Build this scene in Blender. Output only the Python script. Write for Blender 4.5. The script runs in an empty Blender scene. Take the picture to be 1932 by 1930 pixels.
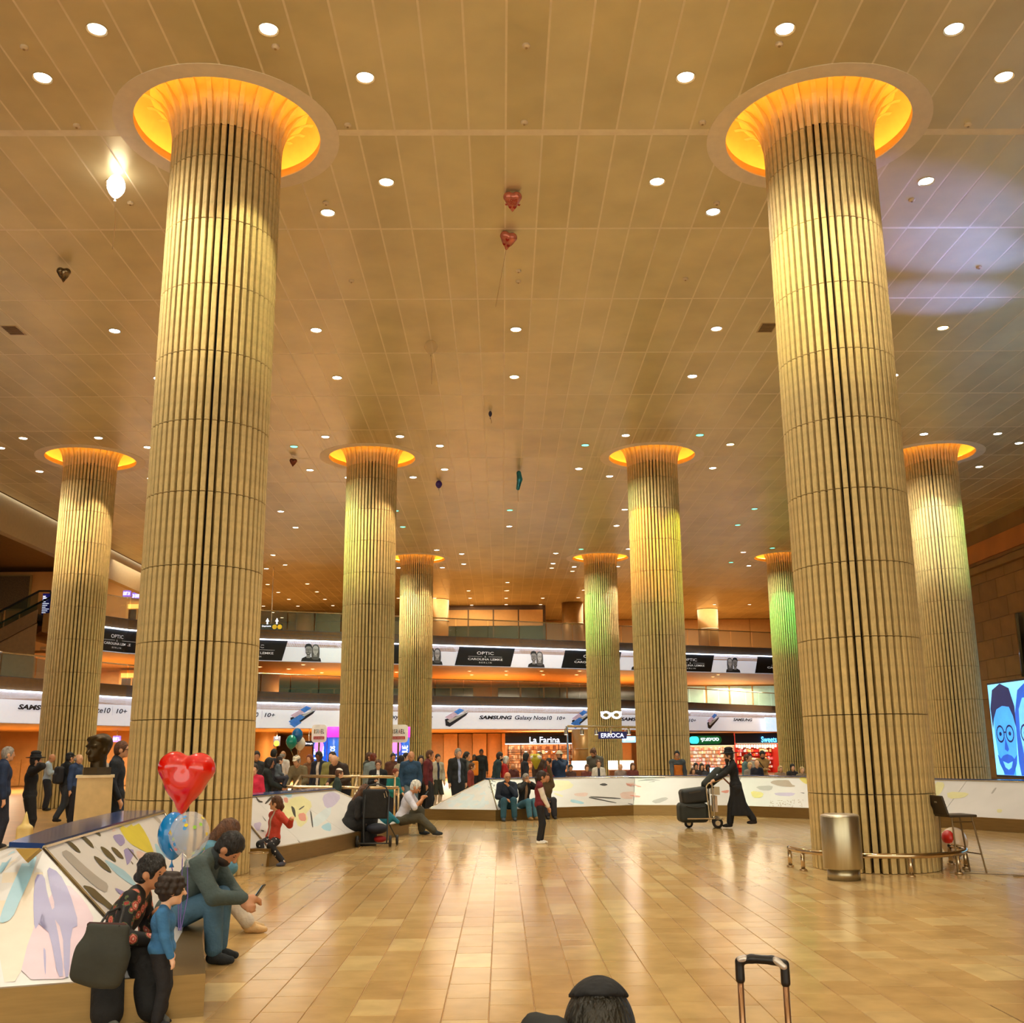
import bpy, bmesh, math, random
import numpy as np
from mathutils import Vector, Matrix, Euler
random.seed(7); rng = np.random.default_rng(7)
SC = bpy.context.scene
COL = SC.collection
PI = math.pi
# ------------------------------------------------------------------ camera
FPX, PITCH, ROLL, YAW, CAMZ = 1976.88, .2251, -.008, .0113, 1.68
_fw = np.array([math.sin(YAW), math.cos(YAW), 0]); _rt = np.array([math.cos(YAW), -math.sin(YAW), 0]); _up = np.array([0, 0, 1.])
CF = _fw*math.cos(PITCH)+_up*math.sin(PITCH); _u2 = _up*math.cos(PITCH)-_fw*math.sin(PITCH)
CR = _rt*math.cos(ROLL)+_u2*math.sin(ROLL); CU = _u2*math.cos(ROLL)-_rt*math.sin(ROLL)
CP = np.array([0, 0, CAMZ])
cam = bpy.data.cameras.new('camera'); camo = bpy.data.objects.new('camera', cam); COL.objects.link(camo)
cam.sensor_fit = 'HORIZONTAL'; cam.sensor_width = 36; cam.lens = 36*FPX/1932; cam.clip_end = 400; cam.clip_start = .05
camo.matrix_world = Matrix(((CR[0], CU[0], -CF[0], CP[0]), (CR[1], CU[1], -CF[1], CP[1]), (CR[2], CU[2], -CF[2], CP[2]), (0, 0, 0, 1)))
SC.camera = camo
# ------------------------------------------------------------------ world, exposure
SC.view_settings.view_transform = 'Standard'; SC.view_settings.look = 'None'
SC.view_settings.exposure = 0.6; SC.view_settings.gamma = 1.0; SC.view_settings.use_curve_mapping = False
W = bpy.data.worlds.new('hall_air'); SC.world = W; W.use_nodes = True
W.node_tree.nodes['Background'].inputs[0].default_value = (1.0, .93, .76, 1); W.node_tree.nodes['Background'].inputs[1].default_value = WORLD_STR = 1.5
SC.cycles.max_bounces = 4; SC.cycles.diffuse_bounces = 3; SC.cycles.glossy_bounces = 2; SC.cycles.transmission_bounces = 6; SC.cycles.transparent_max_bounces = 10
SC.cycles.sample_clamp_indirect = 4; SC.cycles.caustics_reflective = False; SC.cycles.caustics_refractive = False
SC.cycles.use_denoising = True; SC.cycles.use_light_tree = False; SC.cycles.use_adaptive_sampling = True; SC.cycles.adaptive_threshold = .06
# hall layout: columns on a grid, ceiling height
CH = 11.945; CX = [5.43-10, 5.43]; CY0 = 15.92; CS = 20.18; DRUM = 1.1032
COLS = [(-4.57, 15.92), (5.43, 15.92)] + [(x, 36.1) for x in (-14.57, -4.57, 5.43, 15.43)] + [(x, 56.28) for x in (-14.57, -4.57, 5.43, 15.43)]
# ------------------------------------------------------------------ lamps of the hall
def lamp(kind, loc, energy, color, target=None, size=.12, angle=120, blend=.6):
    l = bpy.data.lights.new('lamp', kind); l.energy = energy; l.color = color
    if kind == 'SPOT': l.spot_size = math.radians(angle); l.spot_blend = blend; l.shadow_soft_size = size
    elif kind == 'AREA': l.shape = 'DISK'; l.size = size
    else: l.shadow_soft_size = size
    o = bpy.data.objects.new('lamp', l); COL.objects.link(o); o.location = loc
    d = Vector(target)-Vector(loc) if target is not None else Vector((0, 0, -1))
    o.rotation_euler = d.to_track_quat('-Z', 'Y').to_euler()
    return o
WARM = (1.0, .92, .74); DL = []     # recessed downlights: x, y, lens colour
RING8 = [(-1.24, -2.62), (1.24, -2.62), (-2.5, -1.5), (2.5, -1.5), (-2.5, 1.58), (2.5, 1.58), (-1.24, 2.7), (1.24, 2.7)]
LC = {'w': (1, .93, .85), 'b': (.72, .85, 1), 'y': (1, .86, .5), 'g': (.1, .8, .5), 'o': (1, .72, .4)}
_pick = {0: 'wwwwwwww', 1: 'wbwwwbbw', 2: 'wwwwwwww', 3: 'wwgwwwww', 4: 'wggywwww', 5: 'bbbbwwbw', 6: 'wwwwwwww', 7: 'wwgwwwww', 8: 'gwwwwwww', 9: 'ggwwgwww'}
for i, (cx, cy) in enumerate(COLS):
    for k, (dx, dy) in enumerate(RING8): DL.append((cx+dx, cy+dy, _pick[i][k]))
for r, (yy, cs) in enumerate(((24.44, 'bwwwy'), (27.84, 'bwyww'), (44.5, 'wggwg'), (47.85, 'wgwwg'), (64.5, 'ooooo'), (67.9, 'ooooo'))):
    for k, xx in enumerate((-9.55, -4.56, .41, 5.42, 11.1)): DL.append((xx, yy, cs[k]))
for xx in (-8, -3, 2, 7):
    for yy in (4.3, 7.6, -2): DL.append((xx, yy, 'w'))  # unseen downlights over and behind the camera, added to light the foreground
LAMP_E = 270; LSTEP = 2
for i_, (x, y, c) in enumerate(DL):
    if i_ % LSTEP: continue
    col = WARM if c in 'wyob' else (.5, .9, .5)
    lamp('SPOT', (x, y, CH-.06), LSTEP*LAMP_E*(1.0 if y < 60 else .8), col, size=.11, angle=140, blend=.9)
# coloured spots on the shafts (column index, offset of the fixture, height aimed at, colour, power)
for ci, (dx, dy), hz, colr, en in (
    (0, (-1.5, -2.3), 8.9, (1, .84, .52), 1500), (0, (1.7, -2.2), 8.9, (1, .93, .52), 1300),
    (1, (-2.1, -2.0), 8.9, (1, .9, .25), 1500), (1, (1.2, -2.5), 8.9, (1, .88, .62), 1500),
    (2, (-1.2, -2.6), 9.0, (1, .70, .36), 1400), (2, (1.7, -2.2), 9.0, (1, .78, .48), 1300),
    (3, (-2.1, -2.0), 8.8, (.75, 1, .25), 1400), (3, (1.6, -2.3), 8.8, (1, .75, .45), 1200),
    (4, (-1.7, -2.2), 8.6, (1, .36, .03), 2800), (4, (2.1, -2.0), 8.2, (.85, 1, .12), 1600),
    (5, (-1.2, -2.6), 8.9, (.9, 1, .85), 1500), (5, (2.1, -2.0), 8.7, (.5, 1, .4), 1200),
    (7, (-1.2, -2.6), 8.8, (1, .86, .62), 1500), (7, (1.7, -2.2), 8.8, (1, .8, .5), 1300),
    (8, (-2.0, -2.0), 8.6, (.12, 1, .25), 1300), (8, (2.0, -2.0), 9.0, (1, .8, .65), 1500),
    (9, (-1.5, -2.4), 8.6, (.05, 1, .25), 1500), (9, (1.5, -2.4), 8.6, (.1, 1, .3), 900)):
    cx, cy = COLS[ci]
    lamp('SPOT', (cx+dx*1.25, cy+dy*1.25, CH-.07), en*(.36 if ci < 2 else .62), colr, target=(cx+dx*.25, cy+dy*.25, hz), size=.05, angle=31, blend=.55)
# ------------------------------------------------------------------ helpers
def ray(u, v): return CF+CR*((u-966)/FPX)+CU*((965-v)/FPX)
def atz(u, v, z=0.): d = ray(u, v); return CP+d*((z-CAMZ)/d[2])
def aty(u, v, y): d = ray(u, v); return CP+d*(y/d[1])
def proj(P): P = np.asarray(P, float)-CP; z = P@CF; return 966+FPX*(P@CR)/z, 965-FPX*(P@CU)/z
def lin(c): return tuple(((x/255)/12.92 if x/255 <= .04045 else ((x/255+.055)/1.055)**2.4) for x in c[:3])
MATS = {}
def mat(name, c, rough=.55, metal=0., var=.10, scale=6., bump=0., emit=0., ecol=None, coord='Object', rnd=0., stretch=None, coat=0., alpha=1., trans=0., spec=.5):
    if name in MATS: return MATS[name]
    m = bpy.data.materials.new(name); MATS[name] = m; m.use_nodes = True
    nt = m.node_tree; N = nt.nodes; L = nt.links; b = N['Principled BSDF']
    base = lin(c)
    tc = N.new('ShaderNodeTexCoord'); no = N.new('ShaderNodeTexNoise'); no.inputs['Scale'].default_value = scale; no.inputs['Detail'].default_value = 3
    src = tc.outputs[coord]
    if stretch:
        mp = N.new('ShaderNodeMapping'); mp.inputs['Scale'].default_value = stretch; L.new(src, mp.inputs[0]); src = mp.outputs[0]
    L.new(src, no.inputs['Vector'])
    cr = N.new('ShaderNodeValToRGB'); e = cr.color_ramp.elements
    e[0].position = .3; e[1].position = .7
    e[0].color = (*[x*(1-var) for x in base], 1); e[1].color = (*[min(1, x*(1+var)) for x in base], 1)
    L.new(no.outputs['Fac'], cr.inputs[0]); out = cr.outputs[0]
    if rnd:
        oi = N.new('ShaderNodeObjectInfo'); mr = N.new('ShaderNodeMapRange'); mr.inputs[3].default_value = 1-rnd; mr.inputs[4].default_value = 1+rnd
        L.new(oi.outputs['Random'], mr.inputs[0]); vm = N.new('ShaderNodeVectorMath'); vm.operation = 'SCALE'
        L.new(out, vm.inputs[0]); L.new(mr.outputs[0], vm.inputs['Scale']); out = vm.outputs[0]
    L.new(out, b.inputs['Base Color'])
    b.inputs['Roughness'].default_value = rough; b.inputs['Metallic'].default_value = metal
    b.inputs['Specular IOR Level'].default_value = spec
    if coat: b.inputs['Coat Weight'].default_value = coat; b.inputs['Coat Roughness'].default_value = .08
    if emit:
        b.inputs['Emission Strength'].default_value = emit
        if ecol: b.inputs['Emission Color'].default_value = (*lin(ecol), 1)
        else: L.new(out, b.inputs['Emission Color'])
    if bump:
        bp = N.new('ShaderNodeBump'); bp.inputs['Strength'].default_value = bump; bp.inputs['Distance'].default_value = .02
        n2 = N.new('ShaderNodeTexNoise'); n2.inputs['Scale'].default_value = scale*3; L.new(src, n2.inputs['Vector'])
        L.new(n2.outputs['Fac'], bp.inputs['Height']); L.new(bp.outputs[0], b.inputs['Normal'])
    if alpha < 1: b.inputs['Alpha'].default_value = alpha
    if trans: b.inputs['Transmission Weight'].default_value = trans
    return m
def glow(name, c, s):
    if name in MATS: return MATS[name]
    m = bpy.data.materials.new(name); MATS[name] = m; m.use_nodes = True; nt = m.node_tree
    b = nt.nodes['Principled BSDF']; b.inputs['Base Color'].default_value = (*lin(c), 1); b.inputs['Emission Color'].default_value = (*lin(c), 1); b.inputs['Emission Strength'].default_value = s
    return m
def glass(name, c=(190, 225, 215), a=.2, rough=.03):
    if name in MATS: return MATS[name]
    m = bpy.data.materials.new(name); MATS[name] = m; m.use_nodes = True; nt = m.node_tree; N = nt.nodes; L = nt.links
    b = N['Principled BSDF']; b.inputs['Base Color'].default_value = (*lin(c), 1); b.inputs['Roughness'].default_value = rough; b.inputs['Alpha'].default_value = a
    return m
class MB:
    def __init__(s): s.v = []; s.f = []; s.m = []
    def add(s, vs, fs, mi=0):
        n = len(s.v); s.v += [tuple(map(float, p)) for p in vs]; s.f += [tuple(i+n for i in f) for f in fs]; s.m += [mi]*len(fs); return s
    def box(s, c, d, rz=0., mi=0, M=None):
        x, y, z = d[0]/2, d[1]/2, d[2]/2
        P = np.array([(-x, -y, -z), (x, -y, -z), (x, y, -z), (-x, y, -z), (-x, -y, z), (x, -y, z), (x, y, z), (-x, y, z)])
        if rz: P = P@np.array([[math.cos(rz), math.sin(rz), 0], [-math.sin(rz), math.cos(rz), 0], [0, 0, 1]])
        if M is not None: P = P@np.asarray(M).T
        return s.add(P+np.asarray(c), [(0, 3, 2, 1), (4, 5, 6, 7), (0, 1, 5, 4), (1, 2, 6, 5), (2, 3, 7, 6), (3, 0, 4, 7)], mi)
    def bbox(s, x0, x1, y0, y1, z0, z1, mi=0): return s.box(((x0+x1)/2, (y0+y1)/2, (z0+z1)/2), (x1-x0, y1-y0, z1-z0), 0, mi)
    def prism(s, poly, z0, z1, mi=0):
        n = len(poly); a = sum(poly[i][0]*poly[(i+1) % n][1]-poly[(i+1) % n][0]*poly[i][1] for i in range(n))
        if a < 0: poly = poly[::-1]
        return s.add([(p[0], p[1], z0) for p in poly]+[(p[0], p[1], z1) for p in poly], [tuple(range(n))[::-1], tuple(range(n, 2*n))]+[(i, (i+1) % n, (i+1) % n+n, i+n) for i in range(n)], mi)
    def tube(s, path, r, n=8, mi=0, closed=False):
        P = [np.asarray(p, float) for p in path]; k = len(P); rs = r if hasattr(r, '__len__') else [r]*k; vs = []; fs = []; ref = None
        for i in range(k):
            a = P[(i-1) % k] if (closed or i > 0) else P[i]; b = P[(i+1) % k] if (closed or i < k-1) else P[i]
            t = b-a; t = t/(np.linalg.norm(t)+1e-12)
            if ref is None: ref = np.array([0, 0, 1.]) if abs(t[2]) < .9 else np.array([1., 0, 0])
            x = np.cross(t, ref); x /= np.linalg.norm(x)+1e-12; y = np.cross(x, t); ref = y
            for j in range(n):
                q = 2*PI*j/n; vs.append(P[i]+rs[i]*(math.cos(q)*x+math.sin(q)*y))
        m = k if closed else k-1
        for i in range(m):
            for j in range(n):
                i2 = (i+1) % k; fs.append((i*n+j, i2*n+j, i2*n+(j+1) % n, i*n+(j+1) % n))
        if not closed: fs += [tuple(range(n)), tuple(range((k-1)*n, k*n))[::-1]]
        return s.add(vs, fs, mi)
    def lathe(s, prof, n=24, c=(0, 0, 0), mi=0, cap=True):
        vs = []; fs = []; k = len(prof)
        for r, z in prof:
            for j in range(n): vs.append((c[0]+r*math.cos(2*PI*j/n), c[1]+r*math.sin(2*PI*j/n), c[2]+z))
        for i in range(k-1):
            for j in range(n): fs.append((i*n+j, i*n+(j+1) % n, (i+1)*n+(j+1) % n, (i+1)*n+j))
        if cap: fs += [tuple(range(n))[::-1], tuple(range((k-1)*n, k*n))]
        return s.add(vs, fs, mi)
    def sphere(s, c, r, n=14, mi=0):
        r = np.asarray(r if hasattr(r, '__len__') else (r, r, r)); k = n//2
        vs = []; fs = []
        for i in range(k+1):
            t = PI*i/k
            for j in range(n): q = 2*PI*j/n; vs.append(np.asarray(c)+r*np.array([math.sin(t)*math.cos(q), math.sin(t)*math.sin(q), -math.cos(t)]))
        for i in range(k):
            for j in range(n): fs.append((i*n+j, i*n+(j+1) % n, (i+1)*n+(j+1) % n, (i+1)*n+j))
        return s.add(vs, fs, mi)
    def wall(s, pts, z0, z1, th=.0, mi=0):        # vertical strip along a plan polyline
        for a, b in zip(pts[:-1], pts[1:]):
            if th:
                d = Vector((b[0]-a[0], b[1]-a[1])); n = Vector((-d.y, d.x)).normalized()*th
                s.prism([a, b, (b[0]+n.x, b[1]+n.y), (a[0]+n.x, a[1]+n.y)], z0, z1, mi)
            else: s.add([(*a, z0), (*b, z0), (*b, z1), (*a, z1)], [(0, 1, 2, 3)], mi)
        return s
    def mesh(s, name, mats, smooth=False):
        me = bpy.data.meshes.new(name); me.from_pydata(s.v, [], s.f)
        for m in (mats if isinstance(mats, (list, tuple)) else [mats]): me.materials.append(m)
        if len(set(s.m)) > 1: me.polygons.foreach_set('material_index', s.m)
        if smooth: me.polygons.foreach_set('use_smooth', [True]*len(me.polygons))
        me.update(); return me
    def build(s, name, mats, parent=None, smooth=False, world=True, **k):
        return obj(name, s.mesh(name, mats, smooth), parent, world=world, **k)
def mworld(p):
    if p is None: return Matrix.Identity(4)
    return mworld(p.parent)@p.matrix_parent_inverse@p.matrix_basis
def obj(name, data, parent=None, loc=None, rot=None, world=False):
    o = bpy.data.objects.new(name, data); COL.objects.link(o)
    if loc is not None: o.location = loc
    if rot is not None: o.rotation_euler = rot
    if parent is not None:
        o.parent = parent
        if world: o.matrix_parent_inverse = mworld(parent).inverted()
    return o
def tag(o, label=None, cat=None, group=None, kind=None):
    if label: o['label'] = label
    if cat: o['category'] = cat
    if group: o['group'] = group
    if kind: o['kind'] = kind
    return o
def thing(name, label, cat, loc=(0, 0, 0), rz=0., group=None):
    o = obj(name, None, None, loc, (0, 0, rz)); o.empty_display_size = .2
    return tag(o, label, cat, group)
def struct(o): o['kind'] = 'structure'; return o
def text_mb(body, font_bold=0., shear=0., space=1.):
    c = bpy.data.curves.new('lettering', 'FONT'); c.body = body; c.align_x = 'CENTER'; c.align_y = 'CENTER'; c.shear = shear; c.offset = font_bold; c.space_character = space; c.resolution_u = 3
    o = bpy.data.objects.new('lettering', c); COL.objects.link(o)
    dg = bpy.context.evaluated_depsgraph_get(); me = bpy.data.meshes.new_from_object(o.evaluated_get(dg))
    V = np.array([v.co[:] for v in me.vertices]); Fc = [tuple(p.vertices) for p in me.polygons]
    bpy.data.objects.remove(o); bpy.data.curves.remove(c); bpy.data.meshes.remove(me)
    mn, mx = V.min(0), V.max(0); V = V-(mn+mx)/2
    return V, Fc, mx-mn
def letters(body, p0, p1, zc, h, m, parent, off=.03, bold=0., shear=0., space=1., fit='w', name='lettering', poly=None):
    """flat lettering on a wall between plan points p0 and p1 (left to right as read), centred at height zc"""
    V, Fc, sz = text_mb(body, bold, shear, space); p0 = np.array(p0[:2], float); p1 = np.array(p1[:2], float); d = p1-p0; w = np.linalg.norm(d); d /= w
    sx = w/sz[0]; sy = h/sz[1]
    nrm = np.array([d[1], -d[0]]); c = (p0+p1)/2+nrm*off
    P = np.stack([c[0]+V[:, 0]*sx*d[0], c[1]+V[:, 0]*sx*d[1], zc+V[:, 1]*sy], 1)
    if poly is not None:            # follow the bends of the wall
        for i in range(len(P)):
            q = p0+d*(w/2+V[i, 0]*sx); k = on_poly(q, poly); P[i, :2] = k
    return MB().add(P, Fc).build(name, m, parent)
def decal(pts, p0, p1, zc, m, parent, off=.02, name='print'):
    """flat print: 2-D polygons (list of lists, x along the wall, y up, metres from centre)"""
    p0 = np.array(p0[:2], float); p1 = np.array(p1[:2], float); d = p1-p0; d /= np.linalg.norm(d); nrm = np.array([d[1], -d[0]]); c = (p0+p1)/2+nrm*off
    mb = MB()
    for poly in pts: mb.add([(c[0]+x*d[0], c[1]+x*d[1], zc+y) for x, y in poly], [tuple(range(len(poly)))])
    return mb.build(name, m, parent)

def on_poly(q, poly, off=.055):
    """nearest point of a plan polyline, moved off its front face"""
    best = None
    for a, b in zip(poly[:-1], poly[1:]):
        a = np.array(a, float); e = np.array(b, float)-a; t = min(1, max(0, float((q-a)@e/(e@e)))); p = a+e*t; dd = np.linalg.norm(q-p)
        if best is None or dd < best[0]: n = np.array([e[1], -e[0]])/np.linalg.norm(e); best = (dd, p+n*off)
    return best[1]
# ------------------------------------------------------------------ smooth solids (signed distance -> surface mesh)
def prim_cone(a, b, ra, rb): return ('cone', np.array(a, float), np.array(b, float), float(ra), float(rb))
def prim_ell(c, r, R=None): return ('ell', np.array(c, float), np.array(r, float), R)
def prim_box(c, h, R=None, rnd=.01): return ('box', np.array(c, float), np.array(h, float), R, rnd)
def prim_bounds(p):
    if p[0] == 'cone': m = max(p[3], p[4]); return np.minimum(p[1], p[2])-m, np.maximum(p[1], p[2])+m
    r = p[2]; m = np.full(3, np.linalg.norm(r)) if p[3] is not None else r
    return p[1]-m, p[1]+m
def prim_dist(p, X):
    if p[0] == 'cone':
        a, b, ra, rb = p[1:]; ab = b-a; t = np.clip(((X-a)@ab)/(ab@ab+1e-12), 0, 1)
        return np.linalg.norm(X-a-t[..., None]*ab, axis=-1)-(ra+(rb-ra)*t)
    q = X-p[1]
    if p[3] is not None: q = q@p[3]
    if p[0] == 'ell':
        k0 = np.linalg.norm(q/p[2], axis=-1); k1 = np.linalg.norm(q/(p[2]**2), axis=-1); return k0*(k0-1)/(k1+1e-9)
    d = np.abs(q)-(p[2]-p[4]); return np.linalg.norm(np.maximum(d, 0), axis=-1)+np.minimum(d.max(-1), 0)-p[4]
def sdf_mesh(prims, res, k=.02, subs=()):
    """prims: list of primitives joined smoothly; subs: primitives carved away.  Returns verts, quads"""
    lo = np.min([prim_bounds(p)[0] for p in prims], 0)-2.5*res; hi = np.max([prim_bounds(p)[1] for p in prims], 0)+2.5*res
    n = np.ceil((hi-lo)/res).astype(int)+1
    ax = [lo[i]+res*np.arange(n[i]) for i in range(3)]; D = np.full(n, 1.0, np.float32)
    def each(p, pad):
        b0, b1 = prim_bounds(p); s = []
        for i in range(3):
            i0 = max(0, int((b0[i]-pad-lo[i])/res)); i1 = min(n[i], int((b1[i]+pad-lo[i])/res)+2); s.append(slice(i0, i1))
        if any(q.stop <= q.start for q in s): return None, None
        X = np.stack(np.meshgrid(ax[0][s[0]], ax[1][s[1]], ax[2][s[2]], indexing='ij'), -1); return tuple(s), prim_dist(p, X)
    for p in prims:
        s, d = each(p, k+2*res)
        if s is None: continue
        A = D[s]; h = np.clip(.5+.5*(A-d)/k, 0, 1); D[s] = A*(1-h)+d*h-k*h*(1-h)
    for p in subs:
        s, d = each(p, .03+2*res)
        if s is None: continue
        A = D[s]; kk = .008; h = np.clip(.5-.5*(A+d)/kk, 0, 1); D[s] = A*(1-h)+(-d)*h+kk*h*(1-h)
    I = D < 0; c = [slice(None, -1), slice(1, None)]
    corners = [(a, b, e) for a in (0, 1) for b in (0, 1) for e in (0, 1)]
    cnt = sum(I[c[a], c[b], c[e]].astype(np.int8) for a, b, e in corners)
    cell = (cnt > 0) & (cnt < 8); idx = np.full(cell.shape, -1, np.int64); ci = np.argwhere(cell); idx[cell] = np.arange(len(ci))
    acc = np.zeros((len(ci), 3)); w = np.zeros(len(ci))
    Dv = {co: D[ci[:, 0]+co[0], ci[:, 1]+co[1], ci[:, 2]+co[2]] for co in corners}
    for co in corners:
        for axn in range(3):
            if co[axn]: continue
            c2 = list(co); c2[axn] = 1; c2 = tuple(c2); a = Dv[co]; b = Dv[c2]; m = (a < 0) != (b < 0)
            t = np.where(m, a/(a-b+1e-12), 0); P = np.tile(np.array(co, float), (len(ci), 1)); P[:, axn] = t
            acc[m] += P[m]; w += m
    V = lo+res*(ci+acc/np.maximum(w, 1)[:, None]); F = []
    for axn in range(3):
        o1, o2 = [(1, 2), (2, 0), (0, 1)][axn]
        a = [slice(None)]*3; b = [slice(None)]*3; a[axn] = slice(None, -1); b[axn] = slice(1, None)
        S0, S1 = I[tuple(a)], I[tuple(b)]
        for flip in (0, 1):
            E = np.argwhere((S0 & ~S1) if not flip else (~S0 & S1))
            ok = (E[:, o1] > 0) & (E[:, o2] > 0); E = E[ok]
            def cc(d1, d2): q = E.copy(); q[:, o1] -= d1; q[:, o2] -= d2; return idx[q[:, 0], q[:, 1], q[:, 2]]
            q = np.stack([cc(1, 1), cc(0, 1), cc(0, 0), cc(1, 0)], 1)
            if flip: q = q[:, ::-1]
            F.append(q[(q >= 0).all(1)])
    return V, np.concatenate(F)
def sdf_obj(name, prims, m, parent=None, res=.02, k=.02, subs=(), world=False, **kw):
    V, F = sdf_mesh(prims, res, k, subs)
    me = bpy.data.meshes.new(name); nv, nf = len(V), len(F)
    me.vertices.add(nv); me.vertices.foreach_set('co', V.astype(np.float32).ravel())
    me.loops.add(nf*4); me.loops.foreach_set('vertex_index', F.astype(np.int32).ravel())
    me.polygons.add(nf); me.polygons.foreach_set('loop_start', np.arange(0, nf*4, 4, dtype=np.int32)); me.polygons.foreach_set('use_smooth', np.ones(nf, bool))
    me.update(calc_edges=True); me.materials.append(m)
    return obj(name, me, parent, world=world, **kw)
# ------------------------------------------------------------------ floor
def ramp_mat(name, cols, src_kind, rough, scale, coat=0., metal=0., wav=0., nvar=.12, spec=.5):
    m = bpy.data.materials.new(name); MATS[name] = m; m.use_nodes = True; nt = m.node_tree; N = nt.nodes; L = nt.links; b = N['Principled BSDF']
    if src_kind == 'object': s = N.new('ShaderNodeObjectInfo').outputs['Random']
    else: s = N.new('ShaderNodeNewGeometry').outputs['Random Per Island']
    cr = N.new('ShaderNodeValToRGB'); cr.color_ramp.interpolation = 'CONSTANT' if len(cols) > 2 else 'LINEAR'; e = cr.color_ramp.elements
    while len(e) < len(cols): e.new(.5)
    for i, c in enumerate(cols): e[i].position = i/len(cols); e[i].color = (*lin(c), 1)
    L.new(s, cr.inputs[0])
    geo = N.new('ShaderNodeNewGeometry'); no = N.new('ShaderNodeTexNoise'); no.inputs['Scale'].default_value = scale; no.inputs['Detail'].default_value = 4; L.new(geo.outputs['Position'], no.inputs['Vector'])
    mr = N.new('ShaderNodeMapRange'); mr.inputs[1].default_value = .3; mr.inputs[2].default_value = .7; mr.inputs[3].default_value = 1-nvar; mr.inputs[4].default_value = 1+nvar; L.new(no.outputs['Fac'], mr.inputs[0])
    vm = N.new('ShaderNodeVectorMath'); vm.operation = 'SCALE'; L.new(cr.outputs[0], vm.inputs[0]); L.new(mr.outputs[0], vm.inputs['Scale']); L.new(vm.outputs[0], b.inputs['Base Color'])
    b.inputs['Roughness'].default_value = rough; b.inputs['Metallic'].default_value = metal; b.inputs['Specular IOR Level'].default_value = spec
    if coat: b.inputs['Coat Weight'].default_value = coat; b.inputs['Coat Roughness'].default_value = .06
    if wav:
        n2 = N.new('ShaderNodeTexNoise'); n2.inputs['Scale'].default_value = 1.1; n2.inputs['Detail'].default_value = 1; L.new(geo.outputs['Position'], n2.inputs['Vector'])
        bp = N.new('ShaderNodeBump'); bp.inputs['Strength'].default_value = 1; bp.inputs['Distance'].default_value = wav; L.new(n2.outputs['Fac'], bp.inputs['Height']); L.new(bp.outputs[0], b.inputs['Normal'])
    return m
TILE_COLS = [(198, 160, 104), (202, 165, 109), (195, 156, 100), (207, 172, 117), (192, 153, 98), (200, 162, 106), (216, 184, 127), (196, 158, 102), (204, 167, 111)]
FT = ramp_mat('stone_tile', TILE_COLS, 'object', .16, 3.5, nvar=.13, spec=.55)
FS = ramp_mat('stone_tile_field', TILE_COLS, 'island', .16, 3.5, nvar=.10, spec=.55)
base_m = mat('stone_floor_base', (176, 130, 72), .3, var=.15, scale=1.5)
fl = MB().bbox(-46, 46, -16, 95, -.25, -.006).build('floor', base_m); struct(fl)
TW = .305; tiles = []
rt = random.Random(3)
for k in range(-16, 44):
    x0 = .211+TW*k; y = 3.6+rt.random()*.6
    while y < 31.5:
        ln = rt.choice((.31, .46, .46, .61, .61, .61)); tiles.append((x0, y, ln)); y += ln
def inframe(x, y, z=0.):
    u, v = proj((x, y, z)); return -30 < u < 1960 and -30 < v < 1960
vis = [t for t in tiles if inframe(t[0]+.15, t[1]+.2)]
far = [t for t in tiles if not inframe(t[0]+.15, t[1]+.2)]
vis.sort(key=lambda t: t[1])
g = .0025
tmesh = {}
for ln in (.31, .46, .61):
    b = MB(); x, y = TW-g, ln-g; c = .003
    b.add([(g, g, -.006), (x, g, -.006), (x, y, -.006), (g, y, -.006), (g+c, g+c, 0), (x-c, g+c, 0), (x-c, y-c, 0), (g+c, y-c, 0)], [(4, 5, 6, 7), (0, 1, 5, 4), (1, 2, 6, 5), (2, 3, 7, 6), (3, 0, 4, 7)])
    tmesh[ln] = b.mesh('tile', FT)
for x, y, ln in vis[:300]: obj('floor_tile', tmesh[ln], fl, (x, y, 0))
b = MB()
for x, y, ln in vis[300:]+[t for t in far if t[1] > 4]:
    b.add([(x+g, y+g, -.001), (x+TW-g, y+g, -.001), (x+TW-g, y+ln-g, -.001), (x+g, y+ln-g, -.001)], [(0, 1, 2, 3)])
tag(b.build('tile_field', FS, fl), 'pale stone floor tiles running away into the hall', kind='stuff')
# ------------------------------------------------------------------ ceiling
CPM = ramp_mat('gold_ceiling_panel', [(220, 206, 158), (230, 217, 172)], 'object', .36, .8, metal=.4, wav=.012, nvar=.10)
CPS = ramp_mat('gold_ceiling_field', [(220, 206, 158), (230, 217, 172)], 'island', .36, .8, metal=.4, wav=.012, nvar=.10)
grid_m = mat('ceiling_grid', (252, 238, 205), .5, var=.05)
PW, PL = .625, CS/6; RO, RI = 1.853, 1.53
def clip_quads(x0, x1, y0, y1):
    """rectangle minus the round openings over the columns, as quads"""
    for cx, cy in COLS:
        if x0 < cx+1.7 and x1 > cx-1.7 and y0 < cy+1.7 and y1 > cy-1.7:
            R = 1.68; q = []; n = 10
            for i in range(n):
                a = x0+(x1-x0)*i/n; c = x0+(x1-x0)*(i+1)/n
                ha = math.sqrt(max(0, R*R-(a-cx)**2)); hc = math.sqrt(max(0, R*R-(c-cx)**2))
                la, lc = min(max(cy-ha, y0), y1), min(max(cy-hc, y0), y1); ua, uc = max(min(cy+ha, y1), y0), max(min(cy+hc, y1), y0)
                if max(la, lc) > y0+1e-4: q.append([(a, y0), (c, y0), (c, lc), (a, la)])
                if min(ua, uc) < y1-1e-4: q.append([(a, ua), (c, uc), (c, y1), (a, y1)])
            return q, True
    return [[(x0, y0), (x1, y0), (x1, y1), (x0, y1)]], False
ce = MB()
XL, XR, YF = -20.0, 22.9, 88
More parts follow.
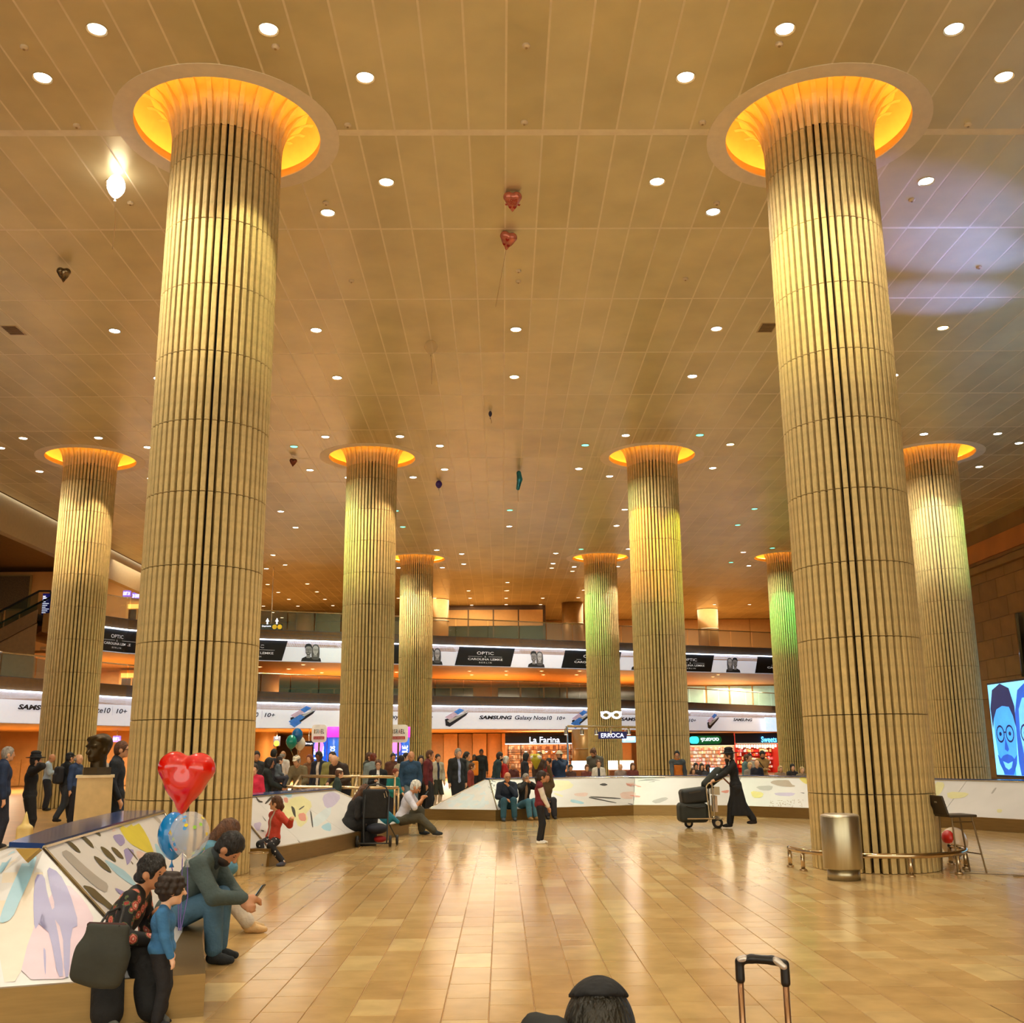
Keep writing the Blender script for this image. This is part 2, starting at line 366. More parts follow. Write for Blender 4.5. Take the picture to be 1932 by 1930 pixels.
# light grid above the panels, cut round the columns in coarse cells
for i in range(-32, 37):
    for j in range(-10, 22):
        x0, x1 = .125+PW*i, .125+PW*(i+1); y0, y1 = CY0+PL*j, CY0+PL*(j+1)
        q, _ = clip_quads(x0, x1, y0, y1)
        for p in q: ce.add([(a, c, CH-.0095) for a, c in p], [tuple(range(len(p)))[::-1]])
ceil = struct(ce.build('ceiling', grid_m))
pan = []
for i in range(-32, 37):
    for j in range(-10, 22):
        x0, x1 = .125+PW*i, .125+PW*(i+1); y0, y1 = CY0+PL*j, CY0+PL*(j+1)
        gy0 = .09 if j == 0 else .035; gy1 = .09 if j == -1 else .035
        pan.append((x0+.017, x1-.017, y0+gy0, y1-gy1))
def pvis(p): return any(inframe(x, y, CH) for x in p[:2] for y in p[2:])
pv = sorted([p for p in pan if pvis(p)], key=lambda p: p[2]); ph = [p for p in pan if not pvis(p)]
shared = {}
def panel_mb(p):
    q, cut = clip_quads(*p); b = MB(); zl = CH-.012
    for r in q:
        n = len(r); b.add([(x, y, zl) for x, y in r], [tuple(range(n))[::-1]])
    if not cut: x0, x1, y0, y1 = p; b.add([(x0, y0, zl), (x1, y0, zl), (x1, y1, zl), (x0, y1, zl), (x0, y0, CH), (x1, y0, CH), (x1, y1, CH), (x0, y1, CH)], [(0, 1, 5, 4), (1, 2, 6, 5), (2, 3, 7, 6), (3, 0, 4, 7)])
    return b, cut
for p in pv[:300]:
    b, cut = panel_mb(p)
    if cut: b.build('ceiling_panel', CPM, ceil)
    else:
        key = (round(p[1]-p[0], 3), round(p[3]-p[2], 3))
        if key not in shared:
            bb, _ = panel_mb((0, p[1]-p[0], 0, p[3]-p[2])); 
            shared[key] = MB().add(bb.v, bb.f).mesh('ceiling_panel', CPM)
        obj('ceiling_panel', shared[key], ceil, (p[0], p[2], 0))
b = MB()
for p in pv[300:]+ph:
    bb, _ = panel_mb(p); b.add(bb.v, bb.f)
tag(b.build('panel_field', CPS, ceil), 'gold metal ceiling panels over the far end of the hall', kind='stuff')
# ------------------------------------------------------------------ columns
stone = mat('fluted_stone', (203, 177, 118), .75, var=.14, scale=9, bump=.35, rnd=.05, coord='Object')
stone_far = mat('fluted_stone_far', (203, 177, 118), .75, var=.12, scale=6)
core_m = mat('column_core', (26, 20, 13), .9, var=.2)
ring_m = mat('column_ceiling_ring', (246, 232, 204), .5, var=.04)
cove_m = mat('cove_plaster', (252, 214, 132), .6, var=.04)
cove_g = glow('cove_light', (255, 196, 84), 14.0)
NS = 48; R1 = .894; R0 = .645
def slat(mb, ang, z0, z1, w0=.036, w1=.037):
    ca, sa = math.cos(ang), math.sin(ang); c = .008
    pr = [(R0, -w0), (R1-c, -w1), (R1, -w1+c), (R1, w1-c), (R1-c, w1), (R0, w0)]; n = 6
    P = [(r*ca-t*sa, r*sa+t*ca) for r, t in pr]
    mb.add([(x, y, z0) for x, y in P]+[(x, y, z1) for x, y in P], [tuple(range(n))[::-1], tuple(range(n, 2*n))]+[(i, (i+1) % n, (i+1) % n+n, i+n) for i in range(n)])
ZJ = [max(0, k*DRUM-.05) for k in range(11)]+[11.52]
def flare_fin(mb, ang, w=.034):
    ca, sa = math.cos(ang), math.sin(ang); pts = []
    for i in range(9):
        t = i/8*PI/2; pts.append((.86+.55*(1-math.cos(t)), 11.52+.95*math.sin(t)))
    vs = []; fs = []
    for i, (r, z) in enumerate(pts):
        ww = w+.010*i/8
        for rr, tt in ((r+.035, -ww), (r+.035, ww), (r-.19, ww), (r-.19, -ww)): vs.append((rr*ca-tt*sa, rr*sa+tt*ca, z))
    for i in range(len(pts)-1):
        for j in range(4): fs.append((i*4+j, i*4+(j+1) % 4, i*4+4+(j+1) % 4, i*4+4+j))
    mb.add(vs, fs)
# parts shared by all columns
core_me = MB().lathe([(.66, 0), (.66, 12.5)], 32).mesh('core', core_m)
drum_me = {}
for k in range(11):
    h = round(ZJ[k+1]-ZJ[k], 4)
    if h not in drum_me:
        b = MB(); [slat(b, 2*PI*(s+.5)/NS, .006, h-.006) for s in range(NS)]; drum_me[h] = b.mesh('stone_drum', stone_far)
b = MB()
for s in range(NS):
    if s % 2: flare_fin(b, 2*PI*(s+.5)/NS)
    else: slat(b, 2*PI*(s+.5)/NS, 11.52, 12.6)
flare_me = b.mesh('flared_capital', mat('capital_stone', (226, 196, 136), .7, var=.08, scale=7))
b = MB().lathe([(.80, 11.6), (.83, 11.8), (.92, 12.1), (1.10, 12.32), (1.30, 12.44)], 48, cap=False)
flare_in_me = b.mesh('capital_core', cove_m, True)
b = MB(); n = 64
prof = [(RI, CH-.02), (RO, CH-.02), (RO, CH-.005), (RI, CH+.0)]
for i in range(4):
    r0, z0 = prof[i]; r1, z1 = prof[(i+1) % 4]
    b.add([(r0*math.cos(2*PI*j/n), r0*math.sin(2*PI*j/n), z0) for j in range(n)]+[(r1*math.cos(2*PI*j/n), r1*math.sin(2*PI*j/n), z1) for j in range(n)], [(j, (j+1) % n, n+(j+1) % n, n+j) for j in range(n)])
ring_me = b.mesh('ceiling_ring', ring_m)
cove_me = MB().lathe([(RI+.002, CH-.015), (RI+.002, CH+.14), (RI+.30, CH+.14), (RI+.30, CH+.45), (1.45, CH+.85), (.7, CH+.9)], 64, cap=False).mesh('cove', cove_m, True)
lt = MB().tube([(1.70*math.cos(2*PI*j/48), 1.70*math.sin(2*PI*j/48), CH+.175) for j in range(48)], .022, 6, closed=True).mesh('cove_lamp', cove_g)
clabels = ['fluted stone column nearest on the left, behind the red heart balloon', 'fluted stone column nearest on the right, with a steel bin at its foot',
 'fluted stone column behind the bronze bust, at the far left', 'fluted stone column between the two information totems', 'fluted stone column lit orange and yellow, behind the curved white barrier',
 'fluted stone column at the far right, beside the blue video screen', 'distant fluted column hidden behind the nearest left column', 'distant fluted column right of the information totems, lit white', 'distant fluted column lit green and white, under the spectacles sign', 'distant fluted column with a green band of light, beside the sweets shop']
for ci, (cx, cy) in enumerate(COLS):
    c = thing('stone_column', clabels[ci], 'column', (cx, cy, 0), 0, 'fluted stone columns of the hall')
    obj('core', core_me, c)
    if ci < 2:
        face = math.atan2(-cy, -cx); lo = 0; rest = MB(); sl = {}
        for s in range(NS):
            a = 2*PI*(s+.5)/NS; d = (a-face+PI) % (2*PI)-PI; near = abs(d) < math.radians(98)
            for k in range(11):
                if near:
                    h = round(ZJ[k+1]-ZJ[k], 4)
                    if h not in sl:
                        bb = MB(); slat(bb, 0, .006, h-.006); sl[h] = bb.mesh('stone_flute', stone)
                    obj('stone_flute', sl[h], c, (0, 0, ZJ[k]), (0, 0, a))
                else: slat(rest, a, ZJ[k]+.006, ZJ[k+1]-.006)
        tag(obj('rear_flutes', rest.mesh('rear_flutes', stone_far), c), kind='stuff')
    else:
        for k in range(11): obj('stone_drum', drum_me[round(ZJ[k+1]-ZJ[k], 4)], c, (0, 0, ZJ[k]))
    obj('flared_capital', flare_me, c); obj('capital_core', flare_in_me, c); tag(obj('ceiling_ring', ring_me, c), 'flat white ring round the column head')
    cv = obj('cove', cove_me, c); cv['label'] = 'glowing orange recess above the column head'; obj('cove_lamp', lt, cv)
# ------------------------------------------------------------------ outer walls
wallstone = mat('wall_stone', (150, 112, 56), .7, var=.16, scale=.8)
wallorange = mat('wall_stone_warm', (196, 122, 48), .65, var=.14, scale=.7)
wr = struct(MB().bbox(XR, XR+.4, -16, 95, 0, 12.6).build('wall_right', wallstone))
# stone courses in view on the right wall, each its own block
cm = {}
rw = random.Random(5)
for r in range(12):
    z0 = .3+r*.9; y = 36.+(r % 2)*.9
    while y < 74:
        if 'b' not in cm: cm['b'] = MB().bbox(-.04, 0, .012, 1.788, .01, .885).mesh('stone_block', mat('wall_block', (150, 110, 52), .72, var=.14, scale=1.2, rnd=.10, coord='Object'))
        obj('stone_block', cm['b'], wr, (XR, y, z0)); y += 1.8
MB().bbox(XR-.14, XR, -16, 88, 10.35, 11.2).build('upper_band', wallorange, wr)
MB().bbox(XR-.30, XR, -16, 88, 9.75, 10.05).build('ledge', wallstone, wr)
wf = struct(MB().bbox(-46, 46, 88, 88.4, 0, 12.6).build('wall_far', mat('far_wall', (196, 140, 66), .6, var=.1, scale=.5)))
wl = struct(MB().bbox(-40, -39.6, -16, 88, 0, 12.6).build('wall_left', wallstone))
bk = struct(MB().bbox(XL-.35, XL, -16, 88, 10.45, CH).build('trim_1', mat('bulkhead', (188, 168, 130), .55, var=.04)))
b = MB().bbox(-40, XL-.35, -16, 88, 12.3, 12.45); struct(b.build('ceiling_void', mat('void_ceiling', (120, 96, 60), .7)))
# ------------------------------------------------------------------ sloping printed barriers round the sunken square
from mathutils.bvhtree import BVHTree
white_p = mat('printed_panel', (204, 198, 192), .35, var=.03, scale=2, emit=.05)
steel_p = mat('brushed_plinth', (150, 122, 74), .32, metal=.75, var=.08, scale=3, stretch=(1, 1, 12))
steel = mat('stainless', (190, 180, 160), .22, metal=.95, var=.05)
blue_cap = mat('blue_glass_cap', (22, 62, 122), .12, var=.12, scale=2, spec=.8)
gold_tri = mat('gold_fold', (214, 178, 84), .25, metal=.6)
PC = {k: mat('print_'+k, c, .35, var=.06, scale=4, emit=.04) for k, c in dict(purple=(137, 129, 176), peach=(211, 194, 168), pink=(204, 172, 184), sky=(144, 184, 199), olive=(63, 55, 30), taupe=(161, 154, 146), yellow=(202, 184, 53), lilac=(177, 163, 190), black=(34, 32, 30), coral=(202, 129, 111), pale=(194, 202, 204), brown=(153, 129, 101), mint=(172, 199, 184), rose=(206, 176, 163), butter=(209, 201, 146)).items()}
PH = .262; CZ = .985
def barrier(label, P, C, D, Q, inset=.25, p0=None, q0=None):
    r = thing('printed_barrier', label, 'barrier', (*P[0], 0), 0, 'printed barriers round the sunken square')
    n = len(P)
    MB().prism(P+Q[::-1], 0, PH).build('plinth', steel_p, r)
    def ins(a, b, t): d = Vector(b)-Vector(a); d.normalize(); return (a[0]+d.x*t, a[1]+d.y*t)
    Pi = [ins(P[i], C[i], inset) for i in range(n)]; Qi = [ins(Q[i], D[i], .15) for i in range(n)]
    Pi[0] = ins(Pi[0], P[1], .06); Qi[0] = ins(Qi[0], Q[1], .06); Pi[-1] = ins(Pi[-1], P[-2], .06); Qi[-1] = ins(Qi[-1], Q[-2], .06)
    if p0: Pi[0] = p0
    if q0: Qi[0] = q0
    faces = []
    def slab(a, b, c, d, nm='print_panel'):      # a,b low edge  c,d top edge
        A, B, Cc, Dd = (np.array(x, float) for x in (a, b, c, d)); nr = np.cross(B-A, Dd-A); nr /= np.linalg.norm(nr); k = 4
        g = [[(A*(1-s)+B*s)*(1-t)+(Dd*(1-s)+Cc*s)*t for s in np.linspace(.002, .998, k+1)] for t in np.linspace(0, 1, k+1)]
        vs = [p for row in g for p in row]; nv = len(vs); fs = [(i*(k+1)+j, i*(k+1)+j+1, (i+1)*(k+1)+j+1, (i+1)*(k+1)+j) for i in range(k) for j in range(k)]
        low = [p-nr*.02 for p in vs]; ring = [(0, k), (k, (k+1)*(k+1)-1), ((k+1)*(k+1)-1, k*(k+1)), (k*(k+1), 0)]
        mb = MB().add(vs+low, fs+[(a_, a_+nv, b_+nv, b_) for a_, b_ in ring])
        faces.append(mb); return mb.build(nm, white_p, r)
    for i in range(n-1): slab((*Pi[i], PH), (*Pi[i+1], PH), (*C[i+1], CZ-.03), (*C[i], CZ-.03))
    for i in range(n-1): slab((*Qi[i+1], PH), (*Qi[i], PH), (*D[i], CZ-.03), (*D[i+1], CZ-.03))
    slab((*Qi[0], PH), (*Pi[0], PH), (*C[0], CZ-.03), (*D[0], CZ-.03))
    slab((*Pi[-1], PH), (*Qi[-1], PH), (*D[-1], CZ-.03), (*C[-1], CZ-.03))
    MB().prism(C+D[::-1], CZ-.028, CZ+.012).build('glass_cap', blue_cap, r)
    mb = MB().tube([(*p, CZ-.02) for p in C], .018, 6).tube([(*p, CZ-.02) for p in D], .018, 6); mb.build('cap_edge', steel, r)
    for a, c in ((Pi[0], C[0]), (Qi[0], D[0]), (Pi[-1], C[-1])): MB().tube([(*a, PH+.004), (*c, CZ-.03)], .016, 6).build('hip_trim', steel, r)
    V = []; F = []
    for mb in faces: F += [tuple(i+len(V) for i in f) for f in mb.f]; V += mb.v
    return r, BVHTree.FromPolygons(V, F), V
def px_print(r, bvh, polys, colr, lift=.004, name='printed_stroke', cut=2):
    """flat print: outlines laid on the sloping panels (each outline sits on the panel's surface)"""
    for poly in polys:
        for _ in range(1 if cut else 0):          # round the brush strokes off
            poly = [q for i in range(len(poly)) for a, b in [(poly[i], poly[(i+1) % len(poly)])] for q in ((a[0]*.78+b[0]*.22, a[1]*.78+b[1]*.22), (a[0]*.22+b[0]*.78, a[1]*.22+b[1]*.78))]
        bm = bmesh.new(); vs = [bm.verts.new((x, y, 0)) for x, y in poly]
        try: bm.faces.new(vs)
        except Exception: bm.free(); continue
        bmesh.ops.triangulate(bm, faces=bm.faces[:]); bmesh.ops.subdivide_edges(bm, edges=bm.edges[:], cuts=cut, use_grid_fill=True)
        bm.verts.ensure_lookup_table(); P = []; ok = True
        for v in bm.verts:
            d = ray(v.co.x, v.co.y); h = bvh.ray_cast(Vector(CP), Vector(d))
            if h[0] is None: P.append(None); continue
            nr = h[1]; nr = nr if nr.dot(Vector(d)) < 0 else -nr
            P.append(tuple(h[0]+nr*lift))
        F = [tuple(v.index for v in f.verts) for f in bm.faces]; bm.verts.index_update()
        F = [f for f in ([tuple(v.index for v in f.verts) for f in bm.faces]) if all(P[i] is not None for i in f)]
        bm.free()
        while F:                                    # one object for each connected piece
            grp = {F[0]}; vsx = set(F[0]); grown = True
            while grown:
                grown = False
                for f in F:
                    if f not in grp and vsx & set(f): grp.add(f); vsx |= set(f); grown = True
            F = [f for f in F if f not in grp]; ids = sorted(vsx); mp = {v: i for i, v in enumerate(ids)}
            MB().add([P[i] for i in ids], [tuple(mp[i] for i in f) for f in grp]).build(name, PC[colr], r)
def crop(ox, oy, s, *polys): return [[(ox+x*s, oy+y*s) for x, y in p] for p in polys]
A_, bA, _v = barrier('printed barrier nearest the camera, where the woman with the tote bag sits',
    [(-1.97, 7.47), (-2.42, 9.0), (-2.85, 10.8), (-3.25, 12.3), (-3.55, 13.3)], [(-3.64, 8.75), (-3.80, 10.0), (-3.96, 11.3), (-4.16, 13.0), (-4.24, 13.7)],
    [(-3.99, 8.9), (-4.32, 10.4), (-4.52, 11.5), (-4.70, 13.0), (-4.74, 13.6)], [(-5.5, 6.25), (-5.4, 9), (-5.4, 11), (-5.4, 12.6), (-5.4, 13.6)], p0=(-2.27, 7.42), q0=(-5.35, 6.36))
S = .2228
px_print(A_, bA, crop(0, 1500, S, [(0, 700), (100, 540), (330, 520), (420, 900), (160, 1580), (0, 1590)]), 'peach', .003, cut=5)
px_print(A_, bA, crop(0, 1500, S, [(160, 1570), (250, 1200), (420, 850), (560, 740), (720, 900), (810, 1080), (640, 1560)]), 'pink', .005, cut=5)
px_print(A_, bA, crop(0, 1500, S, [(300, 680), (375, 680), (400, 850), (480, 1100), (545, 1540), (490, 1550), (430, 1230), (350, 960), (340, 1080), (290, 1160), (280, 900)], [(395, 610), (500, 660), (590, 830), (670, 1110), (600, 1140), (585, 1550), (545, 1550), (530, 1150), (420, 1000), (470, 950), (420, 780)], [(365, 1290), (390, 1330), (385, 1560), (372, 1440)]), 'purple', .008, cut=4)
px_print(A_, bA, crop(0, 1500, S, [(320, 500), (280, 660), (170, 900), (100, 1060), (0, 1100), (0, 1030), (90, 800), (190, 580), (220, 510)], [(135, 480), (60, 600), (0, 680), (0, 600), (90, 490)]), 'sky', .008, cut=4)
px_print(A_, bA, crop(0, 1500, S, [(985, 210), (1130, 180), (1240, 330), (1315, 520), (1200, 470), (1080, 400), (1010, 290)]), 'yellow')
px_print(A_, bA, crop(0, 1500, S, [(880, 260), (985, 215), (1005, 290), (940, 320)], [(1150, 460), (1300, 530), (1280, 580), (1160, 540)], [(1180, 560), (1250, 640), (1190, 780), (1130, 700)]), 'rose', .0035)
px_print(A_, bA, crop(0, 1500, S, [(945, 345), (1030, 330), (1062, 400), (1020, 440), (980, 400)], [(1040, 450), (1150, 470), (1075, 612), (1060, 540)], [(968, 785), (1070, 830), (1102, 862), (1060, 885), (985, 815)]), 'purple', .005)
px_print(A_, bA, crop(0, 1500, S, [(510, 490), (570, 462), (700, 590), (830, 700), (920, 760), (900, 835), (800, 780), (600, 590)], [(1290, 180), (1340, 190), (1380, 260), (1330, 230)]), 'taupe')
px_print(A_, bA, crop(0, 1500, S, [(870, 540), (950, 580), (1080, 660), (1180, 800), (1060, 730), (960, 650)], [(1300, 390), (1390, 490), (1400, 560), (1330, 520)]), 'sky')
px_print(A_, bA, crop(0, 1500, S, [(553, 383), (600, 400), (655, 450), (687, 497), (640, 480), (580, 425)], [(640, 308), (700, 340), (770, 400), (799, 462), (750, 430), (680, 355)], [(838, 432), (900, 458), (960, 520), (982, 566), (965, 572), (880, 505)], [(935, 440), (980, 455), (1030, 510), (1050, 550), (1000, 530), (950, 475)], [(788, 515), (840, 540), (910, 600), (950, 672), (860, 620), (800, 545)], [(740, 285), (775, 288), (800, 342), (770, 325)], [(790, 255), (830, 290), (858, 362), (810, 330), (770, 270)], [(690, 765), (780, 785), (850, 850), (1000, 985), (975, 1040), (900, 950), (790, 880), (740, 820)], [(1100, 555), (1130, 590), (1115, 585)], [(1060, 430), (1130, 500), (1170, 560), (1150, 545)]), 'olive', .006)
tri = [aty(29, 1601, 8.55), aty(75, 1600, 8.5), aty(48, 1624, 8.2)]
mb = MB(); T = [np.array(t) for t in tri]; mb.add([t for t in T]+[t+np.array([0, .05, -.02]) for t in T], [(0, 1, 2), (5, 4, 3), (0, 3, 4, 1), (1, 4, 5, 2), (2, 5, 3, 0)]); tag(mb.build('gold_fold', gold_tri, A_), 'small gold triangle under the blue cap')
B_, bB, _v = barrier('printed barrier where the girl in the red hoodie leans',
    [(-3.55, 16.75), (-3.2, 17.9), (-2.72, 19.8), (-2.3, 21.8), (-1.98, 23.2)], [(-4.45, 17.75), (-4.22, 18.4), (-3.85, 19.55), (-3.5, 20.8), (-3.3, 21.45)],
    [(-4.85, 17.9), (-4.62, 18.5), (-4.3, 19.7), (-3.95, 20.95), (-3.75, 21.6)], [(-5.5, 17.1), (-5.3, 18.2), (-5.0, 20.0), (-4.6, 21.9), (-4.1, 23.6)], inset=.1)
S = .238
px_print(B_, bB, crop(440, 1350, S, [(300, 760), (520, 620), (640, 700), (560, 800), (420, 860)], [(480, 780), (560, 750), (600, 830), (520, 900)]), 'butter', .003)
px_print(B_, bB, crop(440, 1350, S, [(700, 640), (780, 600), (860, 640), (800, 720), (730, 740)], [(150, 860), (230, 840), (200, 930)]), 'lilac', .004)
px_print(B_, bB, crop(440, 1350, S, [(620, 820), (780, 700), (770, 800), (640, 900)]), 'pale', .003)
px_print(B_, bB, crop(440, 1350, S, [(690, 880), (770, 840), (780, 920), (720, 910)], [(380, 620), (480, 610), (450, 660)]), 'sky', .004)
px_print(B_, bB, crop(440, 1350, S, [(395, 655), (430, 650), (435, 695), (405, 690)], [(510, 780), (570, 770), (580, 840), (525, 835)]), 'coral', .005)
px_print(B_, bB, crop(440, 1350, S, [(170, 630), (205, 675), (235, 682), (230, 692), (195, 688)], [(245, 700), (300, 640), (320, 645), (260, 705)], [(455, 712), (490, 740), (496, 818), (470, 780)], [(515, 745), (560, 715), (565, 722), (525, 752)], [(608, 745), (622, 780), (634, 888), (624, 888), (612, 800)], [(220, 785), (262, 838), (255, 838)], [(218, 908), (245, 912), (240, 924), (222, 918)], [(500, 980), (530, 1008), (522, 1008)]), 'black', .006)
Cb_, bC, _v = barrier('long curved printed barrier across the far side of the square',
    [(-.16, 27.06), (1.4, 28.05), (3.5, 28.95), (5.94, 28.35), (7.6, 26.75), (9.5, 23.6), (10.5, 21.8), (12.2, 18.0)], [(-.33, 28.35), (.95, 29.15), (3.7, 30.05), (6.5, 29.3), (8.45, 27.35), (10.4, 24.1), (11.45, 22.2), (13.1, 18.4)],
    [(-.45, 28.75), (.8, 29.55), (3.75, 30.45), (6.75, 29.65), (8.8, 27.6), (10.75, 24.3), (11.8, 22.4), (13.5, 18.6)], [(-2.05, 27.85), (.3, 30.6), (3.8, 31.6), (7.3, 30.6), (9.6, 28.2), (11.6, 24.8), (12.7, 22.8), (14.4, 19)], inset=.1)
S3 = .20704
px_print(Cb_, bC, crop(800, 1350, S3, [(430, 620), (520, 590), (500, 640), (450, 650)]), 'sky')
px_print(Cb_, bC, crop(800, 1350, S3, [(120, 830), (500, 620), (560, 700), (610, 850)]), 'pale', .003)
px_print(Cb_, bC, crop(800, 1350, S3, [(260, 740), (400, 645), (410, 655), (290, 740)]), 'taupe', .005)
px_print(Cb_, bC, crop(800, 1350, S3, [(1180, 700), (1270, 730), (1260, 745), (1190, 720)], [(940, 620), (1300, 580), (1380, 650), (1200, 700)]), 'butter')
px_print(Cb_, bC, crop(800, 1350, S3, [(1360, 710), (1500, 700), (1480, 740), (1380, 735)], [(1840, 615), (1930, 612), (1930, 645), (1850, 640)], [(1780, 700), (1930, 690), (1930, 760), (1800, 760)]), 'rose', .004)
px_print(Cb_, bC, crop(800, 1350, S3, [(1340, 760), (1460, 790), (1450, 810), (1330, 790)]), 'sky', .004)
px_print(Cb_, bC, crop(800, 1350, S3, [(560+18*(i % 5)+rt.randint(-4, 4)+dx, 590+16*(i//5)+rt.randint(-3, 3)+dy) for dx, dy in ((0, 0), (9, 4), (8, 8), (0, 5))] and [] ), 'black')
dots = []
for i in range(34):
    x = 556+rt.random()*90; y = 590+rt.random()*110
    if x < 540+(y-560)*.35+30: x += 25
    dots.append([(x, y), (x+9, y+3), (x+8, y+7), (x-1, y+5)])
px_print(Cb_, bC, crop(800, 1350, S3, *dots), 'black', .006, cut=0)
px_print(Cb_, bC, crop(800, 1350, S3, [(1500, 735), (1790, 752), (1792, 762), (1530, 748)], [(1505, 742), (1760, 795), (1745, 800), (1500, 752)], [(1850, 798), (1900, 808), (1895, 814)], [(1590, 630), (1640, 615), (1680, 632), (1640, 645)]), 'black', .006)
S4 = .19669
px_print(Cb_, bC, crop(1180, 1350, S4, [(30, 595), (380, 597), (380, 602), (30, 603)], [(90, 632), (230, 612), (360, 625), (230, 620)], [(205, 640), (285, 632), (280, 637)], [(10, 842), (75, 850), (60, 856)], [(1670, 740), (1720, 742), (1715, 750)]), 'black', .006)
px_print(Cb_, bC, crop(1180, 1350, S4, [(1380, 645), (1430, 620), (1570, 618), (1560, 640), (1500, 655), (1630, 668), (1620, 688), (1480, 680)]), 'brown', .005)
px_print(Cb_, bC, crop(1180, 1350, S4, [(1660, 600), (1745, 600), (1745, 665), (1700, 640)], [(1200, 720), (1330, 740), (1310, 790), (1220, 790)]), 'yellow', .005)
px_print(Cb_, bC, crop(1180, 1350, S4, [(1420, 740), (1640, 740), (1600, 775), (1450, 770)]), 'lilac', .004)
px_print(Cb_, bC, crop(1180, 1350, S4, [(0, 640), (190, 690), (20, 680)], [(900, 730), (1000, 710), (980, 750)], [(0, 760), (150, 770), (130, 790)]), 'coral', .004)
px_print(Cb_, bC, crop(1180, 1350, S4, [(1240, 680), (1420, 670), (1400, 720), (1300, 720)], [(240, 820), (380, 780), (420, 800), (300, 850)]), 'taupe', .004)
dots = []
for i in range(60):
    x = 1380+rt.random()*340; y = 800+rt.random()*75
    dots.append([(x, y), (x+9, y+2), (x+8, y+6), (x-1, y+4)])
px_print(Cb_, bC, crop(1180, 1350, S4, *dots), 'brown', .006, cut=0)
S5 = .23395
px_print(Cb_, bC, crop(1480, 1400, S5, [(1212, 318), (1300, 330), (1260, 420), (1215, 440)], [(1310, 400), (1500, 410), (1450, 450), (1320, 460)], [(1715, 540), (1760, 545), (1750, 570), (1715, 570)]), 'butter', .004)
px_print(Cb_, bC, crop(1480, 1400, S5, [(1700, 368), (1715, 370), (1680, 420), (1665, 415)], [(1470, 590), (1515, 575), (1480, 598)]), 'taupe', .005)
# ------------------------------------------------------------------ two galleries at the far end
def hit(u, poly, v=1300):
    d = ray(u, v); t = np.array([d[0], d[1]]); best = None
    for a, b in zip(poly[:-1], poly[1:]):
        a = np.array(a); e = np.array(b)-a; M_ = np.array([[t[0], -e[0]], [t[1], -e[1]]])
        if abs(np.linalg.det(M_)) < 1e-9: continue
        k, s = np.linalg.solve(M_, a)
        if -1e-6 <= s <= 1+1e-6 and k > 0 and (best is None or k < best[0]): best = (k, a+e*s)
    return best[1]
LP = [(-20.4, 6.), (-20.3, 34.), (-20.2, 42.8), (-17.4, 49.4), (-12.5, 55.2), (-8.5, 58.2), (-3.8, 60.8), (1.0, 63.0), (6.1, 66.2), (12.7, 71.6), (20.0, 78.6), (22.5, 81.1)]
UP = [(-19.6, 48.6), (-18.2, 51.3), (-12.85, 55.9), (-8.8, 57.6), (-2.6, 60.2), (1.07, 61.7), (5.9, 63.7), (11.8, 66.3), (17.8, 68.7), (22.5, 70.5)]
slab_m = mat('gallery_steel', (120, 124, 128), .35, metal=.5, var=.06)
soffit_m = mat('gallery_soffit', (206, 158, 96), .5, var=.06)
floor_m = mat('gallery_floor', (180, 130, 70), .35, var=.08)
banner_w = mat('banner_white', (224, 226, 236), .5, var=.02, emit=.30)
banner_k = mat('banner_black', (18, 20, 22), .45, var=.05)
led = glow('led_strip', (205, 225, 255), 5.)
gl = glass('balustrade_glass', (150, 170, 150), .16)
ink = mat('ink_black', (16, 16, 20), .5, var=.02); inkw = mat('ink_white', (225, 225, 225), .5, var=.02, emit=.25)
def offs(poly, t):
    out = []
    for i, p in enumerate(poly):
        a = poly[max(0, i-1)]; b = poly[min(len(poly)-1, i+1)]; d = Vector((b[0]-a[0], b[1]-a[1])).normalized(); out.append((p[0]-d.y*t, p[1]+d.x*t))
    return out
def gallery(name, poly, z0, zt, zs, zr, back, mm):
    s = struct(MB().prism(poly+back, zt-.35, zs).build(name, floor_m))
    MB().prism(offs(poly, .1)+back, z0, z0+.12).build('soffit', soffit_m, s)
    MB().wall(poly, zt, zs+.02, .06).build('steel_band', slab_m, s)
    MB().wall(offs(poly, .04), z0, zt, .05).build('fascia', mat('fascia_back', (200, 200, 205), .5), s)
    ra = MB(); ra.tube([(*p, zr) for p in poly], .035, 6); ra.build('handrail', steel, s)
    for a, b in zip(poly[:-1], poly[1:]):
        L_ = math.dist(a, b); k = max(1, round(L_/1.6))
        for i in range(k):
            if L_ > 25: continue
            p = [a[j]+(b[j]-a[j])*(i/k+.006) for j in (0, 1)]; q = [a[j]+(b[j]-a[j])*((i+1)/k-.006) for j in (0, 1)]
            MB().wall([p, q], zs, zr-.03, .012).build('glass_pane', gl, s)
    return s
g1 = gallery('floor_gallery_lower', LP, 2.95, 4.25, 4.8, 5.75, [(22.9, 88), (-40, 88), (-40, 6)], 0)
g2 = gallery('floor_gallery_upper', UP, 6.45, 7.6, 8.12, 9.15, [(22.9, 88), (-23.4, 88), (-23.4, 50.6), (-21.3, 50.6), (-21.3, 48.8)], 0)
lb = thing('light_banner', 'long white lit banner with black phone lettering along the lower gallery', 'banner', (-8.5, 58.1, 2.95))
ub = thing('light_banner', 'long black and white eyewear banner along the upper gallery', 'banner', (-8.8, 57.5, 6.45))
for r, poly, z0, z1 in ((lb, LP, 2.97, 4.22), (ub, UP, 6.47, 7.57)):
    for a, b in zip(poly[:-1], poly[1:]):
        MB().wall([a, b], z0, z1, .03).build('banner_panel', banner_w, r)
    MB().tube([(*p, z1+.02) for p in offs(poly, -.10)], .03, 5).build('light_strip', led, r)
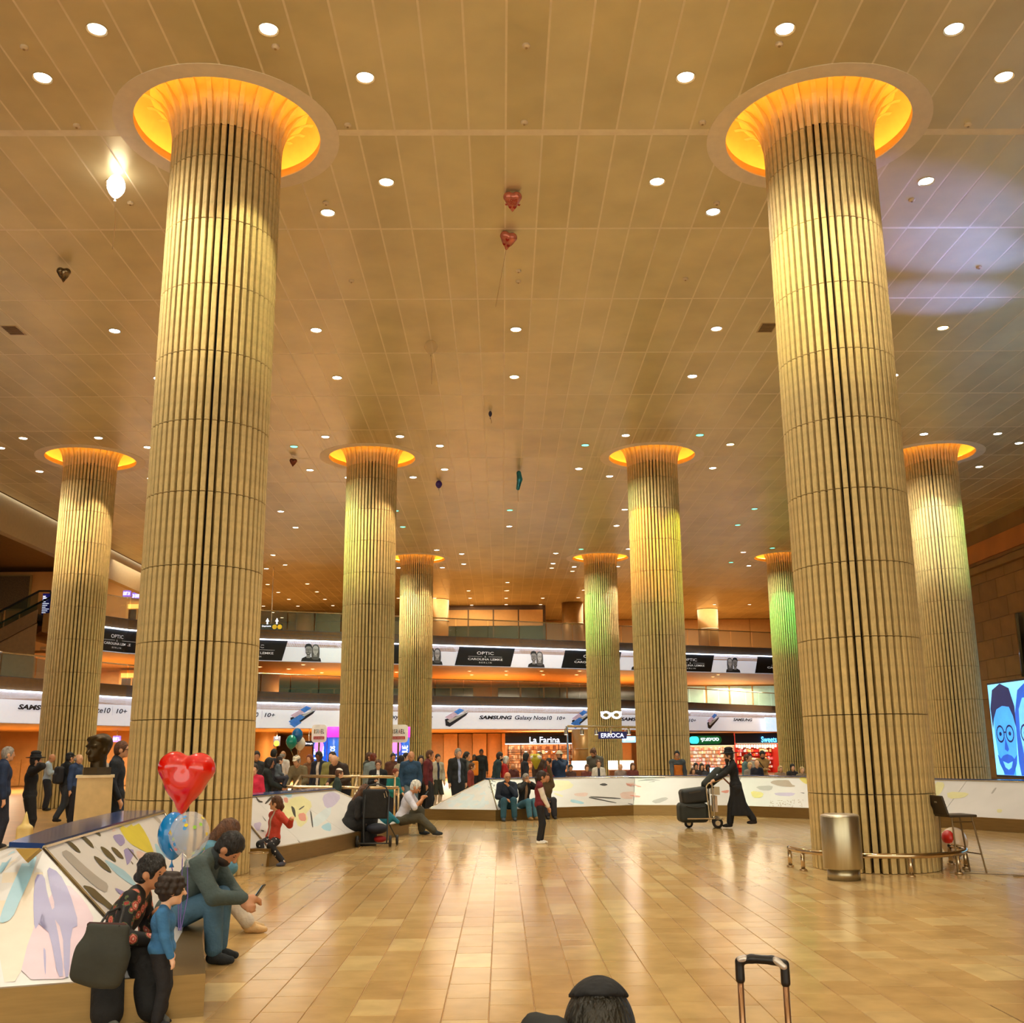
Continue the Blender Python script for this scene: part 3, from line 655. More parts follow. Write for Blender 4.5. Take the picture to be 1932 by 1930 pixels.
def strip_lamp(p, z, e, c): lamp('POINT', (p[0], p[1], z), e, c, size=.4)
# eyewear banner
for u0, u1 in ((178, 262), (425, 537), (652, 758), (862, 967), (1062, 1168), (1258, 1343), (1425, 1530)):
    a, b = hit(u0, UP, 1230), hit(u1, UP, 1230); d = (b-a)/np.linalg.norm(b-a); n_ = np.array([d[1], -d[0]])*.025; sl = d*.28
    A4 = [(*(a+n_-sl*.5), 6.49), (*(b+n_-sl*.5), 6.49), (*(b+n_+sl*.5), 7.55), (*(a+n_+sl*.5), 7.55)]
    kk = 10; bo = [on_poly(a+(b-a)*i/kk-sl*.5, UP, .03) for i in range(kk+1)]; to = [on_poly(a+(b-a)*i/kk+sl*.5, UP, .03) for i in range(kk+1)]
    MB().add([(*p, 6.49) for p in bo]+[(*p, 7.55) for p in to], [(i, i+1, kk+2+i, kk+1+i) for i in range(kk)]).build('black_panel', banner_k, ub)
    c = (a+b)/2; w = np.linalg.norm(b-a)
    def tx(t, wf, z, h, **k): letters(t, c-d*w*wf/2, c+d*w*wf/2, z, h, inkw, ub, off=.06, poly=UP, **k)
    tx('OPTIC', .30, 7.22, .17); tx('&', .025, 7.02, .09); tx('CAROLINA LEMKE', .62, 6.87, .12, bold=.01); tx('BERLIN', .22, 6.68, .075, space=1.6)
    for s_ in (-1, 1): decal([[(-.42, -.006), (.42, -.006), (.42, .006), (-.42, .006)]], c+d*(s_*.62-.1), c+d*(s_*.62+.1), 7.02, inkw, ub, off=.04, name='rule_line')
def ell(cx, cy, rx, ry, n=18, a0=0, a1=2*PI): return [(cx+rx*math.cos(a0+(a1-a0)*i/n), cy+ry*math.sin(a0+(a1-a0)*i/n)) for i in range(n+(0 if a1-a0 > 6.2 else 1))]
greys = [mat('print_grey%d' % i, (g_, g_, g_+2), .5, var=.06, scale=8, emit=.12) for i, g_ in enumerate((40, 90, 150, 190))]
def portrait(poly_wall, u0, u1, z0, hgt, parent, cols, flip=1, off=.035, sx=1., dy=0., ymax=9.):
    a, b = hit(u0, poly_wall, 1235) if not isinstance(u0, tuple) else np.array(u0), hit(u1, poly_wall, 1235) if not isinstance(u1, tuple) else np.array(u1)
    s = hgt; D = lambda P, m, o=0., nm='portrait_print': decal([[(flip*x*s*sx, min(ymax, max(0, y*s+dy))) for x, y in p] for p in P], a, b, z0, m, parent, off=off+o, name=nm)
    K, G, Lg, Wt = cols
    D([[(-.55, 0), (-.5, .16), (-.3, .26), (.05, .22), (.3, .26), (.5, .18), (.55, 0)]], K)
    D([[(.02, .16), (.0, .45), (.02, .75), (.10, .90), (.22, .94), (.35, .90), (.43, .74), (.45, .45), (.43, .16), (.33, .10), (.12, .10)]], G, .004)    # woman's hair
    D([[(.11, .26), (.33, .26), (.30, .44), (.14, .44)]], Lg, .006)
    D([[(.07, .62), (.09, .78), (.16, .85), (.28, .85), (.35, .78), (.37, .62), (.34, .48), (.27, .37), (.22, .35), (.17, .37), (.10, .48)]], Wt, .008)
    D([[(-.26, .18), (-.06, .18), (-.06, .42), (-.26, .42)]], Lg, .009)
    D([[(-.34, .62), (-.33, .76), (-.26, .86), (-.07, .86), (.0, .76), (.01, .62), (-.02, .46), (-.10, .35), (-.17, .33), (-.24, .35), (-.31, .46)]], Lg, .010)
    D([[(-.33, .50), (-.31, .44), (-.24, .345), (-.17, .325), (-.10, .345), (-.03, .44), (-.01, .50), (-.06, .47), (-.10, .49), (-.17, .50), (-.24, .49), (-.28, .47)]], G, .011)
    D([[(-.36, .66), (-.37, .80), (-.31, .92), (-.17, .96), (-.03, .92), (.03, .80), (.02, .66), (-.01, .74), (-.06, .80), (-.17, .81), (-.27, .79), (-.33, .73)]], K, .012)
    for cx, cy in ((-.245, .63), (-.09, .63), (.15, .63), (.295, .63)):
        o_ = ell(cx, cy, .068, .058, 14); i_ = ell(cx, cy, .054, .045, 14)
        D([[o_[j], o_[(j+1) % 14], i_[(j+1) % 14], i_[j]] for j in range(14)], K, .015)
        D([ell(cx, cy, .022, .014, 10)], K, .014)
    D([[(-.19, .635), (-.15, .635), (-.15, .645), (-.19, .645)], [(.205, .635), (.24, .635), (.24, .645), (.205, .645)]], K, .015)
    D([[(-.25, .455), (-.17, .44), (-.09, .455), (-.12, .415), (-.17, .40), (-.22, .415)]], Wt, .015); D([[(-.175, .61), (-.13, .53), (-.155, .515), (-.20, .53)]], G, .014); D([[(.17, .46), (.22, .47), (.27, .46), (.22, .44)]], G, .015); D([[(.215, .60), (.245, .535), (.20, .53)]], Lg, .014)
for u0, u1, f_ in ((560, 614, 1), (795, 840, 1), (988, 1034, 1), (1182, 1226, 1), (1358, 1404, -1), (318, 372, 1)):
    portrait(UP, u0, u1, 6.49, 1.0, ub, (greys[0], greys[1], greys[2], greys[3]), f_)
# phone banner
def phone(u, kind=0):
    p = hit(u, LP, 1350); q = hit(u+6, LP, 1350); d = (q-p)/np.linalg.norm(q-p); a, b = p-d*.5, p+d*.5
    blue = mat('phone_blue', (70, 130, 214), .4, var=.2, emit=.15); pink = mat('phone_pink', (214, 190, 214), .4, var=.1, emit=.15); dk = mat('phone_dark', (44, 44, 54), .4, var=.2)
    decal([[(-.75, -.10), (-.70, -.45), (-.45, -.52), (.55, .12), (.7, .30), (.55, .25)]], a, b, 3.6, dk, lb, .035, 'phone_print')
    decal([[(-.75, .02), (.15, .52), (.45, .42), (-.45, -.14)]], a, b, 3.6, pink, lb, .038, 'phone_print')
    decal([[(-.2, .32), (.15, .52), (.45, .42), (.05, .17)]], a, b, 3.6, blue, lb, .041, 'phone_print')
    decal([[(-.62, -.18), (-.45, -.30), (.5, .22), (.72, .42), (.68, .44), (.42, .26)]], a, b, 3.6, greys[3], lb, .041, 'phone_print')
    if kind:
        decal([[(-.85, -.30), (-.55, -.48), (.1, -.05), (-.2, .08)], [(-.8, -.42), (-.5, -.6), (-.1, -.35), (-.35, -.2)]], a, b, 3.6, blue, lb, .043, 'phone_print')
for u, k in ((572, 1), (862, 0), (1097, 1), (1345, 0)): phone(u, k)
def samsung(u0, u1, z=3.62, h=.34, hs=True):
    a, b = hit(u0, LP, 1355), hit(u1, LP, 1355); d = b-a
    letters('SAMSUNG', a, a+d*.36, z, h*.62, ink, lb, .04, poly=LP, bold=.045, shear=.25)
    letters('Galaxy Note10', a+d*.39, a+d*.83, z-.03, h*.92, ink, lb, .04, poly=LP, shear=.2, bold=.018)
    decal([[(-.01, -.2), (.01, -.2), (.01, .2), (-.01, .2)]], a+d*.84, a+d*.86, z, greys[3], lb, .04, 'rule_line')
    letters('10+', a+d*.89, a+d, z, h*.62, ink, lb, .04, poly=LP, shear=.2, bold=.018)
for u0, u1 in ((30, 238), (340, 518), (655, 816), (903, 1066), (1170, 1312)): samsung(u0, u1)
letters('SAMSUNG', hit(1382, LP, 1353), hit(1418, LP, 1353), 3.75, .2, ink, lb, .04, poly=LP, bold=.045, shear=.25)
pe = hit(1450, LP, 1360); MB().box((pe[0]+.1, pe[1]-.4, 3.45), (1.5, .06, 1.0), .7).build('corner_light', mat('corner_glow', (190, 215, 240), .4, emit=.7), lb)
# back walls of the galleries and of the ground floor
bw = mat('gallery_wall', (214, 160, 84), .6, var=.06, scale=.5); dkglass = mat('dark_glass', (52, 54, 34), .12, var=.3, scale=.7, spec=.7); frame_m = mat('bronze_frame', (92, 64, 30), .4, metal=.3)
tealglass = mat('teal_window', (150, 190, 180), .2, var=.15, scale=1.5, emit=.25)
w1 = struct(MB().bbox(-24, 22.9, 84.0, 84.3, 8.1, 12).build('wall_upper_gallery', bw))
for i in range(16):
    x = -22+i*2.8; MB().bbox(x, x+2.72, 83.9, 84.0, 8.15, 11.9).build('wall_panel', mat('wall_panel_m', (216, 162, 88), .6, var=.04, rnd=.06), w1)
w1b = struct(MB().bbox(-6, 3.2, 75.0, 75.3, 8.1, 12).build('wall_glazed', frame_m))
for i in range(5):
    x = -5.9+i*1.8; MB().bbox(x, x+1.7, 74.9, 75.0, 8.15, 10.4).build('pane', dkglass, w1b); MB().bbox(x, x+1.7, 74.9, 75.0, 10.45, 11.6).build('wall_panel', MATS['wall_panel_m'], w1b)
w2 = struct(MB().bbox(-40, 22.9, 80.0, 80.3, 4.8, 6.45).build('wall_lower_gallery', bw))
for i in range(22):
    x = -16+i*1.75; k = i % 5
    m_ = tealglass if x > 12.4 else (dkglass if k != 3 else MATS['wall_panel_m'])
    MB().bbox(x, x+1.62, 79.85, 80.0, 4.85, 6.35).build('pane', m_, w2)
w3 = struct(MB().bbox(-40, 22.9, 82.0, 82.3, 0, 2.95).build('wall_ground', mat('ground_wall', (206, 150, 84), .6, var=.08)))
for i in range(26):
    x = -14+i*1.0; MB().bbox(x, x+.95, 74.0+.4*(i % 2), 74.1+.4*(i % 2), 0, 2.9).build('wall_panel', mat('ground_panel', (216, 162, 96), .55, var=.05, rnd=.08), w3)
# round gallery pillars
pil = mat('gallery_pillar', (170, 128, 72), .35, metal=.3, var=.06)
for (u, y, z0, z1, lab) in ((825, 72, 8.1, CH, 'round bronze pillar on the upper gallery, left of the glazed doors'), (1083, 74, 8.1, CH, 'round bronze pillar on the upper gallery, behind the green-lit column'), (1342, 78, 8.1, CH, 'round bronze pillar on the upper gallery, at the right'), (573, 78, 8.1, CH, 'round bronze pillar on the upper gallery, left of the tall column'), (503, 66, 0, 6.45, 'round pillar behind the crowd, left of the teal and blue balloons'), (1100, 64.8, 0, 2.95, 'round pillar behind the spectacles stand')):
    p = aty(u, 1300, y); b = thing('round_pillar', lab, 'pillar', (p[0], y, z0))
    MB().lathe([(.75, z0), (.75, z1)], 28, (p[0], y, 0)).build('shaft', pil, b, True); MB().lathe([(.78, z0+(z1-z0)*.6), (.78, z0+(z1-z0)*.6+.06)], 28, (p[0], y, 0)).build('band', steel, b, True)
for x, y, z, e in ((-10, 66, 6.2, 500), (-1, 70, 6.2, 500), (8, 73, 6.2, 500), (17, 77, 6.2, 400), (-12, 62, 2.7, 700), (-4, 67, 2.7, 500), (4, 71, 2.7, 500), (-22, 55, 2.7, 380), (-24, 50, 2.7, 300), (-21, 56, 6.2, 300), (-21.5, 56, 11.5, 250), (-15, 70, 11.9, 500), (-2, 71, 11.9, 500), (8, 76, 11.9, 500), (17, 78, 11.9, 500)):
    l_ = lamp('AREA', (x, y, z), e*(1.3 if z < 11 else .75), (1, .82, .55), size=6 if z > 5 else 3.5)
# ------------------------------------------------------------------ shops under the gallery
def at_y(u, v, y): p = aty(u, v, y); return p
warmg = glow('shop_light_warm', (255, 190, 120), 2.2); whiteg = glow('sign_white', (235, 240, 255), 1.7); cyang = glow('sign_cyan', (60, 215, 240), 1.1); greeng = mat('sign_green', (20, 110, 50), .4, emit=.25); blueg = glow('sign_blue', (90, 190, 255), 2.2)
blackm = mat('shop_black', (22, 20, 20), .4, var=.1); shopw = mat('shop_wall', (224, 150, 90), .6, var=.1, emit=.25); woodm = mat('shop_wood', (150, 84, 40), .5, var=.2, scale=3)  # shop wall has a glow of its own for the warm-lit interior
def shop(name, label, u0, u1, y, vtop, sign_v0, sign_v1, depth, wallm, shelfc, goods, frame=blackm):
    a, b = at_y(u0, 1400, y)[0], at_y(u1, 1400, y)[0]; zt = at_y((u0+u1)/2, vtop, y)[2]; s0, s1 = at_y((u0+u1)/2, sign_v1, y)[2], at_y((u0+u1)/2, sign_v0, y)[2]
    r = thing(name, label, 'shop', ((a+b)/2, y, 0))
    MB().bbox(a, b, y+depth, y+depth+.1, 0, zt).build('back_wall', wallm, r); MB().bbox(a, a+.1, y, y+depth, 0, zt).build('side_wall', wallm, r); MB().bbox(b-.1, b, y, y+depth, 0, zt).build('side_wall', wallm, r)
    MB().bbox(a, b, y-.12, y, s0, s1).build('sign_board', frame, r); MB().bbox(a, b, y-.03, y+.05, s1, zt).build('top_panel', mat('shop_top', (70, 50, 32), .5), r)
    MB().bbox(a, b, y, y+depth, s0-.02, s0+.03).build('shop_ceiling', mat('shop_ceiling', (250, 225, 190), .6, emit=.9), r)  # ceiling itself glows, standing in for the light inside the shop
    n = 6; zs = np.linspace(.35, s0-.35, n); rg = random.Random(len(label))
    for z in zs: MB().bbox(a+.15, b-.15, y+depth-.45, y+depth, z-.04, z).build('shelf', shelfc, r)
    for gi, gm in enumerate(goods):
        mb = MB()
        for z in zs:
            x = a+.2
            while x < b-.3:
                w = rg.uniform(.05, .22); h = rg.uniform(.12, .26)
                if rg.random() < 1/len(goods)+.08*gi: mb.bbox(x, x+w, y+depth-.42, y+depth-.2-.1*rg.random(), z, z+h)
                x += w+.02
        tag(mb.build('shelf_goods', gm, r), kind='stuff')
    return r, a, b, s0, s1, zt
gd = lambda n, c: mat('goods_'+n, c, .5, var=.2, emit=.35)  # shelf light is put into the goods as a faint glow
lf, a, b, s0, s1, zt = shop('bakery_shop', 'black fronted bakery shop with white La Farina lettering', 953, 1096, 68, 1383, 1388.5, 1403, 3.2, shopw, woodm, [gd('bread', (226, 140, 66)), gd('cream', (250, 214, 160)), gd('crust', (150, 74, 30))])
p0, p1 = at_y(999, 1395, 67.85), at_y(1056, 1395, 67.85); letters('La Farina', p0, p1, (s0+s1)/2, .36, whiteg, [c for c in lf.children if c.name.startswith('sign_board')][0], .05, bold=.006)
MB().bbox(a, b, 67.82, 67.88, s0-.03, s0+.02).build('light_line', whiteg, lf)
for u0, u1 in ((958, 982), (982, 1003), (1053, 1076), (1076, 1094)):
    x0, x1 = at_y(u0, 1400, 68)[0], at_y(u1, 1400, 68)[0]
    w_ = MB().bbox(x0, x0+.05, 67.95, 68.02, 0, s0).build('mullion', blackm, lf)
    for k in range(4): MB().bbox(x0, x1, 67.96, 68.01, .05+k*.52, .08+k*.52).build('glazing_bar', blackm, lf)
    MB().bbox(x0+.05, x1, 67.98, 67.99, 0, s0).build('glass_pane', glass('shop_glass', (230, 220, 190), .12), lf)
for i, u in enumerate((992, 1017, 1031, 1045)):
    p = at_y(u, 1415, 69); lm = thing('pendant_lamp', 'small glowing pendant lamp in the bakery, number %s from the left' % ['one', 'two', 'three', 'four'][i], 'lamp', (p[0], 69, p[2]))
    MB().lathe([(.03, .1), (.16, -.08)], 12, (p[0], 69, p[2]), cap=False).build('shade', woodm, lm); MB().sphere((p[0], 69, p[2]-.06), .08, 10).build('bulb', glow('bulb', (255, 225, 170), 9), lm); MB().tube([(p[0], 69, p[2]+.1), (p[0], 69, s0)], .01, 5).build('cord', blackm, lm)
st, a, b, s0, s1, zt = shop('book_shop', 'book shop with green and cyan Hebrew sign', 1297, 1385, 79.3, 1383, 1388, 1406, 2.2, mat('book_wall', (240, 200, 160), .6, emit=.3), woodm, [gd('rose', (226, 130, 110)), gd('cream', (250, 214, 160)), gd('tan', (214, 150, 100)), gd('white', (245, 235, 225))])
def board(u0, u1, v0, v1, y, m, r, nm, rad=.15):
    p, q = at_y(u0, v1, y), at_y(u1, v0, y); w, h = q[0]-p[0], q[2]-p[2]; cx, cz = (p[0]+q[0])/2, (p[2]+q[2])/2; rad = min(rad, h/2)
    pts = []
    for sx, sz, a0 in ((1, 1, 0), (-1, 1, PI/2), (-1, -1, PI), (1, -1, 1.5*PI)):
        for i in range(5): t = a0+PI/2*i/4; pts.append((cx+sx*(w/2-rad)+rad*math.cos(t), cz+sz*(h/2-rad)+rad*math.sin(t)))
    n = len(pts); mb = MB().add([(x, y-.06, z) for x, z in pts]+[(x, y, z) for x, z in pts], [tuple(range(n))[::-1], tuple(range(n, 2*n))]+[(i, (i+1) % n, n+(i+1) % n, n+i) for i in range(n)])
    return mb.build(nm, m, r), (cx, cz, w, h)
gs_, _ = board(1300, 1361, 1388, 1404, 79.1, greeng, st, 'green_sign', .3); board(1301, 1318, 1389.5, 1403, 79.0, cyang, st, 'cyan_sign', .2)
p0, p1 = at_y(1322, 1396, 79.0), at_y(1356, 1396, 79.0); letters('יקצמיטס', p0, p1, p0[2], .3, whiteg, gs_, .06, bold=.02)
sw, a, b, s0, s1, zt = shop('sweet_shop', 'sweet shop glowing red under blue Sweets lettering', 1387, 1472, 79.6, 1383, 1384, 1402, 2.4, mat('sweet_wall', (190, 40, 24), .6, emit=.35), mat('red_lit_shelf', (120, 16, 12), .5), [gd('orange', (255, 150, 60)), gd('yellow', (255, 214, 130)), gd('white', (245, 235, 225)), gd('red', (220, 50, 40))], mat('navy_board', (20, 24, 44), .4))  # red light inside the shop is put into wall and shelf colour
p0, p1 = at_y(1436, 1395, 79.4), at_y(1465, 1395, 79.4); letters('Sweets', p0, p1, p0[2], .42, blueg, [c for c in sw.children if c.name.startswith('sign_board')][0], .06, bold=.02)
p0, p1 = at_y(1388, 1407, 79.3), at_y(1466, 1407, 79.3); mb = MB()
for i in range(16):
    x = p0[0]+(p1[0]-p0[0])*i/16; mb.bbox(x, x+.13, 79.2, 79.3, p0[2]-.12-.05*(i % 3), p0[2]+.08)
tag(mb.build('hanging_letters', glow('warm_white_letters', (255, 220, 180), 1.6), sw), kind='stuff')
# spectacles stand round the far column
ek = thing('eyewear_stand', 'eyewear stand with white spectacles emblem and blue ERROCA sign', 'stand', (5.4, 50, 0))
y = 52.5
board(1129, 1182, 1380, 1394, y, mat('erroca_blue', (22, 24, 84), .35, emit=.25), ek, 'sign_board', .03); p0, p1 = at_y(1134, 1387.5, y-.07), at_y(1177, 1387.5, y-.07); letters('ERROCA', p0, p1, p0[2], .2, whiteg, ek, .03, bold=.0)
def spec_ring(cx, cz, r0x, r0z, r1x, r1z, n=20): 
    o_ = ell(cx, cz, r0x, r0z, n); i_ = ell(cx, cz, r1x, r1z, n); return [[o_[j], o_[(j+1) % n], i_[(j+1) % n], i_[j]] for j in range(n)]
pc = at_y(1153, 1349, y); gls = spec_ring(-.26, 0, .25, .19, .14, .10)+spec_ring(.26, 0, .25, .19, .14, .10)+[[(-.06, .05), (.06, .05), (.06, .12), (-.06, .12)], [(-.52, .08), (-.4, .08), (-.4, .17), (-.52, .17)], [(.4, .08), (.52, .08), (.52, .17), (.4, .17)]]
mb = MB()
for poly in gls: n = len(poly); mb.add([(pc[0]+x, y-.06, pc[2]+z) for x, z in poly]+[(pc[0]+x, y, pc[2]+z) for x, z in poly], [tuple(range(n)), tuple(range(n, 2*n))[::-1]]+[(i, n+i, n+(i+1) % n, (i+1) % n) for i in range(n)])
tag(mb.build('spectacles_emblem', whiteg, ek), 'white glowing spectacles emblem')
t0, t1 = at_y(1070, 1370, y), at_y(1205, 1372, y); MB().tube([tuple(t0), tuple(t1)], .06, 8).build('truss_bar', steel, ek)
MB().tube([tuple(t0), (t0[0], y, 0)], .05, 8).build('post', steel, ek); MB().tube([tuple(t1), (t1[0], y, 0)], .05, 8).build('post', steel, ek)
for i, u in enumerate((1068, 1098, 1125, 1152, 1186)):
    p = at_y(u, 1378, y); s_ = thing('stage_spotlight', 'small spotlight on the eyewear stand, %s from the left' % ['first', 'second', 'third', 'fourth', 'fifth'][i], 'spotlight', tuple(p)); hs__ = MB().lathe([(.10, -.2), (.09, 0), (.05, .1)], 10, tuple(p)).build('housing', steel, s_); MB().lathe([(.085, -.205), (.085, -.2)], 10, tuple(p)).build('lens', glow('spot_lens', (255, 240, 220), 4), hs__); MB().tube([(p[0], p[1], p[2]+.08), (p[0], p[1], t0[2])], .02, 5).build('bracket', steel, s_)
for i, (u0, u1) in enumerate(((1080, 1110), (1150, 1166), (1172, 1196))):
    x0, x1 = at_y(u0, 1450, y)[0], at_y(u1, 1450, y)[0]; c_ = thing('display_counter', ['bright white display counter left of the column', 'bright white display counter under the eyewear sign', 'bright white display counter by the orange-lit column'][i], 'counter', ((x0+x1)/2, y, 0)); MB().bbox(x0, x1, y, y+.6, 0, .75).build('base', woodm, c_); MB().bbox(x0, x1, y, y+.6, .78, 1.2).build('lit_case', glow('case_light', (255, 240, 215), 1.6), c_)
x0, x1 = at_y(1173, 1397, 58)[0], at_y(1199, 1397, 58)[0]; hs = thing('hanging_sign', 'pale blue lit Hebrew sign beside the ERROCA sign', 'sign', ((x0+x1)/2, 58, 2.2)); board(1172, 1199, 1389, 1401, 58, mat('pale_sign', (150, 200, 250), .4, emit=.9), hs, 'sign_board', .03); letters('הקיטפוא', at_y(1174, 1395, 57.9), at_y(1197, 1395, 57.9), at_y(1185, 1395, 57.9)[2], .22, whiteg, hs, .05)
MB().tube([(x0+.2, 58, 2.4), (x0+.2, 58, 2.95)], .02, 5).build('rod', steel, hs)
# information totems behind the second-row column
for i, (u0, u1, side, ub0, ub1) in enumerate(((588, 617, 'left', 590, 642), (733, 770, 'right', 740, 773))):
    y = 40.5; r = thing('information_totem', 'blue lit information totem with white ISRAEL board, %s of the column' % side, 'totem', (at_y((ub0+ub1)/2, 1440, y)[0], y, 0))
    x0, x1 = at_y(ub0, 1440, y+.3)[0], at_y(ub1, 1440, y+.3)[0]; zt = at_y(ub0, 1391, y)[2]
    tb = mat('totem_blue', (36, 96, 200), .3, var=.15, emit=.45)
    nx = 2
    for k in range(nx):
        xa = x0+(x1-x0)*k/nx; xb = x0+(x1-x0)*(k+1)/nx-.02; MB().lathe([((xb-xa)/2, 0), ((xb-xa)/2, zt)], 20, ((xa+xb)/2, y+.35, 0)).build('lit_cylinder', tb, r, True)
        if k == (1 if i == 0 else 1): MB().lathe([((xb-xa)/2+.02, zt), ((xb-xa)/2+.02, at_y(ub0, 1371, y)[2])], 20, ((xa+xb)/2, y+.35, 0)).build('pink_cap', glow('totem_pink', (255, 60, 190), 1.0), r, True)
        cc = ((xa+xb)/2, y+.35-(xb-xa)/2)
        V_, F_, sz = text_mb(('BIENVENIDOS', 'WELCOME')[i] if k == (1 if i == 0 else 0) else ('ISRAEL', 'BIENVENUE')[i], .01); hh = .95; sc_ = hh/sz[0]; P_ = np.stack([cc[0]-V_[:, 1]*sc_*1.6, np.full(len(V_), cc[1]-.012), 1.45+V_[:, 0]*sc_], 1); MB().add(P_, F_).build('lettering', whiteg, r)
        if k == 0: mb = MB(); n = 16; mb.add([(cc[0]+.17*math.cos(2*PI*j/n), cc[1]-.03, zt-.35+.25*math.sin(2*PI*j/n)) for j in range(n)]+[(cc[0]+.17*math.cos(2*PI*j/n), cc[1]+.06, zt-.35+.25*math.sin(2*PI*j/n)) for j in range(n)], [tuple(range(n)), tuple(range(n, 2*n))[::-1]]+[(j, n+j, n+(j+1) % n, (j+1) % n) for j in range(n)]); mb.build('pink_disc', glow('totem_pink_disc', (255, 130, 220), .9), r)
    hb_, (cx, cz, w, h) = board(u0, u1, 1367, 1401, y-.2, mat('totem_board', (226, 214, 204), .4, emit=.15), r, 'header_board', .12)
    cols_ = [(150, 120, 70), (110, 90, 60), (40, 80, 90), (150, 30, 30), (90, 40, 50), (60, 20, 20)]
    for j, ch in enumerate('ISRAEL'):
        xx = cx-w*.36+w*.72*j/6; letters(ch, (xx+.01, y-.27), (xx+w*.72/6-.01, y-.27), cz+h*.12, .16, mat('isr%d' % j, cols_[j], .5), hb_, .01, bold=.03)
    p_ = at_y(0, 0, y); bb, _ = board(cx, cx, 0, 0, y, blackm, None, 'tmp') if False else (None, None)
    MB().bbox(cx-w*.36, cx+w*.36, y-.29, y-.26, cz-h*.32, cz-h*.16).build('red_label', mat('red_label', (176, 40, 44), .4), hb_)
    letters('Tourist Information', (cx-w*.32, y-.3), (cx+w*.32, y-.3), cz-h*.24, .045, mat('label_white', (240, 225, 220), .5), hb_, .01)
    MB().tube([(cx, y-.18, 0), (cx, y-.18, cz-h/2)], .04, 8).build('board_post', steel, r)
# overhead signs
def sign(name, label, u0, u1, v0, v1, y, m, txt=(), zhang=None, tm=None):
    r = thing(name, label, 'sign', tuple(at_y((u0+u1)/2, v1, y))); sb__, (cx, cz, w, h) = board(u0, u1, v0, v1, y, m, r, 'sign_board', .05)
    for t, fx, fz, fw, fh, tmm in txt: letters(t, (cx+w*(fx-fw/2), y-.07), (cx+w*(fx+fw/2), y-.07), cz+h*fz, h*fh, tmm, sb__, .02, bold=.01)
    if zhang: MB().tube([(cx, y-.03, cz+h/2), (cx, y-.03, zhang)], .02, 5).build('rod', steel, r)
    return r, cx, cz, w, h
yel = mat('sign_yellow', (240, 196, 20), .4, emit=.5); dks = mat('sign_dark', (24, 22, 40), .4, var=.1, emit=.05)
r, cx, cz, w, h = sign('direction_sign', 'dark hanging direction sign with yellow discs on the upper gallery', 489, 534, 1177, 1189, 58.5, dks, [('Departures', -.18, .1, .38, .35, whiteg)], CH)
for dx in (.16, .38): decal([ell(dx*w, 0, .13, .13)], (cx-.1, 58.43), (cx+.1, 58.43), cz, yel, r, .02, 'yellow_disc')
for dx in (-.15, .25): decal([[(dx*w-.1, .3), (dx*w+.1, .3), (dx*w+.0, .5)], [(dx*w-.04, .15), (dx*w+.04, .15), (dx*w+.04, .3), (dx*w-.04, .3)]], (cx-.1, 58.43), (cx+.1, 58.43), cz, whiteg, r, .02, 'arrow')
r, cx, cz, w, h = sign('direction_sign', 'small dark sign with one yellow disc behind the crowd, left', 516, 529, 1389, 1408, 62, dks, (), 2.95); decal([ell(0, -.12, .15, .15)], (cx-.1, 61.93), (cx+.1, 61.93), cz, yel, r, .02, 'yellow_disc'); decal([[(-.08, .15), (.08, .15), (0, .28)]], (cx-.1, 61.93), (cx+.1, 61.93), cz, whiteg, r, .02, 'arrow')
sign('direction_sign', 'dark hanging direction sign left of the white information board', 574, 592, 1398, 1408, 58, dks, [('Groups', 0, 0, .8, .45, whiteg)], 2.95)
# left end: stone wall, doors, escalator, boards
wle = struct(MB().bbox(-40, -17.2, 60.0, 60.4, 0, 12).build('wall_left_end', mat('left_stone', (196, 142, 76), .65, var=.14, scale=.7)))
for z0 in (0, 4.8, 8.12):
    for i in range(9):
        x = -34+i*1.85; MB().bbox(x, x+1.8, 59.92, 60, z0+.05, z0+1.45).build('stone_slab', mat('left_slab', (198, 144, 78), .6, var=.1, rnd=.1), wle)
def door(n, xa, xb, z0, z1):
    d = struct(MB().bbox(xa-.12, xb+.12, 59.8, 59.9, z0, z1+.12).build('door_%d' % n, mat('door_frame', (220, 170, 90), .45)))
    for k in range(3): MB().bbox(xa+(xb-xa)*k/3+.05, xa+(xb-xa)*(k+1)/3-.05, 59.74, 59.8, z0+.05, z1-.35).build('pane', mat('door_pane', (70, 44, 20), .2, var=.3), d)
    MB().bbox(xa, xb, 59.72, 59.8, z1-.3, z1-.05).build('transom', glow('door_light', (255, 190, 90), .9), d)
door(1, -21.4, -19.6, 4.8, 6.2); door(2, -21.3, -19.7, 8.12, 10.1)
pur = mat('purple_sign', (120, 90, 200), .4, emit=.6)
sign('exit_sign', 'purple lit EXIT 24 sign above the upper gallery door', 232, 248, 1114, 1126, 59.99, pur, [('EXIT 24', 0, 0, .8, .5, whiteg)]); sign('exit_sign', 'purple lit exit 20 sign right of the other upper sign', 249, 266, 1118, 1131, 59.99, pur, [('20 EXIT', 0, 0, .8, .5, whiteg)])
sign('exit_sign', 'purple lit strip sign above the lower gallery door', 223, 254, 1247, 1255, 59.99, pur, [('EXIT 12  EXIT', 0, 0, .85, .5, whiteg)])
sign('exit_sign', 'small purple EXIT sign behind the bronze bust', 213, 229, 1388, 1400, 57, pur, [('EXIT L.', 0, 0, .8, .5, whiteg)], 2.95)
r = thing('departure_board', 'blue departure board with white rows beside the escalator head', 'board', tuple(at_y(88, 1162, 52)), 0); _, (cx, cz, w, h) = board(78, 99, 1120, 1163, 52, mat('board_blue', (24, 22, 92), .3, emit=.35), r, 'screen', .02)
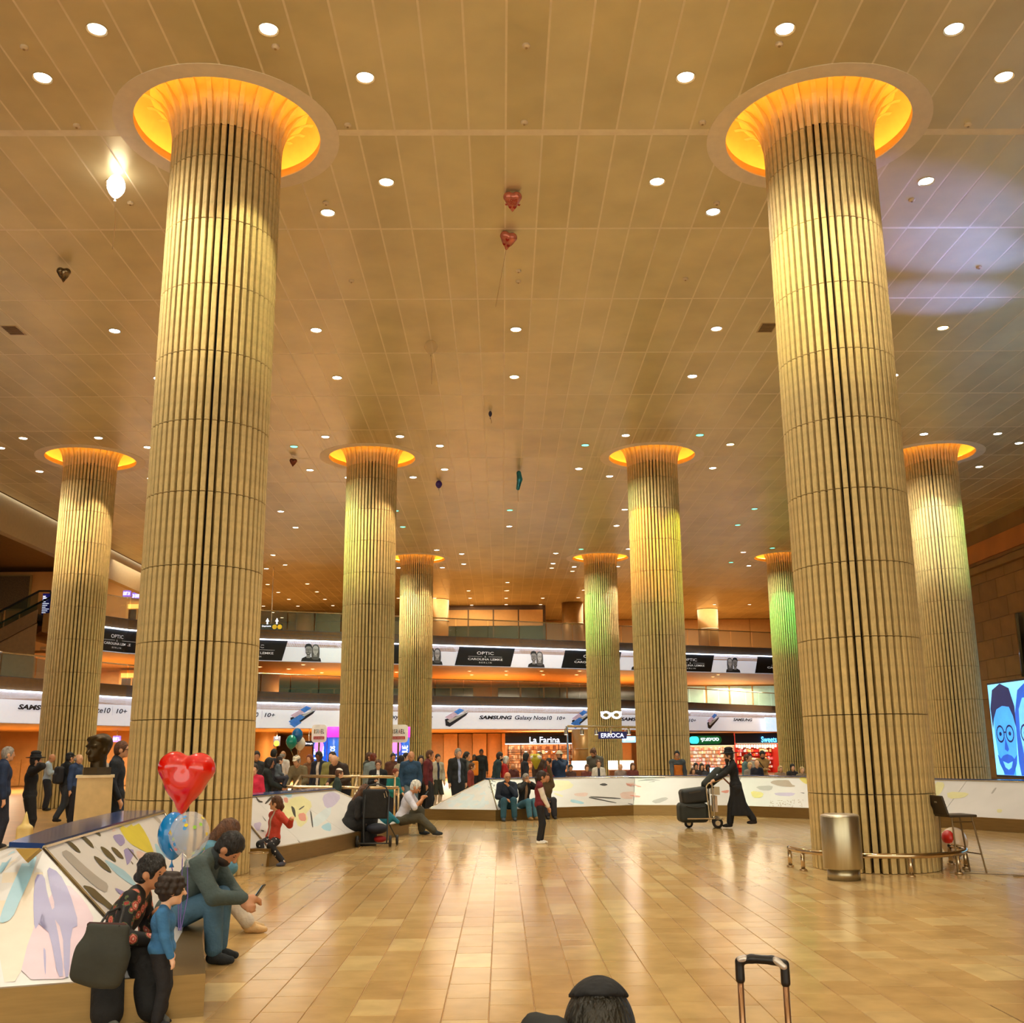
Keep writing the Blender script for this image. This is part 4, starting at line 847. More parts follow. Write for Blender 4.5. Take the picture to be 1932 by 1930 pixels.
for i in range(10):
    ww = w*(.25+.55*((i*37) % 10)/10); MB().bbox(cx-w*.42, cx-w*.42+ww, 51.9, 51.93, cz+h*(.36-.08*i), cz+h*(.39-.08*i)).build('text_row', whiteg, r)
MB().tube([(cx, 52, cz-h/2), (cx, 52, 8.12)], .03, 6).build('post', steel, r)
r = thing('wall_plaque', 'large dark inscribed plaque on the stone wall by the escalator', 'plaque', tuple(at_y(28, 1150, 59.8))); _, (cx, cz, w, h) = board(-40, 62, 1085, 1152, 59.85, mat('plaque_frame', (150, 120, 60), .5), r, 'frame', .02); MB().bbox(cx-w*.47, cx+w*.46, 59.72, 59.79, cz-h*.46, cz+h*.46).build('plate', mat('plaque_plate', (92, 72, 40), .5, var=.35, scale=14), r)
es = thing('escalator', 'dark glass-sided escalator rising to the upper gallery', 'escalator', (-24.3, 49, 4.8))
ya, yb = 48.4, 49.9; X0, X1, Z0, Z1 = -27.4, -21.4, 4.85, 8.12; dx, dz = X1-X0, Z1-Z0
for i in range(20):
    x = X0+dx*i/20; z = Z0+dz*i/20; MB().bbox(x, x+.3, ya+.15, yb-.15, z-.15, z+.1).build('step', mat('step_metal', (60, 58, 50), .4, metal=.6), es)
for yy in (ya, yb):
    q = [(X0, Z0-.5), (X1, Z1-.5), (X1, Z1+.12), (X0, Z0+.12)]; mb = MB().add([(x, yy-.05, z) for x, z in q]+[(x, yy+.05, z) for x, z in q], [(0, 1, 2, 3), (7, 6, 5, 4), (0, 4, 5, 1), (1, 5, 6, 2), (2, 6, 7, 3), (3, 7, 4, 0)]); mb.build('side_skirt', mat('escalator_skirt', (150, 110, 60), .4), es)
    for k in range(4):
        a_, b_ = k/4+.005, (k+1)/4-.005; q = [(X0+dx*a_, Z0+dz*a_+.12), (X0+dx*b_, Z0+dz*b_+.12), (X0+dx*b_, Z0+dz*b_+.95), (X0+dx*a_, Z0+dz*a_+.95)]; MB().add([(x, yy, z) for x, z in q], [(0, 1, 2, 3)]).build('glass_panel', glass('escalator_glass', (40, 64, 50), .72, .08), es)
    MB().tube([(X0, yy, Z0+.98), (X1, yy, Z1+.98), (X1+.5, yy, Z1+.98), (X1+.6, yy, Z1+.6)], .05, 8).build('handrail', blackm, es)
MB().add([(X0, ya+.1, Z0-.5), (X1, ya+.1, Z1-.5), (X1, ya+.1, 4.85), (X0, ya+.1, 4.85)], [(0, 1, 2, 3)]).build('truss_side', mat('truss_side', (178, 136, 84), .5), es)
# right side: video wall and dark curved panels
vw = thing('video_wall', 'blue lit video wall showing two smiling faces with glasses', 'screen', (21.3, 34, 0))
MB().bbox(21.25, 21.7, 22, 46.2, .45, 4.42).build('cabinet', blackm, vw); MB().bbox(21.22, 21.25, 22.1, 46.1, .55, 4.34).build('display', mat('screen_blue', (120, 196, 250), .3, var=.15, scale=.35, emit=1.1), vw)
for y_ in (26, 34, 42): MB().bbox(21.3, 21.6, y_, y_+.3, 0, .45).build('foot', blackm, vw)
bl = [mat('screen_tone%d' % i, c, .3, var=.12, scale=2, emit=1.0) for i, c in enumerate(((8, 24, 70), (22, 80, 180), (56, 146, 236), (100, 180, 250)))]
portrait(None, (21.2, 45.3), (21.2, 42.5), .56, 6.4, vw, bl, 1, .03, .85, -2.35, 3.77)
portrait(None, (21.2, 36), (21.2, 32), .56, 6.4, vw, bl, 1, .03, .85, -2.35, 3.77)
dkp = thing('mirror_panels', 'dark glossy curved panels above the video wall', 'panel', (22, 43, 4.5))
for k in range(3):
    y0 = 45.3-k*1.3; mb = MB(); n = 8; pts = [(22.6-.5*math.sin(PI*j/n), y0-1.25*j/n) for j in range(n+1)]
    mb.prism(pts+[(22.7, y0-1.25), (22.7, y0)], 4.6, 7.3); mb.build('curved_panel', mat('black_mirror', (20, 22, 20), .06, var=.2, spec=1.), dkp)
MB().tube([(22.6, 45.5, 4.6), (22.0, 43, 4.55), (22.2, 41.5, 4.6)], .03, 6).build('rail', steel, dkp)
for tx_, ty_, en_ in ((8.6, 18.4, 9000), (9.6, 20.3, 13000), (10.4, 22.6, 9000)): lamp('SPOT', (21.0, 24, 4.6), en_, (.24, .34, 1.0), target=(tx_, ty_, CH), size=.1, angle=11, blend=1)  # added unseen blue spots that tint the right of the ceiling
# ------------------------------------------------------------------ ceiling fixtures
rim_m = mat('light_rim', (214, 190, 140), .3, metal=.5); LM = {k: glow('lens_'+k, tuple(255*(x**.45) for x in c), 12 if k in 'wyb' else (5 if k == 'o' else 3)) for k, c in LC.items()}
n = 20; rb_ = MB(); pr = [(.122, -.004), (.15, -.02), (.15, .0), (.122, .0)]
for i in range(4):
    r0, z0 = pr[i]; r1, z1 = pr[(i+1) % 4]; rb_.add([(r0*math.cos(2*PI*j/n), r0*math.sin(2*PI*j/n), z0) for j in range(n)]+[(r1*math.cos(2*PI*j/n), r1*math.sin(2*PI*j/n), z1) for j in range(n)], [(j, (j+1) % n, n+(j+1) % n, n+j) for j in range(n)])
rim_me = rb_.mesh('rim', rim_m); lens_me = {k: MB().lathe([(.122, -.006), (.122, -.001)], 20).mesh('lens', m) for k, m in LM.items()}
where = ['nearest left column', 'nearest right column', 'column behind the bronze bust', 'column between the information totems', 'orange-lit column', 'column beside the video wall', 'far column at the left', 'far white-lit column', 'far green and white column', 'far column by the sweet shop']
cname = {'w': 'white', 'b': 'bluish', 'y': 'yellowish', 'g': 'green', 'o': 'amber'}
for i, (x, y, c) in enumerate(DL):
    if not inframe(x, y, CH): continue
    if i < 80: lab = '%s recessed ceiling light at the %s of the %s' % (cname[c], ('front left', 'front right', 'left front', 'right front', 'left rear', 'right rear', 'rear left', 'rear right')[i % 8], where[i//8])
    else: lab = '%s recessed ceiling light, %s in the row %s' % (cname[c], {-9: 'first from the left', -4: 'second from the left', 0: 'third from the left', 5: 'second from the right', 11: 'first from the right'}[int(x)], {24: 'just before the clear balloon', 27: 'just beyond the clear balloon', 44: 'first past the purple balloon', 47: 'second past the purple balloon', 64: 'first over the far gallery', 67: 'second over the far gallery'}[int(y)])
    t = thing('ceiling_light', lab, 'light', (x, y, CH-.012), 0, 'recessed lights, '+(where[i//8] if i < 80 else 'row %d' % int(y))); obj('rim', rim_me, t); obj('lens', lens_me[c], t)
gl_l = [(505, 1102), (580, 1101), (525, 1117), (598, 1116), (545, 1130), (613, 1130), (562, 1143), (628, 1142), (497, 1143), (515, 1155), (532, 1165), (884, 1114), (955, 1114), (887, 1128), (955, 1128), (890, 1141), (955, 1140), (825, 1141), (820, 1128), (752, 1128), (1024, 1128), (1091, 1127), (1020, 1140), (1085, 1140), (1348, 1140), (1414, 1140), (516, 1047), (538, 1065), (1041, 1071), (1080, 1077)]
ORD = ('first', 'second', 'third', 'fourth', 'fifth', 'sixth', 'seventh', 'eighth', 'ninth', 'tenth')
def rows(L_):
    out = []; L_ = sorted(L_, key=lambda q: q[1]); cur = []
    for q in L_:
        if cur and q[1]-cur[0][1] > 5: out.append(sorted(cur)); cur = []
        cur.append(q)
    out.append(sorted(cur)); return [(u, v, i, j) for i, r in enumerate(out) for j, (u, v) in enumerate(r)]
for u, v, ri, rj in rows([q for q in gl_l if atz(*q, CH)[1] <= 83]):
    p = atz(u, v, CH)
    t = thing('ceiling_light', 'small amber light over the upper gallery, %s row down, %s from the left' % (ORD[ri], ORD[rj]), 'light', (p[0], p[1], CH-.012), 0, 'amber lights over the upper gallery'); obj('rim', rim_me, t); obj('lens', lens_me['o'], t)
for u, v, ri, rj in rows([q for q in ((490, 1258), (545, 1262), (572, 1254), (590, 1262), (607, 1269), (748, 1268), (886, 1266), (890, 1273), (955, 1266), (955, 1273), (1022, 1266), (1025, 1273), (1088, 1273), (1094, 1266), (1355, 1273), (1345, 1277)) if atz(*q, 6.45)[1] <= 79]):
    p = atz(u, v, 6.45)
    t = thing('ceiling_light', 'small amber light under the upper gallery, %s row down, %s from the left' % (ORD[ri], ORD[rj]), 'light', (p[0], p[1], 6.44), 0, 'amber lights under the upper gallery'); obj('rim', rim_me, t); obj('lens', lens_me['o'], t)
det_me = MB().lathe([(.06, 0), (.06, -.03), (.035, -.05)], 12).mesh('housing', mat('detector_white', (222, 200, 160), .4)); cap_me = MB().lathe([(.02, -.05), (.02, -.06)], 8).mesh('sensor', mat('sensor', (170, 140, 90), .4))
for u, v, ri, rj in rows(((46, 88), (993, 85), (520, 87), (1470, 82), (145, 236), (656, 235), (989, 230), (1325, 230), (1826, 234), (246, 382), (615, 382), (1352, 382), (1720, 376), (1847, 503), (978, 510), (978, 530), (663, 529), (1293, 525))):
    p = atz(u, v, CH-.012); t = thing('smoke_detector', 'tiny round pale ceiling detector, %s row down, %s from the left' % (ORD[ri], ORD[rj]), 'detector', (p[0], p[1], CH-.012), 0, 'detectors on the ceiling'); obj('housing', det_me, t); obj('sensor', cap_me, t)
for u, v, s in ((25, 623, 'left'), (1447, 618, 'right')):
    p = atz(u, v, CH-.012); t = thing('ceiling_vent', 'square dark vent grille in the ceiling, at the %s' % s, 'vent', (p[0], p[1], CH-.012)); MB().bbox(-.2, .2, -.3, .3, -.012, 0).build('frame', rim_m, t, world=False)
    for k in range(6): MB().bbox(-.17, .17, -.27+k*.09, -.21+k*.09, -.02, -.012).build('slat', mat('vent_dark', (120, 92, 52), .5), t, world=False)
# ------------------------------------------------------------------ balloons
def balloon_mb(r, h, n=20):
    prof = []
    for i in range(13):
        t = PI*i/12; z = -math.cos(t); rr = math.sin(t); k = 1 if z > 0 else 1-.28*(-z)**1.5; prof.append((max(.003, r*rr*k), h*z))
    prof = [(.02, -h-.05), (.006, -h-.02)]+prof[0:]; return MB().lathe(prof, n)
def balloon(label, p, r, h, m, string=1., parent=None, knot=True, end=None, sm=None):
    t = thing('balloon', label, 'balloon', tuple(p)); balloon_mb(r, h).build('skin', m, t, True, world=False)
    e = end if end is not None else (p[0]+.03, p[1], p[2]-h-string); a = np.array([p[0], p[1], p[2]-h-.04]); e = np.array(e); mid = (a+e)/2+np.array([.02, .015, 0])
    MB().tube([a-np.array(p), mid-np.array(p), e-np.array(p)], .004 if p[1] < 12 else .008, 5).build('string', sm or mat('string', (190, 160, 110), .6), t, world=False)
    return t
def heart_prims(w, d=.6):
    s = w/2; return [prim_cone((-.42*s, 0, .50*s), (-.05*s, 0, -.72*s), .56*s, .16*s), prim_cone((.42*s, 0, .50*s), (.05*s, 0, -.72*s), .56*s, .16*s), prim_ell((0, 0, .05*s), (.66*s, .52*s, .62*s)), prim_cone((0, 0, -.8*s), (0, 0, -1.12*s), .10*s, .035*s)]
redb = mat('red_latex', (222, 18, 8), .12, var=.05, coat=.6, spec=.7); 
def heart(label, p, w, m, rot=(0, 0, 0), res=.012, parts=True):
    t = thing('heart_balloon', label, 'balloon', tuple(p)); t.rotation_euler = rot; sdf_obj('skin', heart_prims(w), m, t, res=res, k=.10*w); return t
HY = 8.6
hp = aty(349, 1478, HY); hw = 106/FPX*HY*1.0
hrt = heart('red heart balloon held above the toddler', hp, hw, redb, (0, .06, 0))
b1 = aty(327, 1577, 8.25); b2 = aty(357, 1576, 8.0)
balloon('round blue balloon behind the clear dotted balloon', b1, .115, .175, mat('blue_latex', (10, 130, 205), .12, var=.05, coat=.6), end=aty(337, 1755, 7.6), sm=mat('violet_ribbon', (90, 70, 150), .5))
clear = glass('clear_latex', (235, 235, 240), .30, .05)
cb = balloon('clear balloon with coloured dots in front of the blue one', b2, .145, .17, clear, end=aty(341, 1755, 7.62), sm=MATS['violet_ribbon'])
rg = random.Random(2); dcols = [mat('dot_%s' % c, v, .3, var=.02) for c, v in (('y', (235, 205, 40)), ('p', (240, 150, 150)), ('g', (150, 205, 80)), ('b', (70, 150, 220)))]
for i in range(26):
    q = rg.random()*2*PI; t_ = math.acos(rg.uniform(-.8, .8)); d_ = np.array([math.sin(t_)*math.cos(q), math.sin(t_)*math.sin(q), math.cos(t_)]); c_ = d_*np.array([.147, .147, .172]); e1 = np.cross(d_, [0, 0, 1.]); e1 /= np.linalg.norm(e1); e2 = np.cross(d_, e1); k_ = 10; MB().add([c_+.014*(math.cos(2*PI*j/k_)*e1+math.sin(2*PI*j/k_)*e2) for j in range(k_)], [tuple(range(k_))]).build('printed_dot', dcols[i % 4], cb, world=False)
MB().tube([tuple(hp-np.array([0, 0, hw*.5])), tuple(aty(345, 1600, 8.3)), tuple(aty(340, 1755, 7.61))], .004, 5).build('string', MATS['violet_ribbon'], hrt)
# loose balloons under the ceiling
wg = glow('lit_balloon', (255, 244, 225), 5.)  # lamp light falling on the white foil, put into the skin as glow
p = atz(219, 352, CH-.27); balloon('brightly lit white balloon with a trailing string under the ceiling', p, .16, .23, wg, 1.0)
foil = mat('foil_mixed', (150, 60, 50), .15, metal=.6, var=.9, scale=9); foilp = mat('foil_pink', (206, 120, 96), .18, metal=.4, var=.25, scale=12)
p = atz(120, 519, CH-.23); heart('foil heart balloon under the ceiling at the far left', p, .30, mat('foil_dark', (120, 100, 70), .15, metal=.7, var=.8, scale=12), (.5, 0, .3), .02)
p = atz(967, 381, CH-.19); h1 = heart('pink foil heart balloon reading LOVE YOU under the ceiling', p, .36, foilp, (.75, 0, 0), .02)
rh = mat('heart_red', (150, 16, 16), .2, var=.05)
def onheart(t, items):
    for kind, x, z, s in items:
        if kind == 'h': pts = [[(x+s*.5*16*math.sin(q)**3/16, z+s*.5*(13*math.cos(q)-5*math.cos(2*q)-2*math.cos(3*q)-math.cos(4*q))/16) for q in [2*PI*i/14 for i in range(14)]]]; MB().add([(a_, -.105-.02*(1-abs(a_)/.2), b_) for a_, b_ in pts[0]], [tuple(range(14))]).build('printed_heart', rh, t, world=False)
        else:
            V_, F_, sz = text_mb(kind, .02); sc_ = s/sz[0]; MB().add(np.stack([x+V_[:, 0]*sc_, np.full(len(V_), -.128), z+V_[:, 1]*sc_], 1), F_).build('lettering', rh, t, world=False)
onheart(h1, [('LOVE', 0, .055, .17), ('YOU', 0, 0, .13), ('h', -.05, -.07, .06), ('h', .04, -.075, .07), ('h', .12, -.03, .05), ('h', -.12, -.02, .05)])
p = atz(958, 455, CH-.19); h2 = heart('pink and yellow foil heart balloon below the other ceiling heart', p, .36, foilp, (.7, .25, 0), .02); onheart(h2, [('h', -.05, -.05, .06), ('h', .04, -.06, .07), ('h', .0, .05, .08)]); MB().tube([(0, 0, -.17), (0, .05, -1.4)], .006, 5).build('string', mat('string', (190, 160, 110), .6), h2, world=False)
p = atz(813, 655, CH-.21); balloon('clear round balloon under the ceiling before the light rows', p, .17, .19, glass('clear_far', (235, 200, 140), .35, .1), .8)
p = atz(925, 781, CH-.12); balloon('small dark shrunken balloon hanging under the middle ceiling', p, .055, .10, mat('dark_balloon', (40, 30, 60), .3), .2)
p = atz(553, 873, CH-.23); heart('brown foil heart balloon left of the second-row column', p, .28, mat('foil_brown', (120, 60, 40), .2, metal=.5, var=.6, scale=10), (.3, 0, .4), .025)
p = atz(828, 914, CH-.18); balloon('purple balloon hanging right of the second-row column', p, .13, .16, mat('purple_latex', (64, 30, 130), .15, coat=.4), .3)
p = atz(979, 907, CH-.42); tb_ = thing('balloon', 'long teal foil balloon hanging in the middle of the hall', 'balloon', tuple(p)); sdf_obj('skin', [prim_cone((0, 0, .3), (.03, 0, .05), .09, .10), prim_cone((.03, 0, .05), (-.04, 0, -.3), .10, .07)], mat('teal_foil', (40, 130, 150), .2, metal=.4, var=.3, scale=8), tb_, res=.03, k=.05); MB().tube([(-.04, 0, -.36), (-.03, 0, -.8)], .006, 5).build('string', MATS['string'], tb_, world=False)
for lab, u, v, c, i in (('teal balloon in the bunch above the crowd', 550, 1400, (0, 140, 120), 0), ('blue balloon at the top of the bunch above the crowd', 561, 1387, (10, 100, 165), 1), ('white balloon in the bunch above the crowd', 566, 1403, (236, 226, 210), 2)):
    p = aty(u, v, 33+.25*i); balloon(lab, p, .17, .22, mat('bunch%d' % i, c, .15, coat=.5), end=(aty(560, 1450, 33.2)))
# ------------------------------------------------------------------ things on the floor
p = atz(1606, 1664); bin_ = thing('litter_bin', 'round brushed steel litter bin at the foot of the right column', 'bin', (p[0], p[1]+.28, 0)); sb = mat('bin_steel', (178, 168, 140), .28, metal=.9, var=.06, scale=2, stretch=(14, 14, 1))
MB().lathe([(.21, 0), (.21, .14)], 32).build('foot', sb, bin_, True, world=False); MB().lathe([(.25, .14), (.255, .15), (.255, .80), (.25, .81)], 32).build('drum', sb, bin_, True, world=False); MB().lathe([(.24, .80), (.245, .82), (.2, .835), (.16, .83), (.10, .80)], 32).build('lid', mat('bin_lid', (215, 205, 190), .3, metal=.7), bin_, True, world=False)
rr_ = thing('floor_rail', 'low chrome rail curving round the right column', 'rail', (5.43, 15.92, 0)); R_ = 1.22; a0, a1 = math.radians(172), math.radians(372)
pts = [(R_*math.cos(a0+(a1-a0)*i/40), R_*math.sin(a0+(a1-a0)*i/40), .27) for i in range(41)]; chrome = mat('chrome', (200, 180, 150), .12, metal=1., var=.05)
MB().tube(pts, .035, 10).build('rail_tube', chrome, rr_, True, world=False)
for i in (0, 5, 12, 20, 28, 35, 40):
    x, y, z = pts[i]; q = MB().tube([(x, y, .02), (x, y, .27)], .03, 10).build('post', chrome, rr_, True, world=False); MB().lathe([(.055, 0), (.055, .02), (.035, .03)], 16, (x, y, 0)).build('foot_plate', chrome, rr_, True, world=False)
# stool by the right column
s0_ = atz(1856, 1655); st_ = thing('bar_stool', 'dark tall stool with thin splayed legs beside the right column', 'stool', (6.35, 15.2, 0), .15); dk = mat('stool_dark', (58, 48, 34), .45); mt = mat('stool_metal', (110, 88, 56), .35, metal=.7)
sdf_obj('seat', [prim_box((0, 0, .76), (.21, .2, .018), None, .015)], dk, st_, res=.012, k=.01); sdf_obj('backrest', [prim_box((-.25, 0, .90), (.018, .19, .14), np.array(Matrix.Rotation(-.28, 3, 'Y')), .015)], dk, st_, res=.012, k=.01); MB().box((-.262, 0, .95), (.045, .06, .035)).build('grip_slot', mat('slot', (150, 140, 120), .5), st_, world=False)
for sx in (-1, 1):
    for sy in (-1, 1): MB().tube([(sx*.15, sy*.15, .75), (sx*.21+.05, sy*.2, 0)], .012, 8).build('leg', mt, st_, world=False)
    MB().tube([(sx*.19+.03, -.18, .25), (sx*.19+.03, .18, .25)], .009, 6).build('stretcher', mt, st_, world=False)
MB().tube([(-.14, -.15, .68), (.17, -.15, .68)], .009, 6).build('stretcher', mt, st_, world=False)
p = aty(1800, 1590, 17.2); bl_ = balloon('white and red printed balloon behind the stool', p, .21, .24, mat('white_red', (214, 190, 160), .15, var=.1, coat=.5), .15); MB().sphere((-.11, -.06, .08), (.10, .14, .12), 12).build('red_print', mat('balloon_red', (200, 40, 30), .2), bl_, True, world=False)
c0 = atz(1775, 1652); cbm = MB(); cbm.tube([(6.15, 15.1, .01), (6.5, 14.9, .012), (6.9, 14.75, .01), (7.0, 14.6, .01), (6.8, 14.62, .01)], .008, 6); tag(cbm.build('floor_cable', mat('cable', (120, 100, 70), .5)), 'thin cable lying on the floor by the stool', 'cable')
# pulled-out suitcase in the foreground
sc0 = aty(1437, 1810, 3.35); sc_ = thing('suitcase', 'black suitcase with its metal pull handle up, in the foreground', 'suitcase', (sc0[0], 3.35, 0), -.42); alum = mat('handle_metal', (170, 130, 96), .28, metal=.9); hz = sc0[2]
sdf_obj('shell', [prim_box((0, .12, .36), (.2, .13, .29), None, .05)], mat('suitcase_black', (24, 22, 22), .5), sc_, res=.02, k=.01)
for sx in (-1, 1): MB().tube([(sx*.067, 0, .6), (sx*.067, 0, hz-.035)], .0095, 12).build('handle_tube', alum, sc_, True, world=False)
hg_ = sdf_obj('handle_grip', [prim_cone((-.067, 0, hz-.06), (-.067, 0, hz-.012), .014, .0135), prim_cone((.067, 0, hz-.06), (.067, 0, hz-.012), .014, .0135), prim_cone((-.066, 0, hz-.008), (-.03, 0, hz), .012, .013), prim_cone((-.03, 0, hz), (.03, 0, hz), .013, .013), prim_cone((.03, 0, hz), (.066, 0, hz-.008), .013, .012)], mat('grip_black', (26, 22, 20), .35), sc_, res=.0035, k=.006)
sdf_obj('grip_insert', [prim_cone((.042, -.006, hz+.002), (.066, -.008, hz-.014), .0105, .0105)], mat('grip_silver', (220, 210, 200), .25, metal=.5), hg_, res=.003, k=.003); sdf_obj('grip_insert', [prim_cone((-.064, -.004, hz-.004), (-.050, -.004, hz), .011, .011)], MATS['grip_silver'], hg_, res=.003, k=.003)
for sx in (-1, 1): MB().lathe([(.03, -.02), (.03, .02)], 12).build('wheel', blackm, sc_, world=False).location = (sx*.15, .12, .03)
# luggage trolley
c1 = atz(1300, 1561); c2 = atz(1358, 1562); tr = thing('luggage_trolley', 'metal luggage trolley loaded with dark bags, pushed by the man in black', 'trolley', ((c1[0]+c2[0])/2, (c1[1]+c2[1])/2, 0)); ox, oy = tr.location.x, tr.location.y
K = 24.2/FPX*1.0                   # metres per photo pixel at the trolley
def T(u, v, dy=0.): return ((u-1330)*K, dy, (1563-v)*K)
grey = mat('trolley_metal', (190, 172, 140), .25, metal=.85)
for dy in (-.28, .28):
    MB().tube([T(1337, 1552, dy), T(1333, 1500, dy), T(1333, 1490, dy), T(1337, 1485, dy), T(1362, 1477, dy)], .017, 8).build('side_frame', grey, tr, world=False)
    MB().tube([T(1346, 1545, dy*.8), T(1344, 1483, dy*.8)], .014, 8).build('upright', grey, tr, world=False)
    MB().tube([T(1296, 1546, dy), T(1362, 1546, dy)], .02, 8).build('base_bar', grey, tr, world=False)
MB().tube([T(1362, 1477, -.28), T(1366, 1476, 0), T(1362, 1477, .28)], .02, 8).build('push_bar', grey, tr, world=False)
MB().tube([T(1366, 1476, -.2), T(1378, 1488, -.2)], .018, 8).build('brake_lever', mat('lever_brown', (110, 60, 30), .5), tr, world=False)
MB().bbox(*[T(1347, 0)[0], T(1357, 0)[0]], -.26, .26, T(0, 1505)[2], T(0, 1491)[2]).build('basket', grey, tr, world=False); MB().bbox(T(1348, 0)[0], T(1353, 0)[0], -.2, .2, T(0, 1535)[2], T(0, 1507)[2]).build('panel', mat('trolley_panel', (200, 176, 150), .4), tr, world=False)
for (u, dy, r_) in ((1302, 0, .095), (1350, -.28, .115), (1358, .28, .115)):
    x = T(u, 0)[0]; m_ = MB(); m_.add(*(lambda b_: (b_.v, b_.f))(MB().lathe([(r_*.55, -.03), (r_, -.025), (r_, .025), (r_*.55, .03)], 20))); w_ = m_.build('wheel', mat('tyre', (24, 22, 20), .6), tr, True, world=False); w_.rotation_euler = (PI/2, 0, 0); w_.location = (x, dy, r_); h_ = MB().lathe([(r_*.5, -.035), (r_*.5, .035)], 14).build('hub', grey, w_, world=False)
    if u > 1310: g_ = MB().lathe([(.02, 0), (r_*1.05, -.02)], 16, cap=False).build('wheel_guard', grey, tr, True, world=False); g_.location = (x, dy, r_*1.9)
dbag = mat('bag_dark', (34, 38, 32), .65, var=.2, scale=5)
def bag(label, prims, k=.04, m=dbag, res=.022, name='travel_bag', extra=()):
    t = thing(name, label, 'bag', (ox, oy, 0)); o_ = sdf_obj('body', prims, m, t, res=res, k=k)
    for nm, mb, mm in extra: mb.build(nm, mm, t, world=False)
    return t
t1, t2 = T(1287, 1548), T(1332, 1520)
bag('large dark green duffel bag at the bottom of the trolley', [prim_box(((t1[0]+t2[0])/2, 0, (T(0, 1550)[2]+T(0, 1522)[2])/2), (.32, .27, .21), None, .09)], extra=[('strap', MB().tube([T(1295, 1524, -.27), T(1312, 1527, -.29), T(1328, 1526, -.27)], .014, 6), blackm)])
bag('black holdall lying on the duffel bag', [prim_box(T(1313, 1507), (.30, .25, .17), np.array(Matrix.Rotation(-.12, 3, 'Y')), .08), prim_cone(T(1297, 1510), T(1330, 1500), .09, .10)], m=mat('bag_black', (24, 26, 24), .55, var=.3), extra=[('flap', MB().box(T(1312, 1500, -.2), (.26, .10, .03), 0, 0, np.array(Matrix.Rotation(-.15, 3, 'Y'))), mat('bag_flap', (64, 54, 40), .6))])
bag('dark backpack leaning on the trolley handle', [prim_cone(T(1336, 1487), T(1360, 1466), .10, .12), prim_cone(T(1342, 1488), T(1364, 1470), .08, .10)], extra=[('white_tag', MB().box(T(1356, 1471, -.13), (.03, .01, .05), .4), inkw)])
# push-chair
p = atz(705, 1598); sp = thing('pushchair', 'black folding push-chair seen from behind, next to the woman in black', 'pushchair', (p[0], p[1], 0)); Kp = p[1]/FPX*1.02
def Q(u, v, dy=0.): return ((u-705)*Kp, dy, (1598-v)*Kp)
clothb = mat('pram_cloth', (18, 20, 22), .7, var=.4, scale=5, bump=.3)
sdf_obj('seat_back', [prim_box(((Q(706, 0)[0]), .10, (Q(0, 1505)[2]+Q(0, 1545)[2])/2), (.24, .05, .27), np.array(Matrix.Rotation(.12, 3, 'X')), .04)], clothb, sp, res=.018, k=.02)
sdf_obj('under_seat', [prim_ell((Q(708, 0)[0], .2, Q(0, 1568)[2]), (.2, .18, .10))], mat('pram_navy', (20, 24, 40), .7), sp, res=.02, k=.02)
MB().tube([Q(687, 1590), Q(686, 1550), Q(688, 1500, .05), Q(694, 1493, .05), Q(710, 1490, .05), Q(724, 1496, .05), Q(730, 1506, .05), Q(729, 1550), Q(728, 1592)], .014, 8).build('frame', mat('pram_frame', (60, 62, 64), .3, metal=.6), sp, world=False)
MB().tube([Q(676, 1592), Q(735, 1592)], .014, 8).build('rear_axle', MATS['pram_frame'], sp, world=False); MB().tube([Q(725, 1502, -.03), Q(728, 1512, -.03), Q(724, 1514, -.03), Q(722, 1506, -.03)], .008, 6).build('carabiner', chrome, sp, world=False)
for u, dy, r_ in ((676, 0, .10), (734, 0, .10), (742, .45, .09), (684, .45, .09)):
    w_ = MB().lathe([(r_*.4, -.025), (r_, -.02), (r_, .02), (r_*.4, .025)], 18).build('wheel', MATS['tyre'], sp, True, world=False); w_.rotation_euler = (0, PI/2, 0); w_.location = ((u-705)*Kp, dy, r_); MB().lathe([(r_*.3, -.03), (r_*.3, .03)], 12).build('hub', grey, w_, world=False)
for u in (684, 742): MB().tube([((u-705)*Kp, .45, .09), ((705+(u-705)*.7-705)*Kp, .05, .4)], .012, 6).build('front_strut', MATS['pram_frame'], sp, world=False)
tag(sdf_obj('red_bundle', [prim_ell((Q(714, 0)[0], .2, Q(0, 1586)[2]), (.12, .12, .06))], mat('red_cloth', (150, 20, 16), .7), sp, res=.015, k=.02), 'red bundle in the basket')
# bust on its pedestal
PY = 17.3; a_, b_ = aty(129, 1463, PY), aty(205, 1463, PY); pz = a_[2]; px_ = (a_[0]+b_[0])/2; ped = thing('stone_pedestal', 'pale stone pedestal carrying the bronze bust', 'pedestal', (px_, PY+.3, 0), .35); pw = .29; marble = mat('pedestal_stone', (214, 184, 124), .45, var=.10, scale=5)
MB().add([(-pw*.98, -pw, 0), (pw*.98, -pw, 0), (pw*.98, pw, 0), (-pw*.98, pw, 0), (-pw*.92, -pw*.95, pz-.04), (pw*.92, -pw*.95, pz-.04), (pw*.92, pw*.95, pz-.04), (-pw*.92, pw*.95, pz-.04)], [(0, 3, 2, 1), (4, 5, 6, 7), (0, 1, 5, 4), (1, 2, 6, 5), (2, 3, 7, 6), (3, 0, 4, 7)]).build('shaft', marble, ped, world=False); MB().box((0, 0, pz-.02), (pw*2.0, pw*2.0, .04)).build('top_slab', mat('pedestal_top', (226, 204, 160), .4), ped, world=False)
bu = thing('bronze_bust', 'dark bronze bust of a man\'s head on the stone pedestal', 'bust', (px_+.02, PY+.3, pz), -.5); bronze = mat('bronze', (62, 48, 22), .38, metal=.6, var=.3, scale=6, bump=.3)
